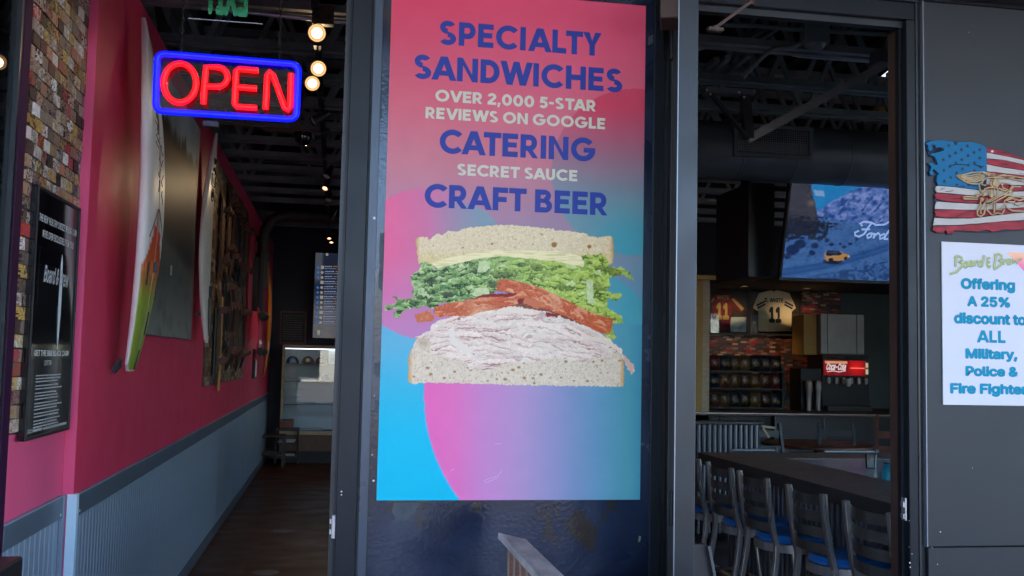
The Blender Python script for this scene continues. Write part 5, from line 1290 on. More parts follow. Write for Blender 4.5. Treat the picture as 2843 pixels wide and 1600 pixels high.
s2, sf2 = surfboard('surfboard', 'slim off-white surfboard with black logo print, beside the skateboard mosaic', 7.62, 1.70, 3.26, -.93, .46, .055, -.045, c2, G['board_print'], n=90, k=28)
text('REEF', np.array(sf2(-.40, .752, .0035)), YU, ZU, .135, .05, G['ink'], s2, bold=.03)
mb = MB(); q = [sf2(-.45, .742, .0028), sf2(.30, .742, .0028), sf2(.30, .795, .0028), sf2(-.45, .795, .0028)]
part(MB().tube(q+[q[0]], .003, 4), 'logo_box', G['ink'], s2)
part(MB().tube([sf2(-.05+.26*math.cos(t), .700+.030*math.sin(t), .0030) for t in np.linspace(0, 2*math.pi, 20)], .003, 5).tube([sf2(-.05+.10*math.cos(t), .702+.013*math.sin(t), .0030) for t in np.linspace(0, 2*math.pi, 12)], .0045, 5), 'round_logo', G['ink'], s2)
part(MB().tube([sf2(-.25, .870, .003), sf2(-.1, .850, .003), sf2(.15, .862, .003), sf2(.25, .878, .003)], .008, 5).tube([sf2(-.25, .812, .003), sf2(-.1, .828, .003), sf2(.1, .818, .003), sf2(.2, .805, .003)], .008, 5), 'claw_logo', G['ink'], s2)
part(MB().tube([sf2(.30, .27, .003), sf2(.30, .215, .003)], .016, 6, sx=.5), 'small_logo', G['ink'], s2)
part(MB().prism([sf2(v, s, .003) for v, s in ((-.05, .20), (.25, .225), (.62, .20), (.60, .05), (.45, .03), (.05, .035))], (.008, 0, 0)), 'tail_pad', G['grip_grey'], s2, bevel=.003)
for b4 in ((-1.0249, -.985, 7.60, 7.64, 1.9, 1.93),): part(MB().box(*b4), 'wall_hook', G['frame_dark'], s2)

# wave photograph between the boards
WP = thing('wave_photo_print', 'large dark metal photo print of a breaking wave hung between the surfboards', 'picture', (-1.01, 6.45, 1.72))
def wcol(U, V, W):
    n = fbm(U*5, V*3, 5); st = vn(U*60, V*3, 9)
    hi = mixc((128, 134, 136), (92, 96, 98), n*1.2); hi = mixc(hi, (72, 74, 76), np.clip((st-.6)*3, 0, 1)*.6*np.clip((.9-V)*4, 0, 1))
    lo = mixc((12, 13, 17), (22, 24, 27), n); bt_ = mixc((50, 51, 50), (84, 83, 80), np.clip((.26-V)*4, 0, 1)); bt_ = mixc(bt_, (36, 36, 38), np.clip((fbm(U*14, V*16, 31)-.5)*4, 0, 1)*.5)
    edge = .80+.10*(fbm(U*22, V*0+2, 13)-.5)+.05*(vn(U*70, V*3, 3)-.5); c = mixc(lo, hi, np.clip((V-edge)*22, 0, 1))
    brown = np.exp(-((V-.74)/.055)**2)*.7; c = mixc(c, (82, 56, 34), brown)
    c = mixc(c, bt_, np.clip((.40-.28*(1-U)*0-V-.12*(U-.5))*16, 0, 1))
    sf_ = (np.abs(U-.45) < .012) & (np.abs(V-.27) < .022); c[sf_] = (120, 120, 118)
    return s2l_np(c)*3.4
part(MB().box(-1.0245, -1.008, 5.55, 7.33, 1.715, 3.22), 'metal_panel', G['frame_silver'], WP)
sheet('photo_print', (-1.0072, 5.555, 1.72), YU, ZU, 1.77, 1.495, 130, 150, wcol, G['metal_print'], WP)

# ------------------------------------------------------------------ mosaic behind the skateboards
SM = thing('skateboard_wall_mosaic', 'large brown tile mosaic panel behind the skateboards on the red wall', 'mosaic', (-1.02, 9.8, 1.36))
part(MB().box(-1.0245, -1.020, 8.15, 11.50, 1.36, 3.20), 'grout', G['wood_dark'], SM)
random.seed(3); tm = MB(); pal = [s2l(c) for c in ((126,98,70),(96,76,56),(150,120,86),(80,60,48),(165,140,110),(116,90,72),(140,104,62),(84,72,66),(120,56,46),(172,158,136))]
z = 1.364; r = 0
while z < 3.19:
    y = 8.155-(.06 if r % 2 else 0)
    while y < 11.49:
        y0_, y1_ = max(8.155, y+.003), min(11.495, y+.117)
        if y1_-y0_ > .02: tm.box(-1.020, -1.0135+random.uniform(-.003, .003), y0_, y1_, z+.002, z+.0355, col=random.choice(pal))
        y += .12
    z += .0385; r += 1
o = part(tm, 'tiles', G['painted'], SM); o['kind'] = 'stuff'

# ------------------------------------------------------------------ skateboards
def skateboard():
    t = thing('skateboard', 'x', 'skateboard', (0, 0, 0), 'skateboards hung on the mosaic')
    mb = MB(); vs = []; n = 16
    for i in range(n+1):
        s = i/n; z = -.40+.80*s; w = .102*min(1, (max(0, 1-abs(2*s-1)**7))**.5+.12)
        kick = .035*max(0, abs(2*s-1)-.72)/.28
        for x_, y_ in ((0, -w), (.004, -w*.6), (.004, w*.6), (0, w), (.011, w), (.011, -w)): vs.append((x_+kick*-1+.02, y_, z))
    fs = [(i*6+j, i*6+(j+1) % 6, (i+1)*6+(j+1) % 6, (i+1)*6+j) for i in range(n) for j in range(6)]
    mb.add(vs, fs+[(5,4,3,2,1,0), tuple(n*6+j for j in range(6))]); part(mb, 'deck', G['wood_brown'], t)
    for z in (-.215, .215):
        tr_ = part(MB().box(.031, .037, -.025, .025, z-.04, z+.04).tube([(.037, 0, z), (.062, 0, z+.01)], [.022, .014], 8).tube([(.066, -.075, z), (.066, 0, z+.006), (.066, .075, z)], .012, 8), 'truck', G['truck'], t, smooth=True)
        for s in (-1, 1):
            part(MB().lathe([(.012, -.02), (.028, -.02), (.031, -.01), (.031, .01), (.028, .02), (.012, .02)], (.070, s*.092, z), 14, (0, 1, 0)), 'wheel', G['wheel_brown'], tr_, smooth=True)
    return t
sk = skateboard()
rows = [(8.75, 2.62, 'upper row, nearest'), (9.25, 2.78, 'upper row, second'), (9.68, 2.74, 'upper row, third'), (10.15, 2.72, 'upper row, fourth'), (10.6, 2.70, 'upper row, fifth'), (11.1, 2.74, 'upper row, sixth'),
        (8.80, 1.78, 'lower row, nearest, hung low'), (9.25, 2.00, 'lower row, second'), (9.72, 1.86, 'lower row, third'), (10.2, 1.88, 'lower row, fourth'), (10.65, 1.84, 'lower row, fifth'), (11.12, 1.86, 'lower row, furthest')]
kinds = ['dark deck with brown wheels', 'worn brown deck with pale trucks', 'scuffed deck with reddish wheels', 'black deck with dull trucks']
for i, (y, z, w) in enumerate(rows):
    o = sk if i == 0 else dup(sk, (0, 0, 0))
    o.location = (-1.008, y, z); o['label'] = 'skateboard, '+w+' from the surfboard, '+kinds[i % 4]; o.rotation_euler = (random.uniform(-.06, .06), 0, 0)
    if i % 4 in (0, 3):
        for ch in o.children:
            if ch.name.startswith('deck') and i: ch.material_slots[0].link = 'OBJECT'; ch.material_slots[0].material = G['black'] if i % 4 == 3 else G['wood_dark']
yb = onX(616, 1020, -.99); 
single(MB().box(-1.005, -.985, 9.0, 9.07, 1.30, 2.12), 'narrow_board', G['gold_board'], 'narrow yellow board hanging between the lower skateboards', 'board', bevel=.006)
single(MB().box(-1.01, -.99, 8.62, 8.72, 1.40, 2.00), 'black_ski', G['black'], 'narrow black ski hanging low at the near side of the mosaic', 'ski', bevel=.01)
# red longboard at the far side
lb = thing('red_longboard', 'glossy hot red board with black wheels, lowest at the far end of the mosaic', 'longboard', (-.95, 12.3, 1.55))
mb = MB(); vs = []; n = 20
for i in range(n+1):
    s = i/n; z = 1.56+.62*s; w = .26*max(.25, (1-abs(2*s-1)**3)); xx = -.93+.05*math.sin(math.pi*s)
    for x_, y_ in ((0, -w), (.014, 0), (0, w), (-.014, w), (-.012, 0), (-.014, -w)): vs.append((xx+x_, 12.2+y_, z))
mb.add(vs, [(i*6+j, i*6+(j+1) % 6, (i+1)*6+(j+1) % 6, (i+1)*6+j) for i in range(n) for j in range(6)]+[(5,4,3,2,1,0), tuple(n*6+j for j in range(6))])
part(mb, 'deck', G['hotpink'], lb, smooth=True)
for z in (1.66, 2.08):
    t_ = part(MB().tube([(-.86, 12.02, z), (-.86, 12.4, z)], .018, 8).box(-.915, -.87, 12.16, 12.26, z-.03, z+.03), 'truck', G['truck'], lb)
    for s in (-1, 1): part(MB().lathe([(.045, -.03), (.05, 0), (.045, .03)], (-.86, 12.21+s*.2, z), 14, (0, 1, 0)), 'wheel', G['wheel_dark'], t_, smooth=True)
hp = thing('hot_red_panel', 'narrow vertical strip of bright red board beside the skateboards', 'board', (-1.0, 11.8, 2.2))
part(MB().prism([(-1.01, 11.62+a, 1.9+b) for a, b in ((.1, 0), (.0, .3), (.02, .9), (.12, 1.15), (.3, 1.2), (.38, .9), (.36, .2))], (.02, 0, 0)), 'deck', G['hotpink'], hp, bevel=.004)
# thin golden board at the far end
gb, _g = surfboard('surfboard', 'thin golden yellow surfboard at the far end of the red wall, seen edge-on', 14.0, 1.35, 3.02, -.97, .5, .05, .06, lambda v, s, sa, ca: s2l((196, 120, 40)), G['board_print'], n=40, k=12)
rk = thing('wall_rack', 'short black wall rack under the red longboard', 'rack', (-1.0, 13.3, 1.1))
q0 = onX(713, 970, -1.0); q1 = onX(711, 1050, -1.0)
part(MB().box(-1.024, -.99, 12.9, 13.15, q1[2], q0[2]), 'rack_back', G['black'], rk, bevel=.003)
part(MB().box(-.99, -.975, 12.96, 13.0, q1[2]+.02, q0[2]-.02), 'rack_rail', G['galv'], rk)
# pipes at the far end
pa = [onY(*p, 12.6) for p in ((726, 800), (726, 605), (745, 600), (1010, 614))]
pa[1] = np.array([pa[0][0], 12.6, pa[2][2]])
pp = pipe_thing('drain_pipe', 'thick brown drain pipe with collars turning along the ceiling at the far end', 'pipe', [pa[0], (pa[0][0], 12.6, 3.36), (pa[3][0], 12.6, 3.34)], .068, G['pipe'], fittings=[((pa[0][0], 12.6, 3.05), (0, 0, 1)), ((pa[0][0], 12.6, 2.84), (0, 0, 1)), ((pa[0][0]+.30, 12.6, 3.36), (1, 0, 0))], n=18)
ud = thing('wall_conduit_duct', 'pair of dark vertical box ducts below the drain pipe', 'duct', (-.96, 12.5, 1.9))
part(MB().box(-1.02, -.955, 12.45, 12.6, 2.15, 2.80), 'box_duct', G['frame_dark'], ud); part(MB().box(-.945, -.895, 12.45, 12.6, 2.10, 2.80), 'box_duct', G['frame_dark'], ud)

# ------------------------------------------------------------------ far end of the corridor
MN = thing('beer_menu_screen', 'tall dark blue beer menu board with rows of text and round icons', 'menu board', (.1, 16.0, 1.95))
my = 15.95
a = onY(876, 702, my); b = onY(868, 938, my); mx0 = b[0]; mx1 = mx0+1.0; mz0, mz1 = b[2], a[2]
part(MB().box(mx0-.02, mx1, my+.0015, my+.06, mz0-.02, mz1+.02), 'screen_case', G['black'], MN, bevel=.003)
def mcol(U, V, W):
    c = mixc((14, 22, 44), (30, 36, 52), V); c = mixc(c, (84, 88, 94), np.clip((.13-U)*30, 0, 1)*np.clip((V-.62)*12, 0, 1)*.7); return s2l_np(c)
sheet('menu_ground', (mx0, my, mz0), XU, ZU, mx1-mx0, mz1-mz0, 60, 60, mcol, G['screen'], MN)
ic = em_mat('icon_blue', s2l((40, 110, 180)), EM*.8); ib = em_mat('icon_pale', s2l((150, 145, 140)), EM*.8); wt = em_mat('menu_white', s2l((120, 135, 165)), EM*.8); og = em_mat('menu_orange', s2l((150, 95, 55)), EM*.8)
def mpt(px, py): return onY(px, py, my)
def mline(px0, px1, py, h, mat, nm='menu_row'):
    m_ = MB(); x = px0; random.seed(int(px0*7+py))
    while x < px1:
        w = random.uniform(2, 6.5); q = mpt(x, py+h/2); q2 = mpt(min(px1, x+w), py-h/2); m_.box(q[0], q2[0], my-.003, my-.001, q[2], q2[2]); x += w+.9
    return m_
for k in range(12):
    py = 742+k*13.9+ (0 if k < 3 else 0); xo = -.45*k
    if k != 3: part(MB().lathe([(.020, 0), (.020, -.003)], mpt(884+xo, py+1), 16, (0, 1, 0)), 'round_icon', ic, MN)
    if k % 3 == 0: part(MB().box(mpt(891+xo, py)[0], mpt(900+xo, py)[0], my-.004, my-.001, mpt(890, py+5)[2], mpt(890, py-4)[2]), 'brewery_icon', ib, MN)
    else: part(MB().lathe([(.022, 0), (.022, -.003)], mpt(895+xo, py+1), 12, (0, 1, 0)), 'brewery_icon', ib, MN)
    part(mline(902+xo, 922+(k*7) % 12, py-1.5, 3, wt), 'menu_row', wt, MN); part(mline(925+(k*7) % 12, 945, py-1.5, 3, og), 'menu_row', og, MN)
    part(mline(902+xo, 934+(k*5) % 10, py+4.5, 1.6, wt), 'menu_row', wt, MN)
part(MB().lathe([(.022, 0), (.022, -.004)], mpt(908, 707), 14, (0, 1, 0)), 'round_icon', ib, MN)
part(MB().prism([mpt(*p) for p in ((880,917),(889,917),(887,931),(882,931))], (0, -.003, 0)), 'glass_icon', ib, MN)
CB = thing('chalkboard', 'small dark chalkboard in a brown wooden frame above the display case', 'chalkboard', (-.6, 16.15, 1.8))
a = onY(778, 863, 16.17); b = onY(849, 956, 16.17)
part(MB().box(a[0]+.025, b[0]-.025, 16.165, 16.195, b[2]+.025, a[2]-.025), 'slate', G['black'], CB)
part(MB().box(a[0], b[0], 16.15, 16.195, b[2], b[2]+.0245).box(a[0], b[0], 16.15, 16.195, a[2]-.0245, a[2]).box(a[0], a[0]+.0245, 16.15, 16.195, b[2]+.025, a[2]-.025).box(b[0]-.0245, b[0], 16.15, 16.195, b[2]+.025, a[2]-.025), 'frame', G['wood_red'], CB)
cl = MB(); random.seed(8)
for k in range(11):
    z = a[2]-.08-k*(a[2]-b[2]-.12)/11; x = a[0]+.05
    while x < b[0]-.08: w = random.uniform(.01, .04); cl.box(x, min(b[0]-.05, x+w), 16.162, 16.1645, z, z+.012); x += w+.012
o = part(cl, 'chalk_writing', G['joist'], CB); o['kind'] = 'stuff'

# display case
DY = 15.55
a = onY(785, 957, DY); b = onY(783, 1270, DY)
DX0, DX1 = a[0], a[0]+1.25; DZ1 = a[2]
DC = thing('display_case', 'tall glass merchandise case with a pale frame on a brown wooden base', 'display case', ((DX0+DX1)/2, DY+.2, 0))
zk = onY(850, 1254, DY)[2]; zb_ = onY(850, 1208, DY)[2]; D1 = DY+.45
part(MB().box(DX0, DX1, DY, D1, zk, zb_), 'wooden_base', G['wood_brown'], DC, bevel=.004)
part(MB().box(DX0+.04, DX1-.04, DY+.06, D1, .005, zk), 'kick', G['black'], DC)
f = .042
part(MB().box(DX0, DX1, DY, DY+f, zb_+.001, zb_+.055), 'bottom_rail', G['wood_edge'], DC, bevel=.003)
part(MB().box(DX0, DX1, DY, D1, DZ1-.05, DZ1), 'top_rail', G['wood_edge'], DC, bevel=.003)
part(MB().box(DX0, DX0+f, DY, DY+f, zb_+.056, DZ1-.051), 'stile', G['wood_edge'], DC, bevel=.003)
part(MB().box(DX1-f, DX1, DY, DY+f, zb_+.056, DZ1-.051), 'stile', G['wood_edge'], DC, bevel=.003)
part(MB().box(DX0, DX1, D1-.01, D1, zb_+.056, DZ1-.051), 'back_panel', G['white_plastic'], DC)
part(MB().box(DX0+.002, DX0+.008, DY+f, D1-.01, zb_+.056, DZ1-.051), 'side_pane', G['glass'], DC)
part(MB().box(DX0+f, DX1-f, DY+.018, DY+.022, zb_+.056, DZ1-.051), 'front_pane', G['glass'], DC)
shz = [onY(850, p, DY+.2)[2] for p in (1010, 1059, 1122)]
for z in shz: part(MB().box(DX0+.012, DX1-.012, DY+.05, D1-.02, z-.006, z), 'shelf', G['glass'], DC)
strip = part(MB().box(DX0+f, DX1-f, DY+.045, DY+.06, DZ1-.062, DZ1-.052), 'light_strip', em_mat('case_strip', (.75, .85, 1.), EM*5), DC)
# things inside
def cap_hat(px, label, mat, patch):
    q = onY(px, 1000, DY+.2); z = shz[0]+.001; t = thing('baseball_cap', label, 'cap', (q[0], DY+.22, z), 'caps on the top shelf of the case')
    pr = [(.10*math.cos(a_), .115*math.sin(a_)) for a_ in np.linspace(0, math.pi/2*.98, 8)]
    part(MB().lathe([(r, h) for r, h in pr], (q[0], DY+.22, z), 20), 'crown', G[mat], t, smooth=True)
    vs = [(q[0]+.09*math.sin(a_)*1.0, DY+.22-.085-.07*math.cos(a_)**2, z+.004) for a_ in np.linspace(-math.pi/2, math.pi/2, 9)]
    part(MB().prism(vs, (0, 0, .006)), 'brim', G[mat], t)
    part(MB().lathe([(.032, 0), (.030, -.004)], (q[0], DY+.22-.092, z+.052), 14, (0, 1, -.45)), 'patch', G[patch], t)
cap_hat(812, 'dark blue cap with a light blue oval patch, leftmost in the display case', 'navy_cloth', 'hat_patch')
cap_hat(855, 'brown cap in the middle of the top shelf', 'hat_brown', 'wood_edge')
cap_hat(893, 'brown cap beside the paper card on the top shelf', 'hat_brown', 'wood_edge')
def folded(px, z, w, d, n, mat, label, nm='folded_shirts', hh=.016):
    q = onY(px, 1050, DY+.2); t = thing(nm, label, 'clothes', (q[0], DY+.22, z+.001)); random.seed(int(px))
    for k in range(n):
        j = random.uniform(-.008, .008); z0_ = z+.001+k*hh
        part(MB().prism([(q[0]+j-w/2, DY+.22-d/2, z0_), (q[0]+j+w/2, DY+.22-d/2, z0_), (q[0]+j+w/2-.006, DY+.22+d/2, z0_), (q[0]+j-w/2+.006, DY+.22+d/2, z0_)], (0, 0, hh*.92)), 'folded_shirt', G[mat if k % 2 == 0 else ('white_plastic' if mat != 'blue_cloth' else mat)], t, bevel=.004)
folded(810, shz[1], .22, .2, 3, 'grey_cloth', 'stack of grey and white folded shirts, left on the second shelf')
folded(858, shz[1], .21, .2, 2, 'white_plastic', 'low stack of pale folded shirts in the middle of the second shelf')
q = onY(909, 1050, DY+.2)
bc = MB().prism([(q[0]-.12, 0, shz[1]+.001), (q[0]+.12, 0, shz[1]+.001), (q[0]+.11, 0, shz[1]+.05), (q[0]+.03, 0, shz[1]+.075), (q[0]-.02, 0, shz[1]+.125), (q[0]-.06, 0, shz[1]+.11), (q[0]-.09, 0, shz[1]+.045)], (0, .16, 0)); bc.v = [(x, y+DY+.14, z) for x, y, z in bc.v]
single(bc, 'blue_garment', G['blue_cloth'], 'crumpled bright blue garment, right on the second shelf', 'clothes', bevel=.012)
folded(820, shz[2], .28, .2, 4, 'white_plastic', 'thick stack of white folded shirts, left on the third shelf', hh=.055)
folded(870, shz[2], .12, .2, 2, 'grey_cloth', 'narrow pale folded shirt beside the thick white stack')
folded(870, zb_+.06, .36, .2, 1, 'grey_cloth', 'single flat grey shirt at the bottom of the display case', hh=.02)
q = onY(925, 1000, DY+.1); z = shz[0]
cdt = thing('price_card', 'pale blue paper card with small print standing on the top shelf', 'card', (q[0]+.08, DY+.1, z+.001))
x0_ = onY(912, 990, DY+.1)[0]
part(MB().box(x0_, x0_+.26, DY+.10, DY+.103, z+.001, z+.215), 'card', G['paper'], cdt)
part(MB().box(x0_+.02, x0_+.26, DY+.105, DY+.108, z+.18, z+.25), 'green_card', G['paper_green'], cdt)
m_ = MB(); random.seed(2)
for k in range(7):
    x = x0_+.03
    while x < x0_+.23: w = random.uniform(.008, .03); m_.box(x, x+w, DY+.0985, DY+.0995, z+.17-k*.021, z+.176-k*.021); x += w+.008
o = part(m_, 'card_print', G['trim_blue'], cdt); o['kind'] = 'stuff'
# dark wooden chair near the case
def wooden_chair(loc, rz, label, mat, name='wooden_chair', seat=.45, back=1.0, w=.42):
    t = thing(name, label, 'chair', (0, 0, 0))
    part(MB().box(-w/2, w/2, -w/2, w/2, seat-.03, seat), 'seat', G[mat], t, bevel=.008)
    for x in (-1, 1):
        part(MB().bar((x*(w/2-.02), -w/2+.02, 0), (x*(w/2-.02), -w/2+.02, seat-.03), .035, .035, up=(0, 1, 0)), 'leg', G[mat], t)
        part(MB().bar((x*(w/2-.02), w/2-.02, 0), (x*(w/2-.02), w/2-.02, seat-.0305), .035, .035, up=(0, 1, 0)), 'leg', G[mat], t)
        part(MB().bar((x*(w/2-.02), w/2-.02, seat), (x*(w/2-.03), w/2+.07, back), .032, .032, up=(0, 1, 0)), 'back_post', G[mat], t)
        part(MB().bar((x*(w/2-.02), -w/2+.04, seat*.4), (x*(w/2-.02), w/2-.04, seat*.4), .02, .025), 'stretcher', G[mat], t)
    for z in (.12, .28, .44): part(MB().bar((-w/2+.03, w/2-.005+z*.13, seat+z), (w/2-.03, w/2-.005+z*.13, seat+z), .02, .07), 'back_slat', G[mat], t)
    t.location = loc; t.rotation_euler = (0, 0, rz); return t
q = onZ(770, 1292, 0)
wooden_chair((q[0]-.10, q[1]-.1, .004), math.radians(90), 'dark slatted wooden chair at the far end of the corridor', 'wood_dark')
mg = thing('magazine_rack', 'low dark stand stacked with pale magazines beside the wooden chair', 'rack', (q[0]+.12, q[1]+.25, .004))
mq = (q[0]+.12, q[1]+.25)
part(MB().box(mq[0]-.17, mq[0]+.17, mq[1]-.15, mq[1]+.15, .5, .53).box(mq[0]-.17, mq[0]+.17, mq[1]-.15, mq[1]+.15, .10, .125).box(mq[0]-.17, mq[0]+.17, mq[1]-.15, mq[1]+.15, .3, .32), 'shelf', G['wood_dark'], mg)
for x in (-.16, .16): part(MB().box(mq[0]+x-.012, mq[0]+x+.012, mq[1]-.15, mq[1]+.15, .004, .499), 'side', G['black'], mg)
single(MB().box(mq[0]-.13, mq[0]+.11, mq[1]-.12, mq[1]+.1, .322, .345).box(mq[0]-.12, mq[0]+.13, mq[1]-.12, mq[1]+.1, .3455, .37), 'magazine_stack', G['grey_cloth'], 'small stack of pale magazines on the middle shelf of the stand', 'magazines')
single(MB().box(mq[0]-.13, mq[0]+.12, mq[1]-.12, mq[1]+.1, .127, .15), 'magazine_stack', G['grey_cloth'], 'single pale magazine on the lowest shelf of the stand', 'magazines')
single(MB().box(mq[0]-.12, mq[0]+.08, mq[1]-.12, mq[1]+.1, .531, .66), 'wicker_basket', G['wood_red'], 'small brown basket standing on top of the magazine stand', 'basket', bevel=.01)
# ------------------------------------------------------------------ television
TV = thing('television', 'large tilted wall television showing a yellow car on a snowy mountain road', 'television', tuple(onY(2330, 650, 7.3)))
tlp = onY(2197, 505, 7.18); blp = onY(2172, 770, 7.36)
v_ = blp-tlp; v_[0] = 0; Ht = np.linalg.norm(v_); vv = -v_/Ht; x0 = (tlp[0]+blp[0])/2-.0; Wt = Ht*16/9*.98
org = np.array([x0, blp[1], blp[2]]); nn = np.cross(np.array([1., 0, 0]), vv)
SW, SH = Ht*16/9, Ht
def scr(U, V, W):
    # picture coordinates: photo-like pixels of the screen crop (x 1090..2130, y 90..1040)
    X = U*1.55*1040; Y = (1-V)*950; n = fbm(X/60, Y/45, 3, 5); n2 = fbm(X/16, Y/12, 11, 4)
    c = mixc((38, 76, 130), (66, 104, 158), n)                                    # snow field
    c = mixc(c, (10, 38, 84), np.clip((n2-.60)*7, 0, 1)*.55)
    m = Y < 300+.12*X+25*(n-.5); mt = mixc((52, 84, 150), (112, 128, 185), np.clip((fbm(X/50, Y/30, 21, 5)-.35)*2.6, 0, 1)); mt = mixc(mt, (16, 52, 112), np.clip((fbm(X/34+Y/60, Y/40, 29, 4)-.52)*7, 0, 1)*.85); c[m] = mt[m]
    sky_ = (Y < 230-.62*(X-330)-30*(vn(X/40, Y*0, 5)-.5)) & (X > 120) & (X < 760); c[sky_] = mixc((16, 100, 165), (24, 122, 178), n)[sky_]
    sl = (X < 300+.0*Y) & (Y < 520) & (X < 190+.35*np.abs(Y-20)+30*(n2-.5)) & (X < 330); dk = mixc((26, 26, 40), (60, 58, 66), n2*1.2); c[sl] = dk[sl]
    fo = (np.abs(Y-(470-.18*(X-100))) < 95*(1-np.clip(X/520, 0, 1))+14) & (X < 520); c[fo] = mixc(c, (8, 16, 38), np.clip((n2-.36)*6, 0, 1))[fo]
    m = (X < 420) & (Y > 330) & (Y < 560) & (vn(X/26, Y/22, 71) > .5); c[m] = mixc(c, (8, 16, 36), np.full(X.shape, .8))[m]
    for k, (bx_, by_, r) in enumerate(((80,670,55),(150,610,50),(300,620,32),(280,690,30),(470,600,22),(600,620,22),(420,560,22),(660,590,20),(30,740,35),(720,540,18),(340,560,20),(560,590,16))):
        d = np.hypot((X-bx_)/1.3+18*(n2-.5), Y-by_+18*(n-.5)); c = mixc(c, (8, 26, 66), np.clip((r-d)/9, 0, 1)*.9)
    rd = np.abs(Y-(905-.17*X-.00012*X*X)); c = mixc(c, (22, 62, 118), np.clip((60-rd)/40, 0, 1)*.6); rt2 = np.abs(Y-(870-.14*X-.00013*X*X)); c = mixc(c, (10, 44, 98), np.clip((6-rt2)/4, 0, 1)*.8)
    rt2 = np.abs(Y-(925-.16*X-.00011*X*X)); c = mixc(c, (10, 44, 98), np.clip((7-rt2)/4, 0, 1)*.7)
    lowr = (Y > 1000-.24*X) & (fbm(X/30, Y/22, 91, 4) > .5); c[lowr] = mixc(c, (12, 36, 82), np.full(X.shape, .65))[lowr]
    # warm reflection patch and glare
    d = np.hypot((X-215)/60, (Y-200)/45); c = mixc(c, (120, 104, 90), np.clip(1-d, 0, 1)*.7); m = inpoly(X, Y, [(220,65),(330,75),(345,130),(250,125)]); c[m] = (110, 145, 190)
    # car
    sh = np.hypot((X-500)/115, (Y-775)/30); c = mixc(c, (8, 16, 34), np.clip((1-sh)*3, 0, 1)*.9)
    for pl, cc in (([(412,690),(440,668),(560,662),(600,685),(655,695),(658,730),(640,752),(560,762),(440,768),(415,745)], (158, 116, 66)), ([(420,690),(440,664),(548,658),(592,690),(560,708),(430,716)], (14, 20, 40)), ([(445,676),(540,668),(560,684),(450,690)], (40, 60, 90)),
                   ([(455,750),(470,735),(500,738),(510,762),(480,775),(458,770)], (10, 12, 22)), ([(612,728),(630,716),(648,722),(646,745),(622,755)], (10, 12, 22)), ([(655,698),(670,705),(668,720),(656,722)], (190, 160, 110))):
        m = inpoly(X, Y, pl); c[m] = cc
    return s2l_np(c)
sheet('screen_picture', org, XU, vv, SW, SH, 230, 140, scr, G['screen'], TV)
def tvbox(u0, u1, v0, v1, d0, d1):
    P = lambda u, v, d: org+np.array([1., 0, 0])*u+vv*v-nn*d
    return MB().add([P(u0,v0,d0),P(u1,v0,d0),P(u1,v0,d1),P(u0,v0,d1),P(u0,v1,d0),P(u1,v1,d0),P(u1,v1,d1),P(u0,v1,d1)], [(0,3,2,1),(4,5,6,7),(0,1,5,4),(1,2,6,5),(2,3,7,6),(3,0,4,7)])
part(tvbox(-.018, SW+.018, -.022, SH+.018, .002, .05), 'case', G['black'], TV, bevel=.003)
part(tvbox(-.018, SW+.018, -.022, -.001, -.004, .0015), 'bezel', G['frame_dark'], TV)
part(tvbox(.4, .8, .2, .5, .051, .20), 'mount', G['black'], TV)
part(MB().box(org[0]+.55, org[0]+.61, 7.45, 7.51, 2.8, 3.42), 'mount_pole', G['black'], TV)
wm = em_mat('screen_white', s2l((150, 175, 225)), EM*.9)
def tpt(X, Y, d=.002): return org+np.array([1., 0, 0])*(X/(1.55*1040)*SW)+vv*((1-Y/950)*SH)+nn*d
def ttext(s, X, Y, w, cap, mat, **kw): return text(s, tpt(X, Y), (1, 0, 0), vv, w/(1.55*1040)*SW, cap/950*SH, mat, TV, thick=.0015, **kw)
ttext('BUILT', 480, 450, 120, 24, em_mat('screen_dark_text', s2l((20, 45, 90)), EM))
# script word drawn as strokes
st = [[(760,400),(735,380),(770,355),(850,362),(900,385),(990,375),(1030,345)], [(850,370),(820,420),(790,480),(740,510),(700,500),(690,470),(730,450)], [(760,435),(840,430)],
      [(850,470),(820,490),(830,520),(862,505),(870,475),(850,470),(895,475)], [(905,470),(890,520)], [(900,490),(935,462),(950,480)], [(1000,470),(955,490),(960,525),(1000,505),(1045,430)], [(1010,495),(1005,525),(1040,520)]]
mb = MB()
for s_ in st: mb.tube([tpt(x, y, .0025) for x, y in s_], .0078, 5)
part(mb, 'script_word', wm, TV)
single(MB().box(onY(2078, 640, 7.6)[0], onY(2150, 640, 7.6)[0], 7.6, 8.3, onY(2090, 768, 7.6)[2], onY(2090, 508, 7.6)[2]), 'hanging_panel', G['frame_dark'], 'plain black boxed panel hanging directly left of the television', 'panel')
pb = MB().box(onY(2105, 640, 7.6)[0], onY(2125, 640, 7.6)[0], 7.9, 7.96, onY(2090, 508, 7.6)[2]+.001, 3.42)
single(pb, 'panel_hanger', G['frame_dark'], 'short black strap hanging the boxed panel from the ceiling', 'hanger')

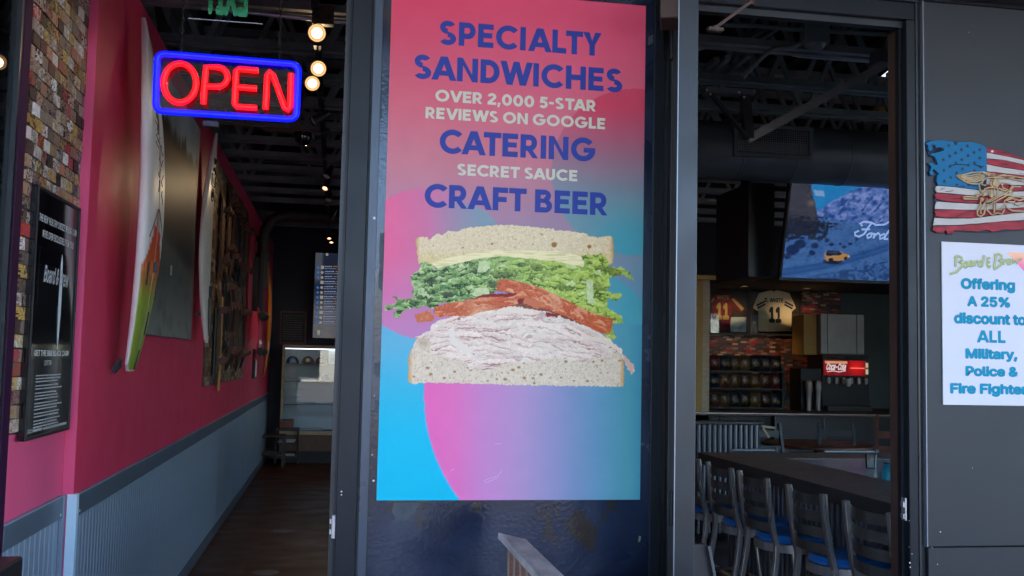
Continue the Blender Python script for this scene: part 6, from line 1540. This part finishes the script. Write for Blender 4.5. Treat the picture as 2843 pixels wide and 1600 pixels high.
# ------------------------------------------------------------------ serving wall: ochre column, tile wall, jerseys
BY = 14.7
for k_, xx in enumerate((6.0, 7.0)):
    q_ = (xx, 14.15, 2.785)
    dl = thing('recessed_downlight', ('recessed downlight in the underside of the bulkhead above the red jersey', 'recessed downlight in the underside of the bulkhead above the tan jersey')[k_], 'light', q_)
    part(MB().lathe([(.06, 0), (.06, .012), (.045, .012), (.045, .002)], q_, 18), 'trim_ring', G['frame_dark'], dl, smooth=True)
    part(MB().lathe([(.044, .004), (.044, .010)], q_, 18), 'bulb_face', G['bulb_dim'], dl)
    l_ = bpy.data.lights.new('downlight_beam', 'SPOT'); l_.energy = 2.2; l_.spot_size = math.radians(120); l_.spot_blend = .8; l_.color = (1, .66, .36); l_.shadow_soft_size = .04
    o_ = bpy.data.objects.new('downlight_beam', l_); COL.objects.link(o_); o_.location = (xx, 14.1, 2.77); o_.rotation_euler = Vector((0, -.45, 1)).to_track_quat('Z', 'Y').to_euler()
a = onY(1925, 762, 12.9); b = onY(1970, 1150, 12.9)
oc = thing('ochre_column', 'ochre yellow painted column left of the framed jerseys', 'column', (b[0]-.3, 13, .9))
part(MB().box(onY(1860, 900, 12.9)[0], onY(1951, 900, 12.9)[0], 12.9, 13.3, 0, 2.9), 'front_face', G['ochre'], oc)
part(MB().box(onY(1951, 900, 12.9)[0]+.001, onY(1970, 900, 12.9)[0], 12.9, 13.3, 0, 2.9), 'side_band', G['wood_edge'], oc)
JW = thing('jersey_wall_mosaic', 'brown and red photo tile mosaic on the wall behind the framed jerseys', 'mosaic', (6.6, BY, 1.3))
xA, xB, zA, zB = onY(1968, 900, BY)[0], onY(2335, 900, BY)[0], 1.25, onY(2100, 772, BY)[2]
part(MB().box(xA, xB, BY+.001, BY+.045, zA, zB), 'grout', G['wood_dark'], JW)
random.seed(4); tm = MB(); pal = [s2l(c) for c in ((98,58,46),(70,40,34),(125,84,66),(52,34,32),(140,108,88),(84,50,44),(60,56,62),(110,66,44),(150,30,40),(170,140,118),(40,60,64),(80,44,36))]
z = zA; r = 0
while z < zB-.01:
    x = xA-(.05 if r % 2 else 0)
    while x < xB:
        a0, a1 = max(xA, x+.003), min(xB, x+.092)
        if a1-a0 > .02: tm.box(a0, a1, BY-.005-random.uniform(0, .006), BY+.0005, z+.002, z+.031, col=random.choice(pal))
        x += .095
    z += .034; r += 1
o = part(tm, 'tiles', G['painted'], JW); o['kind'] = 'stuff'
def CJ(x, y): return (1860+x/3.02, 760+y/3.02)
def jersey(name, label, fr_, shirt, body, trim, num, nametxt, y=BY-.02):
    (fx0, fy0, fx1, fy1) = fr_; A = onY(*CJ(fx0, fy1), y); B = onY(*CJ(fx1, fy0), y); t = thing(name, label, 'framed jersey', ((A[0]+B[0])/2, y, A[2]), 'framed jerseys')
    w = .03
    part(MB().box(A[0]-w, B[0]+w, y-.03, y, A[2]-w, A[2]).box(A[0]-w, B[0]+w, y-.03, y, B[2], B[2]+w).box(A[0]-w, A[0]-.0005, y-.03, y, A[2]+.0005, B[2]-.0005).box(B[0]+.0005, B[0]+w, y-.03, y, A[2]+.0005, B[2]-.0005), 'frame', G['black'], t, bevel=.003)
    part(MB().box(A[0], B[0], y-.004, y-.001, A[2], B[2]), 'mount_board', G['wood_dark'], t)
    s_ = part(MB().prism([onY(*CJ(*p), y-.008) for p in shirt], (0, -.010, 0)), 'shirt', G[body], t, bevel=.002)
    part(MB().box(A[0], B[0], y-.027, y-.025, A[2], B[2]), 'glass_pane', G['glass'], t)
    return t, s_, y-.019
J2, sh2, jy = jersey('framed_jersey', 'framed tan jersey number 11 with dark lettering, right of the red one', (678, 120, 1085, 500),
    [(745,165),(800,150),(850,138),(870,155),(890,138),(940,150),(1000,165),(1030,230),(1055,290),(1020,318),(1015,485),(740,485),(740,315),(695,290),(720,220)], 'jersey_tan', 'navy_cloth', '11', 'D. WHITE')
def jt(s, x0_, x1_, yb_, yt_, mat, par, yy, **kw):
    p0 = CJ(x0_, yb_); p1 = CJ(x1_, yb_); p2 = CJ(x0_, yt_); return ftext(s, p0[0], p1[0], p0[1], p2[1], G[mat], par, yy, **kw)
jt('D. WHITE', 795, 950, 238, 203, 'navy_cloth', J2, jy, bold=.03); jt('11', 830, 935, 412, 275, 'navy_cloth', J2, jy, bold=.05)
for s, xo in ((1, 0),):
    for P4 in ([(722,262),(790,228),(796,240),(728,276)], [(728,284),(796,250),(800,262),(740,296)], [(965,230),(1035,265),(1030,278),(960,244)], [(962,252),(1030,288),(1022,300),(958,266)]):
        part(MB().prism([onY(*CJ(*p), jy) for p in P4], (0, -.003, 0)), 'sleeve_stripe', G['navy_cloth'], J2)
J1, sh1, jy = jersey('framed_jersey', 'framed dark red jersey number 11 with gold lettering, beside the ochre column', (335, 120, 645, 495),
    [(350,180),(400,150),(450,145),(500,160),(540,185),(620,290),(595,330),(520,290),(500,470),(360,470),(350,300)], 'jersey_red', 'jersey_gold', '11', 'WHITE')
jt('WHITE', 392, 495, 215, 180, 'jersey_gold', J1, jy, bold=.03); jt('11', 388, 495, 385, 243, 'jersey_gold', J1, jy, bold=.05)
part(MB().prism([onY(*CJ(*p), jy) for p in [(515,215),(530,205),(625,295),(600,310)]], (0, -.003, 0)), 'sleeve_stripe', G['jersey_gold'], J1)
part(MB().prism([onY(*CJ(*p), jy) for p in [(345,235),(365,200),(372,215),(350,245)]], (0, -.003, 0)), 'sleeve_stripe', G['jersey_gold'], J1)
part(MB().prism([onY(*CJ(*p), jy+.004) for p in [(500,365),(640,365),(640,490),(510,488)]], (0, -.003, 0)), 'photo_insert', G['white_plastic'], J1)

# snack rack
RY = 13.6
rx0, rx1 = onY(1972, 1050, RY)[0], onY(2180, 1050, RY)[0]
RK = thing('snack_rack', 'black wire rack of chip bags in three rows below the jerseys', 'shelf', ((rx0+rx1)/2, RY, .95))
zs = [onY(2070, p, RY)[2] for p in (1031, 1079, 1132)]
for z in zs: part(MB().box(rx0, rx1, RY, RY+.35, z-.02, z), 'shelf', G['black'], RK); 
for z in zs: part(MB().box(rx0, rx1, RY-.012, RY-.0005, z-.02, z+.004), 'shelf_lip', G['black'], RK)
for x in (rx0, rx1-.02): part(MB().box(x-.02, x-.0005 if x == rx0 else x+.02, RY+.02, RY+.35, .95, zs[0]+.05), 'side_panel', G['black'], RK)
bags = [(150,30,36),(170,110,50),(150,100,60),(50,60,80),(160,120,60),(60,70,80),(120,60,40),(110,70,50),(150,90,40),(90,40,30),(70,60,50),(140,100,60)]
random.seed(12); n = 0
rown = ['top row', 'middle row', 'bottom row']
def bag(x, y, z, w, h, colr, label):
    NX, NZ = 8, 8; vs = []; cs = []
    for s in (0, 1):
        for j in range(NZ+1):
            for i in range(NX+1):
                u, v = i/NX, j/NZ; puff = (math.sin(math.pi*u)**.5)*(math.sin(math.pi*v)**.5)*.035+.001
                vs.append((x-w/2+w*u*1.0, y+(-1 if s == 0 else 1)*puff, z+h*v))
                base = np.array(colr, float)*(1.1 if (.3 < v < .62) else .85); 
                if .35 < v < .6 and .2 < u < .8: base = np.array([190, 150, 80]) if (i+j+n) % 3 else np.array([60, 30, 30])
                cs.append(tuple(s2l(np.clip(base*.66+random.uniform(-14, 14), 0, 255))))
    off = (NX+1)*(NZ+1); fs = []
    for s in (0, 1):
        for j in range(NZ):
            for i in range(NX):
                k = s*off+j*(NX+1)+i; fs.append((k, k+1, k+NX+2, k+NX+1))
    mb = MB().add(vs, fs); mb.c = cs
    return single(mb, 'chip_bag', G['bag_print'], label, 'snack bag', 'chip bags on the snack rack', smooth=True)
cname = ['red', 'orange gold', 'tan', 'dark blue', 'yellow tan', 'slate grey', 'brown', 'light brown', 'amber', 'maroon', 'olive brown', 'beige']
posn = ['first', 'second', 'third', 'fourth', 'fifth', 'sixth', 'seventh']
for r, z in enumerate(zs):
    for k in range(7):
        x = rx0+.10+k*(rx1-rx0-.2)/6; ci = (k*5+r*3+k//2) % 12
        bag(x, RY+.10, z+.003, .165, random.uniform(.20, .235), bags[ci], f'{cname[ci]} chip bag, {posn[k]} from the left in the {rown[r]} of the rack'); n += 1

# drinks machine and ice maker
MY = 13.7
ix0, ix1 = onY(2279, 900, MY)[0], onY(2399, 900, MY)[0]; iz0, iz1 = onY(2340, 983, MY)[2], onY(2340, 873, MY)[2]
IM = thing('ice_maker', 'grey ribbed ice maker cabinet on top of the drinks machine', 'ice machine', ((ix0+ix1)/2, MY, iz0))
w = ix1-ix0
for k, (u0, u1) in enumerate(((0, .145), (.155, .82), (.83, 1.0))):
    part(MB().box(ix0+w*u0, ix0+w*u1, MY, MY+.5, iz0, iz1), 'front_panel', G['stainless'], IM, bevel=.005)
part(MB().box(ix0+.005, ix1-.005, MY+.01, MY+.5, iz0+.005, iz1-.005), 'inner_body', G['black'], IM)
part(MB().box(onY(2233, 900, MY+.1)[0], ix0-.002, MY+.12, MY+.5, iz0-.02, iz1-.01), 'side_cabinet', G['ochre'], IM, bevel=.004)
DM = thing('drinks_machine', 'black soda fountain with a lit red front panel below the ice maker', 'drinks machine', ((ix0+ix1)/2, MY, .92))
cz0, cz1 = onY(2350, 1043, MY)[2], onY(2350, 1001, MY)[2]
dx0, dx1 = onY(2288, 1020, MY)[0], onY(2412, 1020, MY)[0]
part(MB().box(dx0-.02, dx1+.02, MY+.02, MY+.5, .94, iz0-.022), 'cabinet', G['black'], DM, bevel=.006)
xm = onY(2355, 1020, MY)[0]
def redcol(U, V, W):
    d = np.hypot((U-.5)*1.2, V-.55); return s2l_np(mixc((225, 22, 26), (120, 8, 14), np.clip(d*1.4, 0, 1)))
sheet('lit_panel', (xm, MY+.012, cz0), XU, ZU, dx1-xm-.05, cz1-cz0, 16, 10, redcol, G['screen'], DM)
def redcol2(U, V, W): return s2l_np(mixc((96, 8, 14), (150, 16, 22), fbm(U*5, V*3, 4)))
sheet('logo_panel', (dx0, MY+.012, cz0), XU, ZU, xm-dx0-.004, cz1-cz0, 16, 10, redcol2, G['screen'], DM)
part(MB().box(dx0+.02, xm-.01, MY+.006, MY+.011, cz1-.05, cz1-.015), 'header_strip', em_mat('warm_strip', s2l((205, 150, 110)), EM*.9), DM)
part(MB().box(xm+.04, dx1-.06, MY+.006, MY+.010, (cz0+cz1)/2-.006, (cz0+cz1)/2+.006), 'light_bar', em_mat('light_bar', s2l((255, 120, 90)), EM*1.2), DM)
part(MB().box(dx1-.045, dx1-.005, MY+.006, MY+.011, cz0+.02, (cz0+cz1)/2-.01).box(dx1-.045, dx1-.005, MY+.006, MY+.011, (cz0+cz1)/2+.01, cz1-.03), 'pale_label', em_mat('pale_label', s2l((200, 180, 150)), EM*.8), DM)
wl = em_mat('logo_white', s2l((225, 215, 215)), EM*.9)
o = text('Coca-Cola', (dx0+.03, MY+.011, cz0+.075), XU, ZU, xm-dx0-.075, .105, wl, DM, bold=.03, shear=.25, thick=.004)
part(MB().tube([(dx0+.05, MY+.004, cz0+.05), (dx0+.14, MY+.004, cz0+.065), (dx0+.24, MY+.004, cz0+.05), (xm-.04, MY+.004, cz0+.07)], .006, 5), 'logo_swash', wl, DM)
for k in range(6):
    x = dx0+.06+k*(dx1-dx0-.12)/5
    part(MB().lathe([(.012, -.10), (.02, -.05), (.02, 0)], (x, MY-.02, cz0-.03), 10).box(x-.022, x+.022, MY-.045, MY+.0, cz0-.115, cz0-.04), 'nozzle', G['cup'], DM)
part(MB().box(dx0, dx1, MY-.10, MY+.019, .98, 1.06), 'drip_tray', G['frame_dark'], DM, bevel=.004)
cq = onY(2355, 1062, MY-.1)
single(MB().lathe([(.03, -.06), (.038, 0.05), (.040, .052)], cq, 16), 'paper_cup', G['white_plastic'], 'pale cup held under the nozzles of the soda fountain', 'cup', smooth=True)
# cup dispensers
for k, px in enumerate((2246, 2272)):
    q = onY(px, 1140, MY-.3); z1 = onY(px, 1056, MY-.3)[2]
    t = thing('cup_dispenser', ('tall tube of stacked cups, the left of the pair beside the soda fountain', 'tall tube of stacked cups, the right of the pair, closest to the soda fountain')[k], 'cup stack', (q[0], MY-.3, q[2]), 'cup tubes')
    part(MB().lathe([(.034, 0), (.036, .2), (.042, z1-q[2]-.16), (.05, z1-q[2]-.15), (.05, z1-q[2]-.10)], (q[0], MY-.3, q[2]), 16), 'cup_stack', G['cup'], t, smooth=True)
    part(MB().lathe([(.05, z1-q[2]-.099), (.048, z1-q[2]-.03), (.02, z1-q[2])], (q[0], MY-.3, q[2]), 16), 'lid', G['cup'], t, smooth=True)
ba = onY(2222, 1022, MY-.2); bb = onY(2280, 1140, MY-.2)
single(MB().box(ba[0], bb[0], MY-.2, MY+.15, .94, ba[2]), 'black_dispenser', G['black'], 'plain black dispenser box behind the two cup tubes', 'dispenser', bevel=.01)
# counter
cx0 = onY(1925, 1150, 12.9)[0]
CT = thing('serving_counter', 'dark serving counter with black cabinets below the snack rack', 'counter', (7, 13, 0))
zt = onY(2050, 1146, 12.75)[2]
part(MB().box(cx0-1, 10.4, 12.72, 14.7, zt-.04, zt), 'counter_top', G['wood_brown'], CT, bevel=.004)
part(MB().box(cx0-1, 10.4, 12.715, 12.72, zt-.012, zt-.004), 'metal_edge', G['galv'], CT)
part(MB().box(onY(2152, 1200, 12.8)[0], 10.4, 12.8, 14.7, .1, zt-.041), 'cabinet', G['frame_dark'], CT)
part(MB().box(cx0-1, onY(2150, 1200, 12.8)[0], 12.9, 14.7, .1, zt-.041), 'cabinet', G['black'], CT)
for px in (2152, 2290): part(MB().box(onY(px, 1200, 12.79)[0]-.004, onY(px, 1200, 12.79)[0]+.004, 12.79, 12.7995, .12, zt-.05), 'door_gap', G['joist'], CT)
# corrugated half wall
HY = 9.0
hx0, hx1 = 1.4, onY(2112, 1200, HY)[0]; hz = onY(2020, 1170, HY)[2]
HW = thing('corrugated_half_wall', 'low wall clad in ribbed metal behind the far end of the bar', 'half wall', ((hx0+hx1)/2, HY, 0))
part(MB().box(hx0, hx1, HY+.03, HY+.13, 0, hz-.03), 'wall_core', G['black'], HW)
part(MB().box(hx0-.02, hx1+.02, HY-.01, HY+.16, hz-.029, hz), 'cap', G['frame_dark'], HW, bevel=.004)
x = hx0; 
rib = MB().tube([(0, 0, .05), (0, 0, hz-.035)], .022, 8, caps=False).mesh('rib'); rib.materials.append(G['corrugated'])
while x < hx1:
    o = link('rib', rib, None, HW, smooth=True); o.location = (x-(hx0+hx1)/2, .028, 0); x += .052
# red topped table and distant seating
tq = onZ(2270, 1232, .76)
RT_ = thing('round_red_table', 'round reddish brown table with a dark pedestal beyond the bar', 'table', (tq[0], tq[1], 0.004))
part(MB().lathe([(.60, 0), (.62, .01), (.62, .03), (.60, .035)], (tq[0], tq[1], .73), 36), 'table_top', G['wood_red'], RT_, smooth=True)
part(MB().lathe([(.28, 0), (.05, .05), (.04, .1), (.04, .725)], (tq[0], tq[1], .004), 16), 'pedestal', G['black'], RT_, smooth=True)
for k, p in enumerate(((2205, 1190, 9.6), (2375, 1200, 9.8), (2110, 1195, 10.8))):
    q = onY(*p); wooden_chair((q[0], p[2]-.3+.6, .004), (.2, -.3, 1.6)[k], ('black chair at the left side of the round red table', 'black chair at the right side of the round red table', 'black chair tucked behind the ribbed half wall')[k], 'black')
q = onY(2455, 1180, 10.5); wooden_chair((q[0], 10.2, .004), 2.6, 'brown wooden chair at the right jamb beyond the bar', 'wood_red', seat=.46, back=1.12, w=.5)
pa_ = onY(2125, 1185, 8.6); 
single(MB().bar(onY(2113, 1184, 8.8), onY(2150, 1188, 8.8), .05, .02).bar(onY(2118, 1190, 8.8), onY(2135, 1215, 8.8), .02, .02), 'folded_easel', G['wood_edge'], 'small pale wooden easel leaning at the end of the ribbed half wall', 'easel')

# ------------------------------------------------------------------ the bar
k = .62/.57; BZ = 1.0
bx_e = 2.345*k; by_far = 6.27*k; by_near = 3.66
BR = thing('bar_counter', 'long brown wood grain bar with a thick dark edge and a pale inlaid top', 'bar', (3.2, 5.2, 0))
xin = 2.79*k; yin = 5.9*k
part(MB().box(bx_e, xin, by_near, by_far, BZ-.075, BZ), 'bar_top', G['bar_wood'], BR, bevel=.003)
part(MB().box(xin+.001, 6.2, yin, by_far, BZ-.075, BZ), 'bar_top', G['bar_wood'], BR, bevel=.003)
part(MB().box(xin+.001, 6.2, by_near, yin-.001, BZ-.06, BZ-.006), 'inlaid_top', G['laminate'], BR)
part(MB().box(bx_e-.004, bx_e-.0005, by_near, by_far, BZ-.078, BZ-.003), 'edge_band', G['bar_fascia'], BR)
part(MB().box(bx_e+.20, 6.0, by_near+.1, by_far-.1, .004, BZ-.076), 'bar_core', G['black'], BR)
rib2 = MB().tube([(0, 0, .05), (0, 0, BZ-.08)], .026, 8, caps=False).mesh('rib'); rib2.materials.append(G['corrugated'])
y = by_near+.1
while y < by_far-.1:
    o = link('rib', rib2, None, BR, smooth=True); o.location = (bx_e+.20-3.2, y-5.2, 0); y += .062
part(MB().tube([(bx_e+.08, by_near+.1, .22), (bx_e+.08, by_far-.1, .22)], .022, 10), 'foot_rail', G['brushed'], BR, smooth=True)
q = onZ(2418, 1299, BZ)
gl = thing('drinking_glass', 'empty clear glass on the pale bar top near the right jamb', 'glass', (q[0], q[1], BZ-.005))
part(MB().lathe([(.03, 0), (.036, .09), (.034, .09), (.028, .005)], (q[0], q[1], BZ-.0055), 18), 'glass_wall', G['glass'], gl, smooth=True)
q = onZ(2468, 1330, BZ)
bp_ = thing('blue_bottle', 'small bright blue spray bottle with a clear head at the right end of the bar', 'bottle', (q[0], q[1], BZ-.005))
part(MB().lathe([(.035, 0), (.037, .01), (.037, .06), (.02, .08), (.012, .09)], (q[0], q[1], BZ-.0055), 16), 'bottle_body', pm('cyan_plastic', (.02, .42, .60), .3), bp_, smooth=True)
part(MB().box(q[0]-.03, q[0]+.015, q[1]-.012, q[1]+.012, BZ+.086, BZ+.115), 'spray_head', G['glass'], bp_, bevel=.003)
# wiped wet patch
# ------------------------------------------------------------------ bar stools
def stool():
    t = thing('bar_stool', 'x', 'bar stool', (0, 0, 0), 'metal ladder back bar stools')
    sz = .70
    # seat faces +x; back on the -x side at local x=0
    part(MB().lathe([(.005, .048), (.12, .046), (.185, .036), (.200, .018), (.195, .002), (.19, 0)][::-1], (.235, 0, sz), 32), 'seat', G['vinyl'], t, smooth=True)
    part(MB().lathe([(.195, -.045), (.207, -.045), (.207, -.002), (.195, -.002)], (.235, 0, sz), 32), 'seat_rim', G['brushed'], t, smooth=True)
    for s in (-1, 1):
        p = [(0.0, s*.178, 1.04), (.012, s*.178, .92), (.035, s*.180, .78), (.055, s*.182, .70), (.050, s*.186, .62), (.015, s*.195, .40), (-.04, s*.205, .004)]
        pm_ = MB()
        for a_, b_ in zip(p[:-1], p[1:]):
            pass
        # one swept square tube
        vs = []; fs = []
        for i, c in enumerate(p):
            tdir = np.array(p[min(i+1, len(p)-1)])-np.array(p[max(i-1, 0)]); tdir /= np.linalg.norm(tdir); nrm = np.cross(tdir, (0, 1, 0)); nrm /= np.linalg.norm(nrm)
            for a1, b1 in ((-1, -1), (1, -1), (1, 1), (-1, 1)): vs.append(np.array(c)+nrm*a1*.012+np.array([0, 1, 0])*b1*.016)
        for i in range(len(p)-1):
            for j in range(4): fs.append((i*4+j, i*4+(j+1) % 4, (i+1)*4+(j+1) % 4, (i+1)*4+j))
        pm_.add(vs, fs+[(3, 2, 1, 0), tuple((len(p)-1)*4+j for j in range(4))])
        part(pm_, 'back_leg', G['brushed'], t, bevel=.002)
        part(MB().tube([(.38, s*.13, sz-.04), (.41, s*.17, .35), (.45, s*.205, .004)], .014, 10), 'front_leg', G['brushed'], t, smooth=True)
    for z, w in ((1.002, .046), (.930, .046), (.858, .046), (.786, .046)):
        vs = []; N = 8
        for i in range(N+1):
            u = i/N; y = -.163+.326*u; x = .012+.012*(1.04-z)*5-.045*math.sin(math.pi*u)
            vs += [(x, y, z-w/2), (x+.004, y, z-w/2), (x+.004, y, z+w/2), (x, y, z+w/2)]
        fs = [(i*4+j, i*4+(j+1) % 4, (i+1)*4+(j+1) % 4, (i+1)*4+j) for i in range(N) for j in range(4)]+[(3, 2, 1, 0), tuple(N*4+j for j in range(4))]
        part(MB().add(vs, fs), 'back_slat', G['slat_steel'], t, smooth=False)
    part(MB().tube([(.42, -.185, .30), (.42, .185, .30)], .010, 8), 'foot_ring', G['brushed'], t, smooth=True)
    for s in (-1, 1): part(MB().tube([(.0, s*.195, .30), (.42, s*.185, .30)], .010, 8), 'side_rung', G['brushed'], t, smooth=True)
    return t
sto = stool()
kk = .58/.53
sy = [(3.736+3.403)/2, (4.253+3.915)/2, (4.807+4.489)/2-.01, (5.244+4.856)/2+.02, 5.38+.16]
sl = ['bar stool with blue seat closest to the right jamb, partly cut by it', 'second blue seated bar stool from the right jamb', 'third blue seated bar stool from the right jamb, middle of the row', 'fourth blue seated bar stool from the right jamb, overlapping its neighbour', 'furthest blue seated bar stool, mostly hidden by the edge-on door']
for i, y in enumerate(sy):
    o = sto if i == 0 else dup(sto, (0, 0, 0))
    o.location = (2.012*kk, y*kk, .004); o['label'] = sl[i]
# far side stools: only bright top rails show above the bar
for i, (xa, xb, py) in enumerate(((2030, 2158, 1250), (2288, 2436, 1254))):
    A = onY(xa, py, 7.15); B = onY(xb, py, 7.15); cx = (A[0]+B[0])/2; w_ = (B[0]-A[0])/2
    t = thing('steel_chair', ('left of two steel framed chairs whose top rail shows above the bar', 'right of two steel framed chairs whose top rail shows above the bar')[i], 'chair', (cx, 7.15, .004), 'steel framed chairs beyond the bar')
    part(MB().tube([(cx-w_, 7.15, A[2]), (cx+w_, 7.15, A[2])], .012, 10), 'top_rail', G['galv'], t, smooth=True)
    for s in (-1, 1): part(MB().tube([(cx+s*w_*.97, 7.15, A[2]-.012), (cx+s*w_*.97, 7.2, .5), (cx+s*w_*.97, 7.15, .004)], .014, 8), 'leg', G['galv'], t, smooth=True)
    part(MB().box(cx+w_*.88, cx+w_*1.0, 7.13, 7.17, A[2]-.014, A[2]+.02), 'rail_cap', G['corrugated'], t)
    part(MB().box(cx-w_*.9, cx+w_*.9, 7.2, 7.6, .47, .5), 'seat', G['black'], t, bevel=.01)
# low dark chair at the foot of the edge-on door
q = onY(1945, 1510, 3.9)
lc = thing('low_dark_chair', 'low dark backed chair just inside the bar doorway at the foot of the frame', 'chair', (q[0], 3.9, .004))
part(MB().prism([onY(*p, 3.95) for p in ((1880,1508),(1958,1510),(1968,1520),(1990,1640),(1880,1640))], (0, .025, 0)), 'backrest', G['frame_dark'], lc, bevel=.004)
part(MB().bar(onY(1968, 1516, 3.93), onY(1992, 1645, 3.93), .012, .012, up=(0, 1, 0)), 'edge_tube', G['duct'], lc)
part(MB().box(q[0]-.22, q[0]+.08, 3.98, 4.3, .38, .42), 'seat', G['frame_dark'], lc, bevel=.006)
for sx in (-.2, .06):
    for y in (3.99, 4.28): part(MB().box(q[0]+sx-.012, q[0]+sx+.012, y-.012, y+.012, .0045, .379), 'leg', G['frame_dark'], lc)

# ------------------------------------------------------------------ patio rail in front of the pier
RZ = 1.07
A = onZ(1375, 1478, RZ); Bp = onZ(1465, 1497, RZ); Cn = onZ(1505, 1600, RZ); Dn = onZ(1566, 1600, RZ)
xl, xr = (A[0]+Cn[0])/2, (Bp[0]+Dn[0])/2
RL = thing('patio_rail_wall', 'low ribbed patio wall with a weathered grey cap board running towards the camera', 'low wall', ((xl+xr)/2, 2.2, 0))
part(MB().prism([(xl, A[1], RZ), (xr, Bp[1], RZ), (xr, .9, RZ), (xl, .9, RZ)], (0, 0, -.022)), 'cap_board', G['cap_stone'], RL, bevel=.003)
y = A[1]-.10; part(MB().box(xl+.020, xr-.02, .95, y, .02, RZ-.0225), 'infill_panel', G['infill'], RL)
bt_me = MB().box(0, .004, -.010, .010, .02, RZ-.0225).mesh('batten'); bt_me.materials.append(G['batten'])
yy = y-.01
while yy > .97:
    for sx in (xl+.0148, xr-.0198):
        o = link('batten', bt_me, None, RL); o.location = (sx-(xl+xr)/2, yy-2.2, 0)
    yy -= .10
